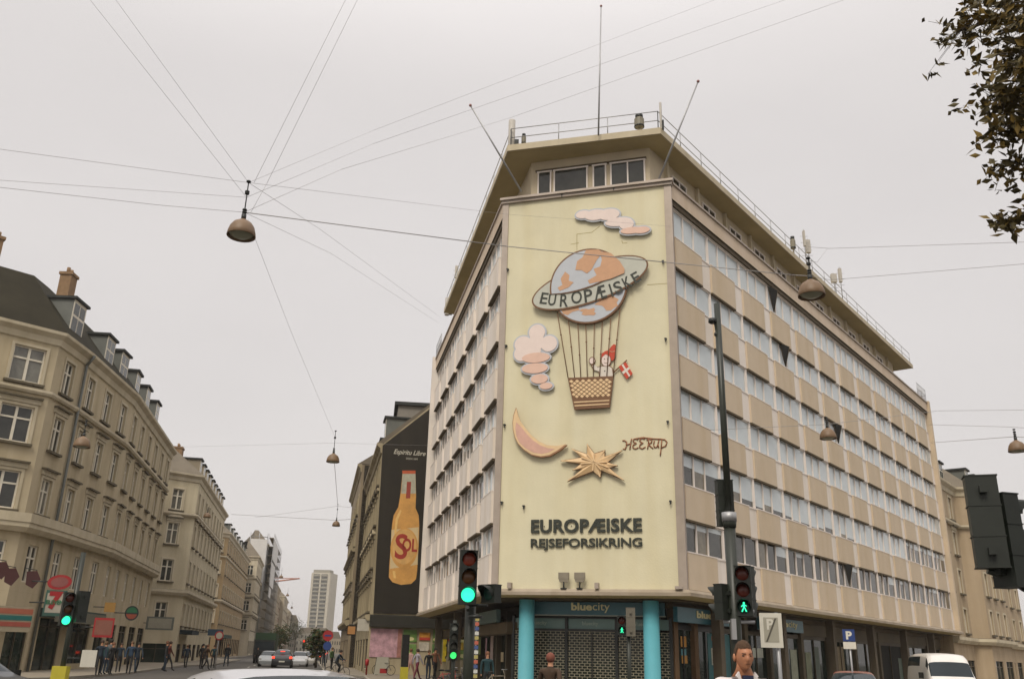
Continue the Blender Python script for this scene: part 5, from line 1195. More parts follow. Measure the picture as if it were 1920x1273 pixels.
# right hand mast with several heads
base = at_d(1384, 1262, 14.6); top = at_d(1345, 570, 14.6); X, Y = base.x, base.y
t = thing('traffic_light', 'tallest slim dark mast with green walking man signal before the tan facade', 'traffic light', (X, Y, 0))
b = MB(); zt = top.z; zj = at_d(1368, 975, 14.6).z; b.tube((X, Y, 0), (X, Y, zj), 0.09, n=14); b.tube((X, Y, zj), (X, Y, zt), 0.055, n=12); b.lathe([(0.10, 0), (0.11, .06), (.11, .18), (.10, .22)], (X, Y, zj-0.12), n=14); b.build('pole', M_POLE, t)
b = MB(); b.lathe([(0.118, 0.0), (0.118, 0.14)], (X, Y, zj-0.02), n=14); b.build('collar', M_STEEL, t)
zc = at_d(1362, 940, 14.6).z
head(t, (X-0.02, Y+0.25, zc), facing(base)+PI+0.3, [('disc', M_GDIM)]*3, R=0.10, pitchz=0.245, hous=M_HOUSB, vis=True)
zc = at_d(1390, 1107, 14.6).z
head(t, (X+0.12, Y-0.12, zc), facing(base)-0.05, [('disc', M_RDIM), ('disc', M_RDIM), ('man', M_GREEN)], R=0.10, pitchz=0.245)
head(t, (X-0.20, Y+0.10, zc-0.17), facing(base)+PI+0.9, [('disc', M_GDIM)]*2, R=0.10, pitchz=0.26, hous=M_HOUSB)
head(t, (X+0.28, Y+0.20, zc+0.0), facing(base)+PI-0.5, [('disc', M_GDIM)]*3, R=0.10, pitchz=0.25, hous=M_HOUSB)
b = MB(); b.tube((X-0.18, Y, zc-0.3), (X+0.3, Y, zc-0.3), 0.03, n=6); b.tube((X-0.18, Y, zc-0.46), (X+0.3, Y, zc-0.46), 0.03, n=6); b.box(X-0.09, X-0.02, Y-0.14, Y-0.06, zc-0.72, zc-0.42); b.build('bracket_arm', M_STEEL, t)
cz = at_d(1338, 605, 14.6).z; cx = at_d(1338, 605, 14.6).x
b = MB(); b.lathe([(0.02, 0.10), (0.07, 0.08), (0.075, 0.02), (0.05, 0.0)], (cx-0.02, Y, cz-0.02), n=12); b.tube((cx+0.02, Y, cz+0.05), (cx+0.1, Y, cz+0.02), 0.02, n=6); b.tube((cx+0.02, Y, cz-0.02), (cx+0.04, Y, cz-0.2), 0.02, n=6); b.ball((cx+0.03, Y, cz-0.22), 0.04, n=5); b.build('camera_dome', M_DARK, t)
# pedestrian signal in front of the shutters
P = at_d(1166, 1172, 26); t = thing('traffic_light', 'small pedestrian signal with lit walking man in front of the roller grilles', 'traffic light', (P.x, P.y, 0))
b = MB(); b.tube((P.x+0.20, P.y+.12, 0), (P.x+0.20, P.y+.12, P.z-.1), .055, n=10); b.build('pole', M_POLE, t)
head(t, tuple(P), facing(P), [('disc', M_RDIM), ('man', M_GREEN)], R=0.10, pitchz=0.25)
head(t, (P.x+0.26, P.y+0.1, P.z+0.1), facing(P)+PI, [('disc', M_GDIM)]*3, R=0.10, pitchz=0.25, hous=mat('housing_grey', (0.13, 0.115, 0.085), 0.6, 0.1, 4))
# left side signal in front of the beige house
P = at_d(122, 1163, 26); base = (P.x, P.y); t = thing('traffic_light', 'traffic light with green lit in front of the beige corner house', 'traffic light', (P.x, P.y, 0))
b = MB(); b.tube((P.x+.1, P.y+.12, 0), (P.x+.1, P.y+.12, P.z+1.7), .065, n=10); b.build('pole', M_POLE, t)
zt = P.z+0.25; head(t, (P.x+0.02, P.y, P.z+0.28), facing(P)+0.25, [('disc', M_RDIM), ('disc', M_YDIM), ('disc', M_GREEN)], R=0.105, pitchz=0.27)
head(t, (P.x+0.26, P.y+0.15, P.z+0.35), facing(P)+PI+0.4, [('disc', M_GDIM)]*3, R=0.1, pitchz=0.25, hous=M_HOUS)
b = MB(); b.box(P.x-0.10, P.x+0.26, P.y-0.02, P.y+0.2, 0.25, 1.05); b.build('yellow_box', mat('sign_yellow', (0.42, 0.36, 0.03), 0.6), t)
# big signal backs near the right edge
P = at_d(1868, 1010, 9.0); t = thing('traffic_light', 'near dark traffic light seen from behind at the right edge of the photo', 'traffic light', (P.x+0.35, P.y+0.2, 0))
b = MB(); b.tube((P.x+0.42, P.y+0.1, 0), (P.x+0.42, P.y+0.1, P.z+0.1), 0.07, n=14); b.build('pole', M_POLE, t)
yb = facing(P)+PI
P2 = at_d(1846, 980, 9.0); P3 = at_d(1900, 1014, 9.1)
h1 = head(t, tuple(P2), yb+0.15, [('disc', M_GDIM)]*3, R=0.10, pitchz=0.265, hous=M_HOUSB)
h2 = head(t, tuple(P3), yb-0.8, [('disc', M_GDIM)]*3, R=0.10, pitchz=0.265, hous=M_HOUS)
a = at_d(1852, 1068, 9.0); c = at_d(1925, 1094, 9.1); b = MB(); b.tube(a, c, 0.035, n=8); b.tube(a+Vector((0, 0, 0.03)), c+Vector((0, 0.05, -0.05)), 0.02, n=8); b.tube((c.x, c.y, c.z), (P.x+0.42, P.y+0.1, P.z-0.55), 0.04, n=8); b.build('bracket_arm', M_POLE, t)

# ================================================================== street signs
M_SW = mat('sign_white', (0.60, 0.57, 0.48), 0.5, 0.06, 4); M_SG = mat('sign_grey_face', (0.34, 0.32, 0.25), 0.5, 0.06, 4); M_SB = mat('sign_blue', (0.02, 0.045, 0.16), 0.4, 0.05, 4)
M_SR = mat('sign_red', (0.30, 0.018, 0.018), 0.45, 0.08, 4)
def signpost(name, label, px, py, D, w_, h_, cat='street sign'):
    P = at_d(px, py, D); fr = Frame(P.x, P.y, math.cos(facing(P)), math.sin(facing(P)), P.z); t = thing(name, label, cat, (P.x, P.y, 0)); return t, fr, P
t, fr, P = signpost('zone_sign', 'white parking zone end sign with a grey P and a slash beside the mast', 1446, 1181, 17, .6, .9)
b = MB(fr); b.tube((0.1, -0.06, -P.z), (0.1, -0.06, 0.3), 0.035, n=8); b.build('post', M_STEEL, t)
b = MB(fr); b.box(-0.19, 0.19, 0, 0.02, -0.29, 0.29); pl = b.build('plate', M_SW, t)
b = MB(fr); b.box(-0.125, 0.125, 0.02, 0.024, -0.20, 0.215); b.build('grey_field', M_SG, pl)
text('sign_letter', 'P', 0.12, 0.18, fr, -0.07, 0.0245, 0.01, M_SW, pl, bold=0.03, depth=0.003)
b = MB(fr); b.prism([(-0.10, -0.19), (-0.07, -0.19), (0.10, 0.2), (0.07, 0.2)], 0.024, 0.030); b.build('slash', mat('sign_dark', (0.09, 0.08, 0.06), 0.5), pl)
t, fr, P = signpost('parking_sign', 'small blue parking sign with a white P and a white plate below it', 1592, 1197, 33, .5, .8)
b = MB(fr); b.tube((0, -0.06, -P.z), (0, -0.06, 0.3), 0.035, n=8); b.build('post', M_STEEL, t)
b = MB(fr); b.box(-0.19, 0.19, 0, 0.02, -0.08, 0.30); pl = b.build('plate', M_SB, t); text('sign_letter', 'P', 0.19, 0.26, fr, -0.09, 0.0205, -0.02, M_SW, pl, bold=0.04, depth=0.004)
b = MB(fr); b.box(-0.20, 0.20, 0, 0.02, -0.32, -0.10); b.build('sub_plate', M_SW, t)
for k, (px, py, D, lab) in enumerate(((615, 1191, 60, 'upper red round sign on a post where the right pavement meets the road'), (411, 1191, 75, 'red and white round sign in front of the ochre brick house'))):
    t, fr, P = signpost('round_sign', lab, px, py, D, .6, .6); R_ = 0.33
    b = MB(fr); b.tube((0, -0.06, -P.z), (0, -0.06, 0.3), 0.035, n=6); b.build('post', M_STEEL, t)
    b = MB(fr); b.prism(ell(0, 0, R_, R_, 20), 0, 0.02); pl = b.build('plate', M_SR, t); b = MB(fr); b.prism(ell(0, 0, R_*.72, R_*.72, 20) if k else [(-.2, -.05), (.2, -.05), (.2, .05), (-.2, .05)], 0.02, 0.026); b.build('inner_field', M_SB if not k else M_SG, pl)
    if k == 0: b = MB(fr); b.prism(ell(0.02, -0.62, R_*.8, R_*.8, 20), 0, 0.02); b.build('lower_plate', M_SB, t)
def wallsign(name, label, px, py, D, w_, h_, m, m2=None, kind='rect', txt=None, tm=None, yaw=0):
    P = at_d(px, py, D); y = facing(P)+yaw; fr = Frame(P.x, P.y, math.cos(y), math.sin(y), P.z); t = thing(name, label, 'shop sign', tuple(P))
    b = MB(fr)
    if kind == 'oval': b.prism(ell(0, 0, w_/2, h_/2, 24, 0.12), -0.12, 0.0)
    else: b.box(-w_/2, w_/2, -0.12, 0, -h_/2, h_/2)
    b.build('panel', m, t)
    if m2:
        b = MB(fr)
        if kind == 'oval': b.prism(ell(0, 0, w_*.36, h_*.34, 24, 0.12), 0.0, 0.01)
        else: b.box(-w_*.42, w_*.42, 0.0, 0.012, -h_*.38, h_*.38)
        b.build('face', m2, t)
    b = MB(fr); b.tube((-w_/2, -0.05, 0), (-w_/2-0.6, -0.25, 0), 0.03, n=5); b.build('bracket', M_DARK, t)
    if txt: text('sign_lettering', txt[0], txt[1], txt[2], fr, -txt[1]/2, 0.014, -txt[2]/2+txt[3], tm, t, bold=0.03, depth=0.01)
    return t, fr
wallsign('oval_sign', 'red oval sign projecting from the beige corner house above the green signal', 112, 1091, 44, .95, .62, M_SR, mat('oval_cream', (0.22, 0.07, 0.06), 0.6), 'oval')
t, fr = wallsign('number_sign', 'white square sign with a big red 7 under the red oval sign', 103, 1130, 46, .85, 1.1, mat('sign_green_edge', (0.04, 0.10, 0.075), 0.5), mat('sign_dull_white', (0.38, 0.34, 0.27), 0.6))
text('sign_lettering', '7', .55, .78, fr, -.28, .016, -.28, M_SR, t, bold=.06, depth=.01); text('sign_lettering', 'ELEVEN', .7, .18, fr, -.36, .03, -.06, mat('sign_green', (0.02, 0.14, 0.06), 0.5), t, bold=.03, depth=.01)
wallsign('shop_flag_sign', 'bright red square sign with a pale panel projecting over the pavement crowd', 194, 1176, 52, 0.95, 0.95, M_SR, mat('flag_pale', (0.20, 0.075, 0.05), 0.6))
t, fr = wallsign('small_round_sign', 'round dark sign with green top and red bottom by the cream corner house', 247, 1149, 62, .80, .88, mat('round_dark', (0.008, 0.015, 0.012), 0.4), None, 'oval')
b = MB(fr); b.prism(ell(0, 0, .32, .35, 14, 0, 0, 0.1, 3.04), 0, .01); b.build('green_half', mat('half_green', (0.01, 0.09, 0.035), 0.5), t); b = MB(fr); b.prism(ell(0, 0, .32, .35, 14, 0, 0, 3.3, 6.1), 0, .01); b.build('red_half', mat('half_red', (0.22, 0.045, 0.02), 0.5), t)
wallsign('flat_sign', 'grey framed rectangular sign over the door of the cream corner house', 300, 1168, 88, 2.3, 1.1, mat('frame_grey', (0.14, 0.15, 0.13), 0.5), mat('face_grey', (0.33, 0.31, 0.24), 0.6))
wallsign('pizza_sign', 'orange and green sign on the beige house above the red square sign', 206, 1138, 60, .6, .55, mat('sign_orange', (0.26, 0.14, 0.03), 0.6))
wallsign('square_sign', 'black square sign with orange print on the right side of the street', 659, 1181, 66, .62, .68, M_BLK, mat('sign_orange_dk', (0.36, 0.17, 0.05), 0.6))
wallsign('blue_sign', 'dark blue rectangular sign in front of the ochre brick house', 404, 1185, 80, 1.2, .5, mat('deep_blue', (0.02, 0.045, 0.07), 0.5))
wallsign('white_board', 'bright white board standing on the left pavement among the crowd', 166, 1234, 46, .62, .72, M_SW)
wallsign('fascia_board', 'pale shop fascia board beside the black square sign', 683, 1171, 69.5, 1.0, .85, mat('pale_fascia', (0.42, 0.39, 0.32), 0.6))
# striped fascia of the corner shop: orange, green and red bands
F1_ = f1[1]; t = thing('shop_fascia', 'white fascia with orange, green and red stripes on the beige corner house', 'shop sign', tuple(F1_.pt(2, 0.2, 3)))
def fz(y): return F1_.hit(25, y, 0.4)[1]
ua, ub = F1_.hit(-40, 1160, 0.4)[0], F1_.hit(60, 1160, 0.4)[0]
b = MB(F1_); b.box(ua, ub, 0.16, 0.36, fz(1184), fz(1136)); b.build('board', mat('fascia_cream', (0.26, 0.22, 0.15), 0.6), t)
for y0, y1, m in ((1140, 1150, mat('stripe_orange', (0.30, 0.09, 0.05), 0.6)), (1153, 1162, mat('stripe_green', (0.01, 0.10, 0.09), 0.6)), (1165, 1174, mat('stripe_red', (0.26, 0.06, 0.04), 0.6))):
    b = MB(F1_); b.box(ua, ub, 0.36, 0.375, fz(y1), fz(y0)); b.build('stripe', m, t)
t = thing('awning', 'dark awning over the shops of the beige corner house', 'awning', tuple(f1[3].pt(1, 0, 3)))
b = MB(f1[3]); b.prism([(0.5, 3.0), (9.2, 3.0), (9.2, 3.5), (0.5, 3.5)], 0.02, 0.9); b.build('cloth', mat('awning_green', (0.035, 0.06, 0.05), 0.8), t); b = MB(f1[3]); b.box(0.5, 9.2, 0.9, 0.93, 2.75, 3.4); b.build('valance', mat('awning_valance', (0.16, 0.15, 0.11), 0.8), t)
t = thing('awning', 'black awning at the foot of the cream corner house on its street side', 'awning', tuple(f2[2].pt(1, 0, 3)))
b = MB(f2[2]); b.prism([(1.0, 2.7), (7, 2.7), (7, 3.1), (1.0, 3.1)], 0.02, 1.2); b.build('cloth', mat('awning_black', (0.015, 0.025, 0.03), 0.8), t)
t = thing('awning', 'green awning over the shops of the ochre brick house', 'awning', tuple(f3[1].pt(1, 0, 3)))
b = MB(f3[1]); b.prism([(1.0, 2.9), (12, 2.9), (12, 3.4), (1.0, 3.4)], 0.02, 1.4); b.build('cloth', mat('awning_green', (0.035, 0.06, 0.05), 0.8), t)
# rubber mascot-free flags near the left edge: small hanging pennants
for k, (px, py) in enumerate(((4, 1068), (22, 1080), (62, 1085))):
    P = at_d(px, py, 45); t = thing('pennant', ['leftmost', 'middle', 'rightmost'][k]+' of three small dark red pennants on the beige corner house', 'pennant', tuple(P), 0, 'pennants on the beige corner house')
    fr = Frame(P.x, P.y, 1, 0.6, P.z); b = MB(fr); b.prism([(-.3, .3), (.1, .35), (.3, 0), (.05, -.4), (-.25, -.25)], 0, .02); b.build('cloth', mat('pennant_red', (0.06, 0.02, 0.018), 0.8), t); b = MB(fr); b.tube((-.4, -.05, .45), (.1, -.05, .38), .02, n=5); b.build('rod', M_DARK, t)
# ================================================================== people
M_SKIN = mat('skin', (0.42, 0.21, 0.12), 0.55, 0.06, 8)
def seg_dist(p, a, c):
    ab = c-a; t = max(0, min(1, (p-a).dot(ab)/max(1e-9, ab.dot(ab)))); return (p-(a+ab*t)).length
def body_mesh(J, links, radii, regions, sub=1):
    """one continuous skin from a joint graph; regions: link index -> material slot"""
    names = list(J); idx = {n: i for i, n in enumerate(names)}
    me = bpy.data.meshes.new('sk'); me.from_pydata([J[n] for n in names], [(idx[a], idx[c]) for a, c, _ in links], [])
    o = bpy.data.objects.new('sk', me); COL.objects.link(o); sk = o.modifiers.new('s', 'SKIN'); sk.use_smooth_shade = True; sk.branch_smoothing = 0.6
    for n in names:
        r = radii[n]; v = me.skin_vertices[0].data[idx[n]]; v.radius = r if hasattr(r, '__len__') else (r, r)
        v.use_root = (n == 'pelvis')
    if sub: sd_ = o.modifiers.new('d', 'SUBSURF'); sd_.levels = sub
    dg = bpy.context.evaluated_depsgraph_get(); out = bpy.data.meshes.new_from_object(o.evaluated_get(dg)); bpy.data.objects.remove(o); bpy.data.meshes.remove(me)
    V = {n: Vector(J[n]) for n in names}
    mi = []
    for p in out.polygons:
        c = Vector(p.center); best = min(links, key=lambda l: seg_dist(c, V[l[0]], V[l[1]])-0.3*min(max(radii[l[0]]) if hasattr(radii[l[0]], '__len__') else radii[l[0]], 0.1)); mi.append(best[2])
    for _m in (M_SKIN, M_BLK, M_BLK, M_BLK): out.materials.append(_m)
    out.polygons.foreach_set('material_index', mi); out.polygons.foreach_set('use_smooth', [True]*len(mi)); return out
_body = {}
def body(pose, H=1.75):
    key = (pose, H)
    if key in _body: return _body[key]
    k = H/1.75; s = {'stand': 0.03, 'walk': 0.30, 'walk2': -0.26}.get(pose, 0.0)
    J = dict(pelvis=(0, 0, .95), waist=(0, 0, 1.10), chest=(0, .0, 1.32), neckb=(0, .0, 1.46), neck=(0, -.015, 1.53), head=(0, -.03, 1.62), crown=(0, -.02, 1.70),
        hl=(-.10, 0, .90), hr=(.10, 0, .90), kl=(-.10, -s*.6-.03, .50), kr=(.10, s*.35-.03, .50), al=(-.10, -s, .09), ar=(.10, s*1.1, .09), tl=(-.11, -s-.15, .035), tr=(.11, s*1.1-.15, .035),
        sl=(-.19, 0, 1.42), sr=(.19, 0, 1.42), el=(-.25, .03+s*.5, 1.15), er=(.25, .03-s*.5, 1.15), wl=(-.25, -.05+s*.8, .90), wr=(.25, -.05-s*.8, .90), fl=(-.245, -.07+s*.85, .80), fr=(.245, -.07-s*.85, .80))
    R_ = dict(pelvis=(.155, .115), waist=(.145, .105), chest=(.17, .115), neckb=(.09, .075), neck=(.055, .055), head=(.078, .098), crown=(.06, .075), hl=(.09, .095), hr=(.09, .095), kl=.062, kr=.062, al=.045, ar=.045, tl=.04, tr=.04,
        sl=.07, sr=.07, el=.05, er=.05, wl=.034, wr=.034, fl=(.03, .02), fr=(.03, .02))
    if pose == 'bike':
        J.update(pelvis=(0, .10, .98), waist=(0, .02, 1.12), chest=(0, -.12, 1.32), neckb=(0, -.18, 1.44), neck=(0, -.20, 1.50), head=(0, -.23, 1.58), crown=(0, -.23, 1.67), hl=(-.1, .08, .94), hr=(.1, .08, .94),
            kl=(-.12, -.28, .78), kr=(.12, -.18, .62), al=(-.12, -.10, .42), ar=(.12, -.04, .22), tl=(-.12, -.24, .40), tr=(.12, -.18, .20), sl=(-.19, -.14, 1.38), sr=(.19, -.14, 1.38), el=(-.25, -.26, 1.16), er=(.25, -.26, 1.16), wl=(-.24, -.46, 1.08), wr=(.24, -.46, 1.08), fl=(-.24, -.54, 1.06), fr=(.24, -.54, 1.06))
    J = {n: (p[0]*k, p[1]*k, p[2]*k) for n, p in J.items()}; R_ = {n: (tuple(x*k for x in r) if hasattr(r, '__len__') else (r*k, r*k)) for n, r in R_.items()}
    # slots: 0 skin, 1 coat, 2 trousers, 3 shoes
    Lk = [('pelvis', 'waist', 1), ('waist', 'chest', 1), ('chest', 'neckb', 1), ('neckb', 'neck', 0), ('neck', 'head', 0), ('head', 'crown', 0), ('pelvis', 'hl', 2), ('pelvis', 'hr', 2), ('hl', 'kl', 2), ('hr', 'kr', 2), ('kl', 'al', 2), ('kr', 'ar', 2), ('al', 'tl', 3), ('ar', 'tr', 3),
        ('chest', 'sl', 1), ('chest', 'sr', 1), ('sl', 'el', 1), ('sr', 'er', 1), ('el', 'wl', 1), ('er', 'wr', 1), ('wl', 'fl', 0), ('wr', 'fr', 0)]
    _body[key] = body_mesh(J, Lk, R_, None); _body[key+('h',)] = (J['head'], k); return _body[key]
M_SKIN = mat('skin', (0.42, 0.21, 0.12), 0.55, 0.06, 8)
_hair = {}
def person(label, x, y, z, yaw, pose, coat, trs, hair, group=None, H=1.75):
    t = thing('person', label, 'person', (0, 0, 0), 0, group)
    o = link('body', body(pose, H), t); me = o.data
    cm = lambda c, n: mat('cloth_%d_%d_%d' % tuple(int(q*1000) for q in c), c, 0.85, 0.15, 6)
    for i, m in enumerate((M_SKIN, cm(coat, 'c'), cm(trs, 't'), M_BLK)):
        o.material_slots[i].link = 'OBJECT'; o.material_slots[i].material = m
    hp, k = _body[(pose, H, 'h')]
    b = MB(); b.ball((hp[0], hp[1]+.028*k, hp[2]+.045*k), .098*k, n=7, sz=1.08, sy=1.12)
    b.build('hair', cm(hair, 'h'), t)
    t.location = (x, y, z); t.rotation_euler = (0, 0, yaw); return t
def ground_at(px, D): P = at_d(px, 1235, D); return P.x, P.y
NV = (0.012, 0.022, 0.035); BK = (0.012, 0.012, 0.012); GY = (0.10, 0.10, 0.10); TL = (0.01, 0.035, 0.04)
ppl = [(187, 54, NV, BK, 'walk', 0.5, 'leftmost dark clad person of the crowd beside the white board'), (195, 56, TL, NV, 'stand', 2.6, 'person in a teal coat just right of the leftmost walker in the crowd'), (204, 59, GY, NV, 'walk2', 3.0, 'person in a grey coat in the middle of the left crowd'),
    (209, 56, BK, BK, 'stand', 1.2, 'person in black at the right end of the tight left crowd'), (224, 61, NV, BK, 'walk', 0.4, 'left person of the walking pair in navy near the round dark sign'), (244, 58, (0.02, 0.04, 0.07), BK, 'walk2', 0.3, 'middle person of the navy clad pair below the round dark sign'),
    (257, 60, NV, NV, 'walk', 0.6, 'right person of the walking pair in navy, legs apart'), (310, 64, BK, NV, 'stand', 2.0, 'person with reddish hair under the grey framed sign'), (316, 66, (0.12, 0.03, 0.02), BK, 'walk', 1.9, 'person in a dark red top beside the person under the framed sign'),
    (349, 74, NV, BK, 'walk2', 3.3, 'person in navy standing alone left of the round red sign'), (378, 72, BK, BK, 'stand', 1.0, 'left person of the dark pair near the black awning'), (387, 71, (0.05, 0.025, 0.01), BK, 'walk', 1.4, 'right person of the dark pair near the black awning'),
    (400, 78, TL, BK, 'stand', 0.2, 'person in teal by the post of the red and white round sign'), (425, 84, BK, NV, 'walk', 0.1, 'person in black right of the red and white round sign'), (482, 100, BK, BK, 'walk2', 0.2, 'small distant person left of the green lorry'),
    (770, 58, (0.36, 0.22, 0.19), (0.36, 0.2, 0.16), 'walk', 2.5, 'person in a pink coat walking past the yellow poster'), (783, 57, (0.30, 0.27, 0.30), (0.12, 0.015, 0.03), 'walk2', 2.2, 'person in a pale grey top and dark red skirt below the yellow poster'),
    (804, 56, BK, NV, 'stand', 0.5, 'dark clad person right of the person in the dark red skirt'), (816, 57, (0.15, 0.06, 0.03), BK, 'walk', 0.6, 'person in a rust jacket at the foot of the white facade'), (914, 36.5, TL, BK, 'stand', 0.2, 'person in dark teal at the rack left of the left turquoise column'),
    (607, 92, BK, NV, 'walk', 0.2, 'distant person on the right pavement below the red round sign'), (622, 80, (0.05, 0.10, 0.03), BK, 'stand', 1.2, 'person in dark green on the right pavement beside the cyclist')]
HR = [(0.05, 0.03, 0.02), (0.10, 0.055, 0.025), (0.02, 0.016, 0.012), (0.14, 0.06, 0.03)]
for k, (px, D, c, tr_, pose, yaw, lab) in enumerate(ppl):
    x, y = ground_at(px, D); person(lab, x, y, 0.02 if D != 58 or px > 600 else 0.02, yaw, pose, c, tr_, HR[k % 4], H=[1.75, 1.66, 1.84, 1.70][(k*3+k//4) % 4])
x, y = ground_at(1032, 19.5); person('person in a dark brown jacket with reddish hair in front of the grilles', x, y, -0.08, PI*0.9, 'walk', (0.055, 0.032, 0.018), BK, (0.17, 0.055, 0.035), H=1.72)
x, y = ground_at(1085, 40)
# ---- near man in a white jacket
def near_man(px, D):
    P = at_d(px, 1236, D); t = thing('person', 'tanned man with short brown hair and white jacket below the dark mast', 'person', (0, 0, 0))
    J = dict(pelvis=(0, 0, .96), waist=(0, 0, 1.10), chest=(0, .01, 1.31), neckb=(0, .02, 1.445), neck=(0, -.020, 1.57),
        hl=(-.10, 0, .90), hr=(.10, 0, .90), kl=(-.10, -.2, .50), kr=(.10, .05, .50), al=(-.10, -.25, .09), ar=(.10, .28, .09), tl=(-.11, -.40, .04), tr=(.11, .14, .035),
        sl=(-.185, .015, 1.405), sr=(.185, .015, 1.405), el=(-.26, .10, 1.15), er=(.26, -.05, 1.15), wl=(-.25, .05, .91), wr=(.25, -.20, .93), pl=(-.248, .03, .865), pr=(.248, -.235, .885))
    R_ = dict(pelvis=(.16, .12), waist=(.15, .11), chest=(.175, .125), neckb=(.105, .085), neck=(.052, .055), hl=(.09, .095), hr=(.09, .095), kl=.062, kr=.062, al=.045, ar=.045, tl=.04, tr=.04, sl=.075, sr=.075, el=.055, er=.055, wl=.036, wr=.036, pl=(.04, .022), pr=(.04, .022))
    Lk = [('pelvis', 'waist', 1), ('waist', 'chest', 1), ('chest', 'neckb', 1), ('neckb', 'neck', 0), ('pelvis', 'hl', 2), ('pelvis', 'hr', 2), ('hl', 'kl', 2), ('hr', 'kr', 2), ('kl', 'al', 2), ('kr', 'ar', 2), ('al', 'tl', 3), ('ar', 'tr', 3),
        ('chest', 'sl', 1), ('chest', 'sr', 1), ('sl', 'el', 1), ('sr', 'er', 1), ('el', 'wl', 1), ('er', 'wr', 1), ('wl', 'pl', 0), ('wr', 'pr', 0)]
    for sd_, w_, y0 in (('l', -.248, .03), ('r', .248, -.235)):
        for q in range(4):
            n1, n2 = 'f%s%d' % (sd_, q), 'g%s%d' % (sd_, q); yy = y0-.03+.02*q; zz = (.865 if sd_ == 'l' else .885)
            J[n1] = (w_, yy, zz-.055); J[n2] = (w_*0.96, yy-.008, zz-.095+.006*abs(q-1)); R_[n1] = .009; R_[n2] = .0075; Lk += [('p'+sd_, n1, 0), (n1, n2, 0)]
        J['h'+sd_+'t'] = (w_*0.93, y0-.055, (.865 if sd_ == 'l' else .885)-.035); R_['h'+sd_+'t'] = .009; Lk.append(('p'+sd_, 'h'+sd_+'t', 0))
    R_ = {n: (r if hasattr(r, '__len__') else (r, r)) for n, r in R_.items()}
    me = body_mesh(J, Lk, R_, None, 2)
    MJ = mat('jacket_white', (0.62, 0.57, 0.55), 0.8, 0.08, 6, bump=0.3); MS = mat('skin_tanned', (0.40, 0.175, 0.09), 0.5, 0.16, 22, bump=0.08, bscale=120)
    for i, m in enumerate((MS, MJ, mat('jeans', (0.03, 0.04, 0.08), 0.9), M_BLK)): me.materials[i] = m
    link('body', me, t)
    # head: a shaped ball with brow, nose, cheeks and chin
    b = MB(); n1, n2 = 26, 36; c0 = Vector((0, -.035, 1.655)); rings = []
    for i in range(n1+1):
        ph = PI*i/n1; z = -math.cos(ph); rr_ = math.sin(ph); ring = []
        for j in range(n2):
            th = 2*PI*j/n2; dx, dy = math.sin(th), -math.cos(th)          # th=0 faces -y
            front = max(0, math.cos(th)); sx, sy, sz = .072, .096, .128
            r = rr_; x = dx*sx*r; y = dy*sy*r; zz = z*sz
            if z < 0: x *= 1-0.28*(-z)**1.6; y *= 1-0.10*(-z)
            y += (-0.016*front**3*max(0, 1-abs(z+0.72)/0.28))*1.0          # chin
            y += -0.026*math.exp(-((th if th < PI else th-2*PI)/0.17)**2)*math.exp(-((z+0.16)/0.17)**2)   # nose
            y += -0.007*math.exp(-((z-0.24)/0.10)**2)*front**2              # brow
            for sgn in (-1, 1): y += 0.011*math.exp(-(((th if th < PI else th-2*PI)-sgn*0.42)/0.17)**2)*math.exp(-((z-0.06)/0.10)**2)   # eye sockets
            y += -0.006*math.exp(-((z+0.46)/0.07)**2)*front**4              # lips
            ring.append(b.P((c0.x+x, c0.y+y, c0.z+zz)))
        rings.append(ring)
    for a, c in zip(rings[:-1], rings[1:]):
        for j in range(n2): k = (j+1) % n2; b.f.append([a[j], a[k], c[k], c[j]]); b.m.append(0); b.sm.append(True)
    for sx in (-1, 1): b.ball((sx*.078, -.02, 1.648), .026, n=6, sz=1.25, sx=.45)
    b.build('head', MS, t)
    for sx in (-1, 1): b = MB(); b.ball((sx*.030, -.113, 1.663), .010, n=6, sx=1.3, sz=.6); b.build('eye', mat('eye_dark', (0.06, 0.04, 0.03), 0.2), t)
    b = MB()
    for sx in (-1, 1): b.tube((sx*.014, -.134, 1.678), (sx*.048, -.122, 1.682), .003, n=5)
    b.tube((-.020, -.127, 1.598), (.020, -.127, 1.598), .0022, n=5); b.build('brow_and_mouth_line', mat('brow_brown', (0.06, 0.03, 0.02), 0.8), t)
    # short hair cap: offset upper/back skull with an uneven hairline
    b = MB(); r7 = random.Random(2); rings = []
    for i in range(13):
        ph = i/12; ring = []
        for j in range(40):
            th = 2*PI*j/40; front = math.cos(th); lim = (0.47+0.04*r7.random()) if front > 0.35 else ((-0.38+0.08*r7.random()) if front < -0.2 else 0.0+0.40*(front+0.2)/0.55-0.25*(1-abs(front))+0.06*r7.random())
            z = 1-(1-lim)*ph; rr_ = math.sqrt(max(0, 1-z*z)); x = math.sin(th)*(.079)*rr_; y = -math.cos(th)*.104*rr_; q = 1+0.06*(r7.random()-.5)
            ring.append(b.P((x*q, -.030+y*q, 1.655+z*.139*(1+0.03*(r7.random()-.5)*(1-abs(z))))))
        rings.append(ring)
    for a, c in zip(rings[:-1], rings[1:]):
        for j in range(40): k = (j+1) % 40; b.f.append([a[j], a[k], c[k], c[j]]); b.m.append(0); b.sm.append(True)
    b.build('hair', mat('hair_brown', (0.085, 0.045, 0.022), 0.85, 0.3, 60, bump=0.8, bscale=180), t)
    # open collar and dark shirt showing at the throat
    b = MB(); b.prism([(-.085, 1.455), (-.03, 1.38), (-.062, 1.485)], .07, .10); b.prism([(.085, 1.455), (.03, 1.38), (.062, 1.485)], .07, .10); b.v = [Vector((v.x, -v.y, v.z)) for v in b.v]; b.build('collar', MJ, t)
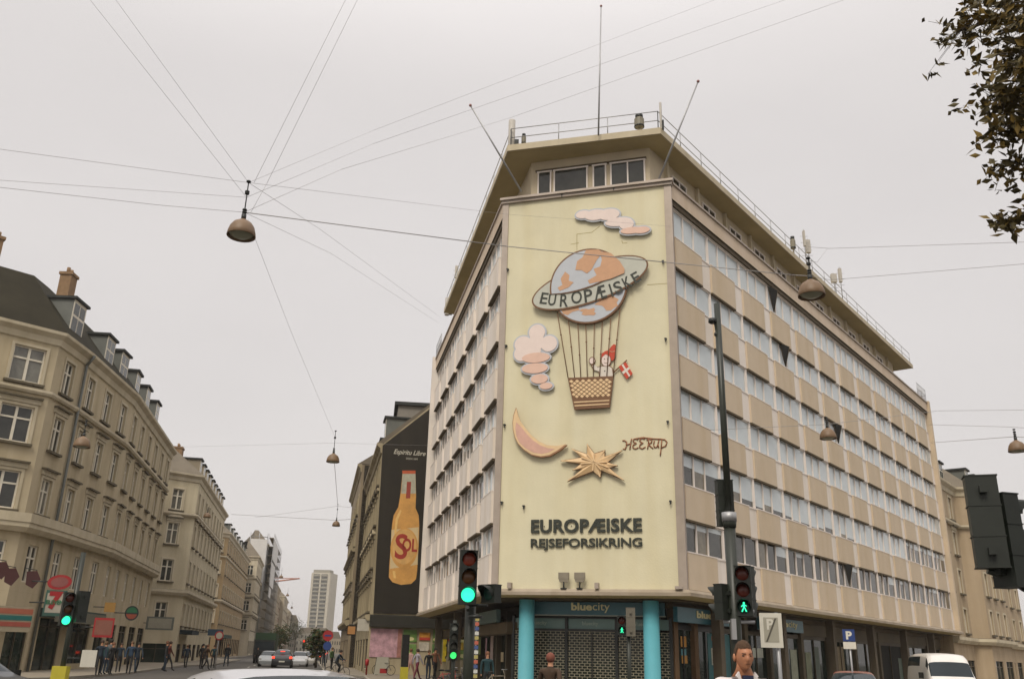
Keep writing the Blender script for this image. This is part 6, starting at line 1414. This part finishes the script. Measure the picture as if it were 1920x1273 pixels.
    b = MB(); b.prism([(-.03, 1.30), (.03, 1.30), (.04, 1.46), (-.04, 1.46)], .09, .118); b.v = [Vector((v.x, -v.y, v.z)) for v in b.v]; b.build('shirt', mat('shirt_navy', (0.015, 0.02, 0.05), 0.8), t)
    for ch in t.children:
        if ch.name.split('.')[0] in ('head', 'eye', 'brow_and_mouth_line', 'hair'):
            ch.location = (0, -0.012, 0.125); ch.scale = (0.885,)*3
    t.location = (P.x, P.y, 0.035); t.rotation_euler = (0, 0, facing(P)+0.35)
    return t
near_man(1391, 7.35)

# ================================================================== bicycles
def bicycle(label, x, y, z, yaw, group='bicycles by the kerbs', col=(0.03, 0.03, 0.03)):
    t = thing('bicycle', label, 'bicycle', (0, 0, 0), 0, group); m = mat('bike_%d' % int(col[0]*1000), col, 0.4)
    f = MB()
    for a, c in (((0, .0, .30), (0, .12, .85)), ((0, 0, .30), (0, -.42, .55)), ((0, .1, .78), (0, -.42, .80)), ((0, -.42, .55), (0, -.42, .80)), ((0, -.42, .80), (0, -.36, 1.0)), ((0, .12, .80), (0, .5, .34)), ((0, 0, .30), (0, .5, .34)), ((0, -.43, .6), (0, -.56, .34))): f.tube(a, c, .017, n=6)
    f.build('frame', m, t)
    for yy in (.5, -.56):
        w_ = MB(); n = 22; R_ = .33
        for k in range(n):
            a0, a1 = 2*PI*k/n, 2*PI*(k+1)/n; w_.tube((0, yy+R_*math.cos(a0), .34+R_*math.sin(a0)), (0, yy+R_*math.cos(a1), .34+R_*math.sin(a1)), .017, n=5)
        for k in range(8): w_.tube((0, yy, .34), (0, yy+R_*math.cos(k*PI/4), .34+R_*math.sin(k*PI/4)), .003, n=3)
        w_.build('wheel', M_BLK, t)
    h = MB(); h.tube((-.28, -.40, 1.03), (.28, -.40, 1.03), .014, n=6); h.build('handlebar', M_STEEL, t)
    s = MB(); s.ball((0, .16, .92), .1, n=6, sz=.4, sy=1.3, sx=.8); s.build('saddle', M_BLK, t)
    t.location = (x, y, z); t.rotation_euler = (0, 0, yaw); return t
x, y = ground_at(633, 62); bicycle('dark bicycle ridden by the cyclist at the right pavement edge', x, y, -0.11, PI*0.45)
person('cyclist in a navy jacket riding at the right pavement edge', x, y, -0.11, PI*0.45, 'bike', NV, BK, (0.03, 0.02, 0.015))
for k, (px, D, yaw, c, lab) in enumerate(((720, 66, 1.3, (.03, .03, .03), 'parked black bicycle left of the white sandwich board'), (836, 37.5, 1.9, (.30, .05, .04), 'parked red bicycle left of the traffic light pole'), (848, 37, 1.7, (.05, .05, .06), 'parked dark bicycle nearest the traffic light pole'),
        (862, 38, 1.5, (.12, .10, .07), 'parked brown bicycle behind the traffic light pole'), (928, 36, 1.2, (.2, .17, .12), 'parked pale bicycle in front of the left turquoise column'), (1330, 33, 1.1, (.06, .06, .05), 'parked bicycle left of the man in white'), (1355, 34, 1.0, (.10, .09, .08), 'parked grey bicycle behind the man in white'))):
    x, y = ground_at(px, D); bicycle(lab, x, y, 0.02, yaw, col=c)

# ================================================================== vehicles
M_TYRE = mat('tyre', (0.015, 0.015, 0.015), 0.85, 0.1, 8); M_RIM = mat('rim', (0.35, 0.35, 0.35), 0.35, 0.05, 8, metal=0.7)
M_CARG = mat('car_glass', (0.010, 0.018, 0.022), 0.08, 0, spec=0.35); M_TAIL = mat('tail_lamp_lit', (0.95, 0.05, 0.02), 0.3, 0, emit=1.6); M_TAILD = mat('tail_lamp', (0.22, 0.012, 0.01), 0.25, 0.1, 9); M_HEADL = mat('headlamp', (0.6, 0.6, 0.58), 0.15, 0.05, 9)
def car(label, x, y, z, yaw, col, kind='car', lit=False, cat='car', L_=4.3, W_=1.76, H_=1.45, group=None, metal=0.2):
    """front of the car towards local -y"""
    t = thing('parked_car' if kind == 'car' else kind, label, cat, (0, 0, 0), 0, group); hw = W_/2; m = paint('paint_%d_%d_%d' % tuple(int(c*100) for c in col), col, metal)
    if kind == 'car':   # y, belt z, roof z, half width, roof half width
        st = [(-.50, .50, .50, .80, .80), (-.485, .66, .67, .93, .88), (-.44, .74, .76, .97, .90), (-.36, .82, .86, .99, .90), (-.235, .90, .95, 1, .88), (-.20, .91, 1.02, 1, .84), (-.10, .92, 1.28, 1, .72), (-.03, .92, 1.385, 1, .68), (.05, .93, 1.43, 1, .67), (.15, .93, 1.44, 1, .67), (.26, .94, 1.40, 1, .66), (.35, .94, 1.30, .99, .68), (.43, .95, 1.02, .98, .78), (.455, .93, .95, .97, .84), (.49, .80, .80, .93, .88), (.50, .52, .52, .86, .84)]
        cab = (4, 13)
    else:
        st = [(-.50, .55, .55, .84, .84), (-.49, .85, .86, .95, .9), (-.43, 1.0, 1.05, .98, .9), (-.37, 1.08, 1.2, 1, .88), (-.30, 1.1, 1.75, 1, .84), (-.26, 1.1, 1.98, 1, .82), (-.22, 1.1, 2.06, 1, .80), (0, 1.1, 2.10, 1, .80), (.3, 1.1, 2.10, 1, .80), (.46, 1.1, 2.06, 1, .80), (.485, 1.1, 1.9, .99, .84), (.50, .9, .95, .97, .92), (.505, .55, .55, .93, .9)]
        cab = (3, 11)
    hs = H_/(1.44 if kind == 'car' else 2.10); rows = []
    for (yy, zb, zr, a, c) in st:
        a *= hw; c *= hw; zb *= hs; zr *= hs; k = (zr-zb)
        half = [(0, .22), (a*.80, .22), (a*.97, .30), (a, .5*(zb+.3)), (a*.985, zb), (c+(a*.985-c)*.50, zb+k*.48), (c+(a-c)*.10, zb+k*.86), (c*.94, zb+k*.955), (c*.70, zb+k*.995), (c*.36, zb+k*1.012), (0, zb+k*1.018)]
        rows.append((yy*L_, half))
    b = MB(); g = MB()
    ids = []
    for yy, half in rows:
        pts = [(-px_, yy, pz) for px_, pz in half[::-1]]+[(px_, yy, pz) for px_, pz in half[1:]]; ids.append(pts)
    n = len(ids[0])
    for i in range(len(ids)-1):
        for j in range(n-1):
            q = [ids[i][j], ids[i+1][j], ids[i+1][j+1], ids[i][j+1]]; jj = min(j, n-2-j)     # 0 = top centre strip
            glassy = False
            if kind == 'car':
                if 4 <= i <= 12 and jj in (4, 5) and i not in (8,): glassy = 5 <= i <= 11 and jj in (4, 5)
                if (i in (5, 6) and jj <= 3) or (i in (10, 11) and jj <= 2): glassy = True
            else:
                if jj in (4,) and 4 <= i <= 9 and i != 6: glassy = True
                if i in (3,) and jj <= 3: glassy = True
                if i == 10 and jj <= 3: glassy = True
            (g if glassy else b).face(q, 0, True)
    for pts in (ids[0], ids[-1]): b.face(pts, 0)
    bo = b.build('body', m, t); gg = g.build('glazing', M_CARG, t)
    for o in (bo, gg):
        bm = bmesh.new(); bm.from_mesh(o.data); bmesh.ops.remove_doubles(bm, verts=bm.verts, dist=0.0005); bmesh.ops.recalc_face_normals(bm, faces=bm.faces); bm.to_mesh(o.data); bm.free()
    R_ = .32 if kind == 'car' else .36
    for sx in (-1, 1):
        for yy in (-.31, .30):
            w_ = MB(); w_.lathe([(.12, -.10), (R_*.9, -.11), (R_, -.06), (R_, .06), (R_*.9, .11), (.12, .10)], (sx*(hw-.10), yy*L_, R_), n=20, axis='x'); wo = w_.build('wheel', M_TYRE, t)
            w_ = MB(); w_.lathe([(.02, .0), (.2, .0), (.21, .02*1)], (sx*(hw-.10)+sx*.105, yy*L_, R_), n=16, axis='x'); w_.build('rim', M_RIM, wo)
        l = MB(); zz = (.72 if kind == 'car' else .9)*hs; l.box(min(sx*hw*.62, sx*hw*.93), max(sx*hw*.62, sx*hw*.93), .465*L_, .492*L_, zz-.07, zz+.06); l.v = [Vector((v.x, -v.y, v.z)) for v in l.v]; l.build('headlight', M_HEADL, t)
        l = MB(); l.box(min(sx*hw*.70, sx*hw*.96), max(sx*hw*.70, sx*hw*.96), .47*L_, .505*L_, zz+.02, zz+.20); l.build('tail_light', M_TAIL if lit else M_TAILD, t)
        l = MB(); l.box(min(sx*(hw-.02), sx*(hw+.16)), max(sx*(hw-.02), sx*(hw+.16)), -.19*L_, -.16*L_, .9*hs if kind == 'car' else 1.15, 1.05*hs if kind == 'car' else 1.4); l.build('mirror', M_BLK, t)
    l = MB(); l.box(-.26, .26, .498*L_, .508*L_, .50, .62); l.build('number_plate', M_SW, t)
    if lit: l = MB(); l.box(-.2, .2, .40*L_, .42*L_, 1.28*hs, 1.33*hs); l.build('brake_light', M_TAIL, t)
    t.location = (x, y, z); t.rotation_euler = (0, 0, yaw); return t
x, y = ground_at(486, 9.3); car('silver white car roof in the near foreground at the bottom of the photo', x, y, -0.11, math.atan2(-x, y)+PI+0.35, (0.52, 0.52, 0.54), H_=1.53, W_=1.82, metal=0.3)
x, y = ground_at(1597, 33); car('small red car roof below the blue parking sign', x, y, -0.11, -0.35, (0.26, 0.025, 0.010), H_=1.46)
x, y = ground_at(1761, 47); car('white van with a rounded high roof at the lower right', x, y, -0.11, math.atan2(-x, y)+0.22, (0.66, 0.64, 0.60), kind='white_van', cat='van', L_=5.3, W_=1.95, H_=2.22, metal=0)
x, y = ground_at(530, 92); car('black car with lit red tail lights driving down the street', x, y, -0.11, PI+0.2, (0.015, 0.015, 0.017), lit=True, H_=1.6, W_=1.9)
x, y = ground_at(503, 96); car('silver car just left of the black car with lit tail lights', x, y, -0.11, 0.2, (0.25, 0.26, 0.26))
x, y = ground_at(562, 100); car('pale car just right of the black car with lit tail lights', x, y, -0.11, 0.2, (0.42, 0.42, 0.42))
x, y = ground_at(577, 108); car('second pale car right of the black car, half hidden', x, y, -0.11, 0.2, (0.38, 0.36, 0.33))
x, y = ground_at(590, 135); car('distant car with lit red tail lights under the tower', x, y, -0.11, PI+0.2, (0.05, 0.05, 0.05), lit=True)
x, y = ground_at(1700, 27); car('dark grey car in front of the white van', x, y, -0.11, -0.9, (0.05, 0.05, 0.048), H_=1.3)
x, y = ground_at(-72, 26); car('dark car at the lower left corner of the photo', x, y, -0.11, 1.2, (0.02, 0.025, 0.03), H_=1.45)
# green box lorry
x, y = ground_at(497, 118); t = thing('box_lorry', 'dark green box lorry parked left of the black car', 'lorry', (0, 0, 0))
b = MB(); b.box(-1.2, 1.2, -3.6, 3.2, .9, 3.4); b.build('cargo_box', mat('lorry_green', (0.03, 0.065, 0.03), 0.7, 0.2, 1), t); b = MB(); b.box(-1.15, 1.15, -5.3, -3.7, .5, 2.6); b.box(-1.0, 1.0, -5.1, 3.2, .45, .85); b.build('cab', M_DARK, t)
b = MB(); b.box(-1.0, 1.0, -5.34, -5.301, 1.5, 2.4); b.build('windscreen', M_CARG, t)
for sx in (-1, 1):
    for yy in (-4.4, 1.6): b = MB(); b.lathe([(.1, -.14), (.46, -.12), (.46, .12), (.1, .14)], (sx*1.0, yy, .46), n=16, axis='x'); b.build('wheel', M_TYRE, t)
t.location = (x, y, -0.11); t.rotation_euler = (0, 0, 0.2)
# red signals and lights down the street
for k, (px, py, D, lab) in enumerate(((570, 1203, 130, 'distant red traffic light below the tower'), (603, 1215, 110, 'upper of two red lights beside the small tree'), (611, 1226, 100, 'lower of two red lights beside the small tree'))):
    P = at_d(px, py, D); t = thing('traffic_light', lab, 'traffic light', (P.x, P.y, 0)); b = MB(); b.tube((P.x, P.y+.15, 0), (P.x, P.y+.15, P.z+.3), .07, n=6); b.build('pole', M_POLE, t)
    head(t, tuple(P-Vector((0, 0, .27))), facing(P), [('disc', M_REDL), ('disc', M_YDIM), ('disc', M_GDIM)], R=.15, pitchz=.38)
# litter bin, A-board, box and rack by the banner shop
t = thing('sandwich_board', 'white and red sandwich board on the pavement under the green posters', 'sandwich board', tuple(at_z(716, 1258, 0.02)))
P = at_d(716, 1238, 66); fr = Frame(P.x, P.y, .98, .2); b = MB(fr); b.prism([(-.5, .05), (.5, .05), (.45, 1.2), (-.35, 1.2)], 0, .05); b.build('panel', M_SG, t); b = MB(fr); b.box(-.1, .42, .05, .06, .15, .45); b.build('red_print', M_SR, t); b = MB(fr); b.prism([(-.5, .05), (.5, .05), (.45, 1.2), (-.35, 1.2)], -.5, -.45); b.build('back_panel', M_DARK, t)
P = at_d(757, 1262, 54); t = thing('utility_box', 'yellow box on a dark post under the bottle banner', 'street box', (P.x, P.y, 0.02)); fr = Frame(P.x, P.y, .98, .2, .02)
b = MB(fr); b.box(-.22, .22, 0, .3, .0, .75); b.build('box', mat('sign_yellow', (0.42, 0.36, 0.03), 0.6), t); b = MB(fr); b.box(-.2, .2, .02, .28, .76, 2.5); b.build('dark_column', M_BLK, t)
P = at_d(688, 1244, 66); t = thing('fire_post', 'short red post at the corner of the banner house', 'post', (P.x, P.y, 0.02)); b = MB(); b.lathe([(.06, 0), (.06, .6), (.13, .62), (.13, .98), (.02, 1.05)], (P.x, P.y, .02), n=12); b.build('post', M_SR, t)
P = at_d(892, 1225, 33.5); t = thing('postcard_rack', 'tall rack of coloured postcards by the traffic light pole', 'display rack', (P.x, P.y, 0.02)); b = MB(); b.tube((P.x, P.y, .02), (P.x, P.y, 2.9), .03, n=6); b.build('stand', M_STEEL, t)
r8 = random.Random(4)
b = [MB() for _ in range(4)]
for k in range(16):
    z = .3+.16*k; fr = Frame(P.x, P.y, 1, .1*k); b[k % 4].box(-.09, .09, .04, .06, 0, 0)
    q = MB(); 
    for e in (-1, 1): pass
    cc = [(.5, .5, .45), (.05, .08, .2), (.4, .1, .06), (.35, .3, .1)][k % 4]; q = MB(Frame(P.x, P.y, .97, -.1)); q.box(-.10, .09, .04, .055, z, z+.12); q.build('postcard', mat('card_%d' % (k % 4), cc, 0.5), t)
# ================================================================== trees
M_LEAF = mat('leaf_brown_green', (0.085, 0.065, 0.018), 0.7, 0.5, 9); M_LEAF2 = mat('leaf_green', (0.035, 0.065, 0.02), 0.7, 0.4, 5); M_LEAFG = mat('leaf_golden', (0.20, 0.13, 0.025), 0.7, 0.3, 9); M_BARK = mat('bark', (0.06, 0.045, 0.03), 0.9, 0.3, 8, bump=0.5)
def leaf(b, c, s, rr_, droop=0.3, m=0):
    d = Vector((rr_.gauss(0, 1), rr_.gauss(0, 1), rr_.gauss(0, .6)-droop)).normalized(); n = d.cross(Vector((rr_.gauss(0, 1), rr_.gauss(0, 1), rr_.gauss(0, 1)))).normalized(); e = d.cross(n)
    L1 = s*(.7+.6*rr_.random()); w_ = L1*.24
    p = [c, c+d*L1*.45+n*w_+e*w_*.25, c+d*L1, c+d*L1*.45-n*w_+e*w_*.25]; i = [b.P(q) for q in p] if b.fr is None else None
    b.f.append(i); b.m.append(m); b.sm.append(False)
rr_ = random.Random(11)
tx, ty = 7.3, 8.3
t = thing('street_tree', 'brown leaved tree whose branches hang in from the upper right corner', 'tree', (tx, ty, 0.0))
b = MB(); b.tube((tx, ty, 0), (tx-.1, ty, 3.0), .22, .17, n=14); b.tube((tx-.1, ty, 3.0), (tx-.3, ty+.1, 6.2), .17, .11, n=12); b.tube((tx-.3, ty+.1, 6.2), (tx-.2, ty+.1, 9.5), .11, .04, n=10); b.build('trunk', M_BARK, t)
twig = MB(); lf = MB()
def branch(pts, r0, dens, spread, s=.115):
    for a, c in zip(pts[:-1], pts[1:]): twig.tube(a, c, r0, r0*.7, n=6); r0 *= .7
    L_ = sum((c-a).length for a, c in zip(pts[:-1], pts[1:]))
    for k in range(int(dens*L_*0.62)):
        q = rr_.random()**0.75*(len(pts)-1); i = min(int(q), len(pts)-2); base = pts[i]+(pts[i+1]-pts[i])*(q-i)
        off = Vector((rr_.gauss(0, spread), rr_.gauss(0, spread), rr_.gauss(0, spread*.8)-.04)); e = base+off
        twig.tube(base, e, .004, .002, n=3, cap=False)
        for _ in range(rr_.choice([2, 3, 4, 5])): leaf(lf, e+Vector((rr_.gauss(0, .03), rr_.gauss(0, .03), rr_.gauss(0, .03))), s, rr_, m=0 if rr_.random() < .72 else 1)
# boughs end where the photo shows foliage (real depth 8.6-10.5 m)
ends = [([(2080, 40), (1950, 30), (1870, 45), (1800, 55), (1775, 62)], 70, .16), ([(2080, 10), (1960, -10), (1890, 10), (1830, 20)], 75, .17), ([(2100, 100), (1980, 90), (1900, 100), (1840, 110)], 85, .18), ([(2100, 180), (1980, 160), (1900, 165), (1850, 190), (1836, 200)], 75, .15),
    ([(2100, 140), (1990, 130), (1930, 120), (1880, 140)], 85, .18), ([(2100, 260), (1990, 240), (1920, 235), (1870, 240), (1858, 244)], 60, .11), ([(2100, 320), (1990, 300), (1925, 300), (1880, 312), (1850, 320)], 50, .09), ([(2100, 430), (2000, 400), (1930, 398), (1880, 412), (1856, 420)], 55, .08),
    ([(2090, -60), (1980, -60), (1900, -40), (1860, -20)], 85, .2), ([(2110, 60), (2000, 60), (1960, 50), (1920, 60)], 90, .22), ([(2110, 220), (2010, 210), (1960, 200), (1925, 205)], 90, .16)]
for k, (pl, dens, spd) in enumerate(ends):
    D0 = 9.3+0.5*math.sin(k*2.1); P = [at_d(px+26, py-6, D0+.25*math.sin(i+k)) for i, (px, py) in enumerate(pl)]
    zr_ = max(3.4, P[0].z-1.3); root_ = Vector((tx-.15, ty+.1, zr_)); mid_ = (root_+P[0])/2+Vector((rr_.uniform(-.2, .2), rr_.uniform(-.3, .3), .25)); branch([root_, mid_]+P, .045, dens, spd)
for k in range(34):     # the rest of the crown, outside the photo
    a = rr_.random()*2*PI; R_ = 1.6+1.6*rr_.random(); z = 5.2+5.2*rr_.random(); c0 = Vector((tx-.1, ty, z-.8)); e = Vector((tx+R_*math.cos(a)*.8+1.3, ty+R_*math.sin(a), z+.6)); branch([c0, (c0+e)/2+Vector((0, 0, .3)), e], .04, 34, .28, .16)
twig.build('branches', M_BARK, t); lf.build('crown', [M_LEAF, M_LEAFG], t)
def small_tree(label, px, D, h, r, name='small_tree', base_z=0.0):
    x, y = ground_at(px, D); t = thing(name, label, 'tree', (x, y, base_z)); b = MB(); b.tube((x, y, base_z), (x, y, base_z+h*.5), .12, .07, n=8)
    for k in range(5): a = k*1.3; b.tube((x, y, base_z+h*.4), (x+r*.5*math.cos(a), y+r*.5*math.sin(a), base_z+h*.75), .05, .02, n=5)
    b.build('trunk', M_BARK, t); c = MB()
    for k in range(1500):
        u = Vector((rr_.gauss(0, 1), rr_.gauss(0, 1), rr_.gauss(0, 1))).normalized()*r*(.35+.65*rr_.random()); u.z *= 1.15; u *= 1+.25*math.sin(u.x*5+u.z*4)
        leaf(c, Vector((x, y, base_z+h*.68))+u, .35, rr_, m=k % 2)
    c.build('crown', [M_LEAF2, M_LEAF], t)
small_tree('small dark green street tree in front of the tower foot, left of the cyclist', 593, 88, 3.4, 1.05)
small_tree('larger distant green tree beside the scaffolding foot', 522, 150, 5.0, 1.5); small_tree('distant tree where the left row of houses ends', 550, 300, 10.5, 3.2)
# ================================================================== air
hm = bpy.data.materials.new('haze_air'); hm.use_nodes = True; n_ = hm.node_tree; n_.nodes.clear()
_o = n_.nodes.new('ShaderNodeOutputMaterial'); _v = n_.nodes.new('ShaderNodeVolumePrincipled')
_v.inputs['Color'].default_value = (0.93, 0.90, 0.86, 1); _v.inputs['Density'].default_value = 0.0003; _v.inputs['Anisotropy'].default_value = 0.2
n_.links.new(_v.outputs[0], _o.inputs['Volume'])
hb = MB(); hb.slab([(-720, -220), (720, -220), (720, 1520), (-720, 1520)], -1.6, 62)
ho = hb.build('haze', hm); ho['kind'] = 'stuff'
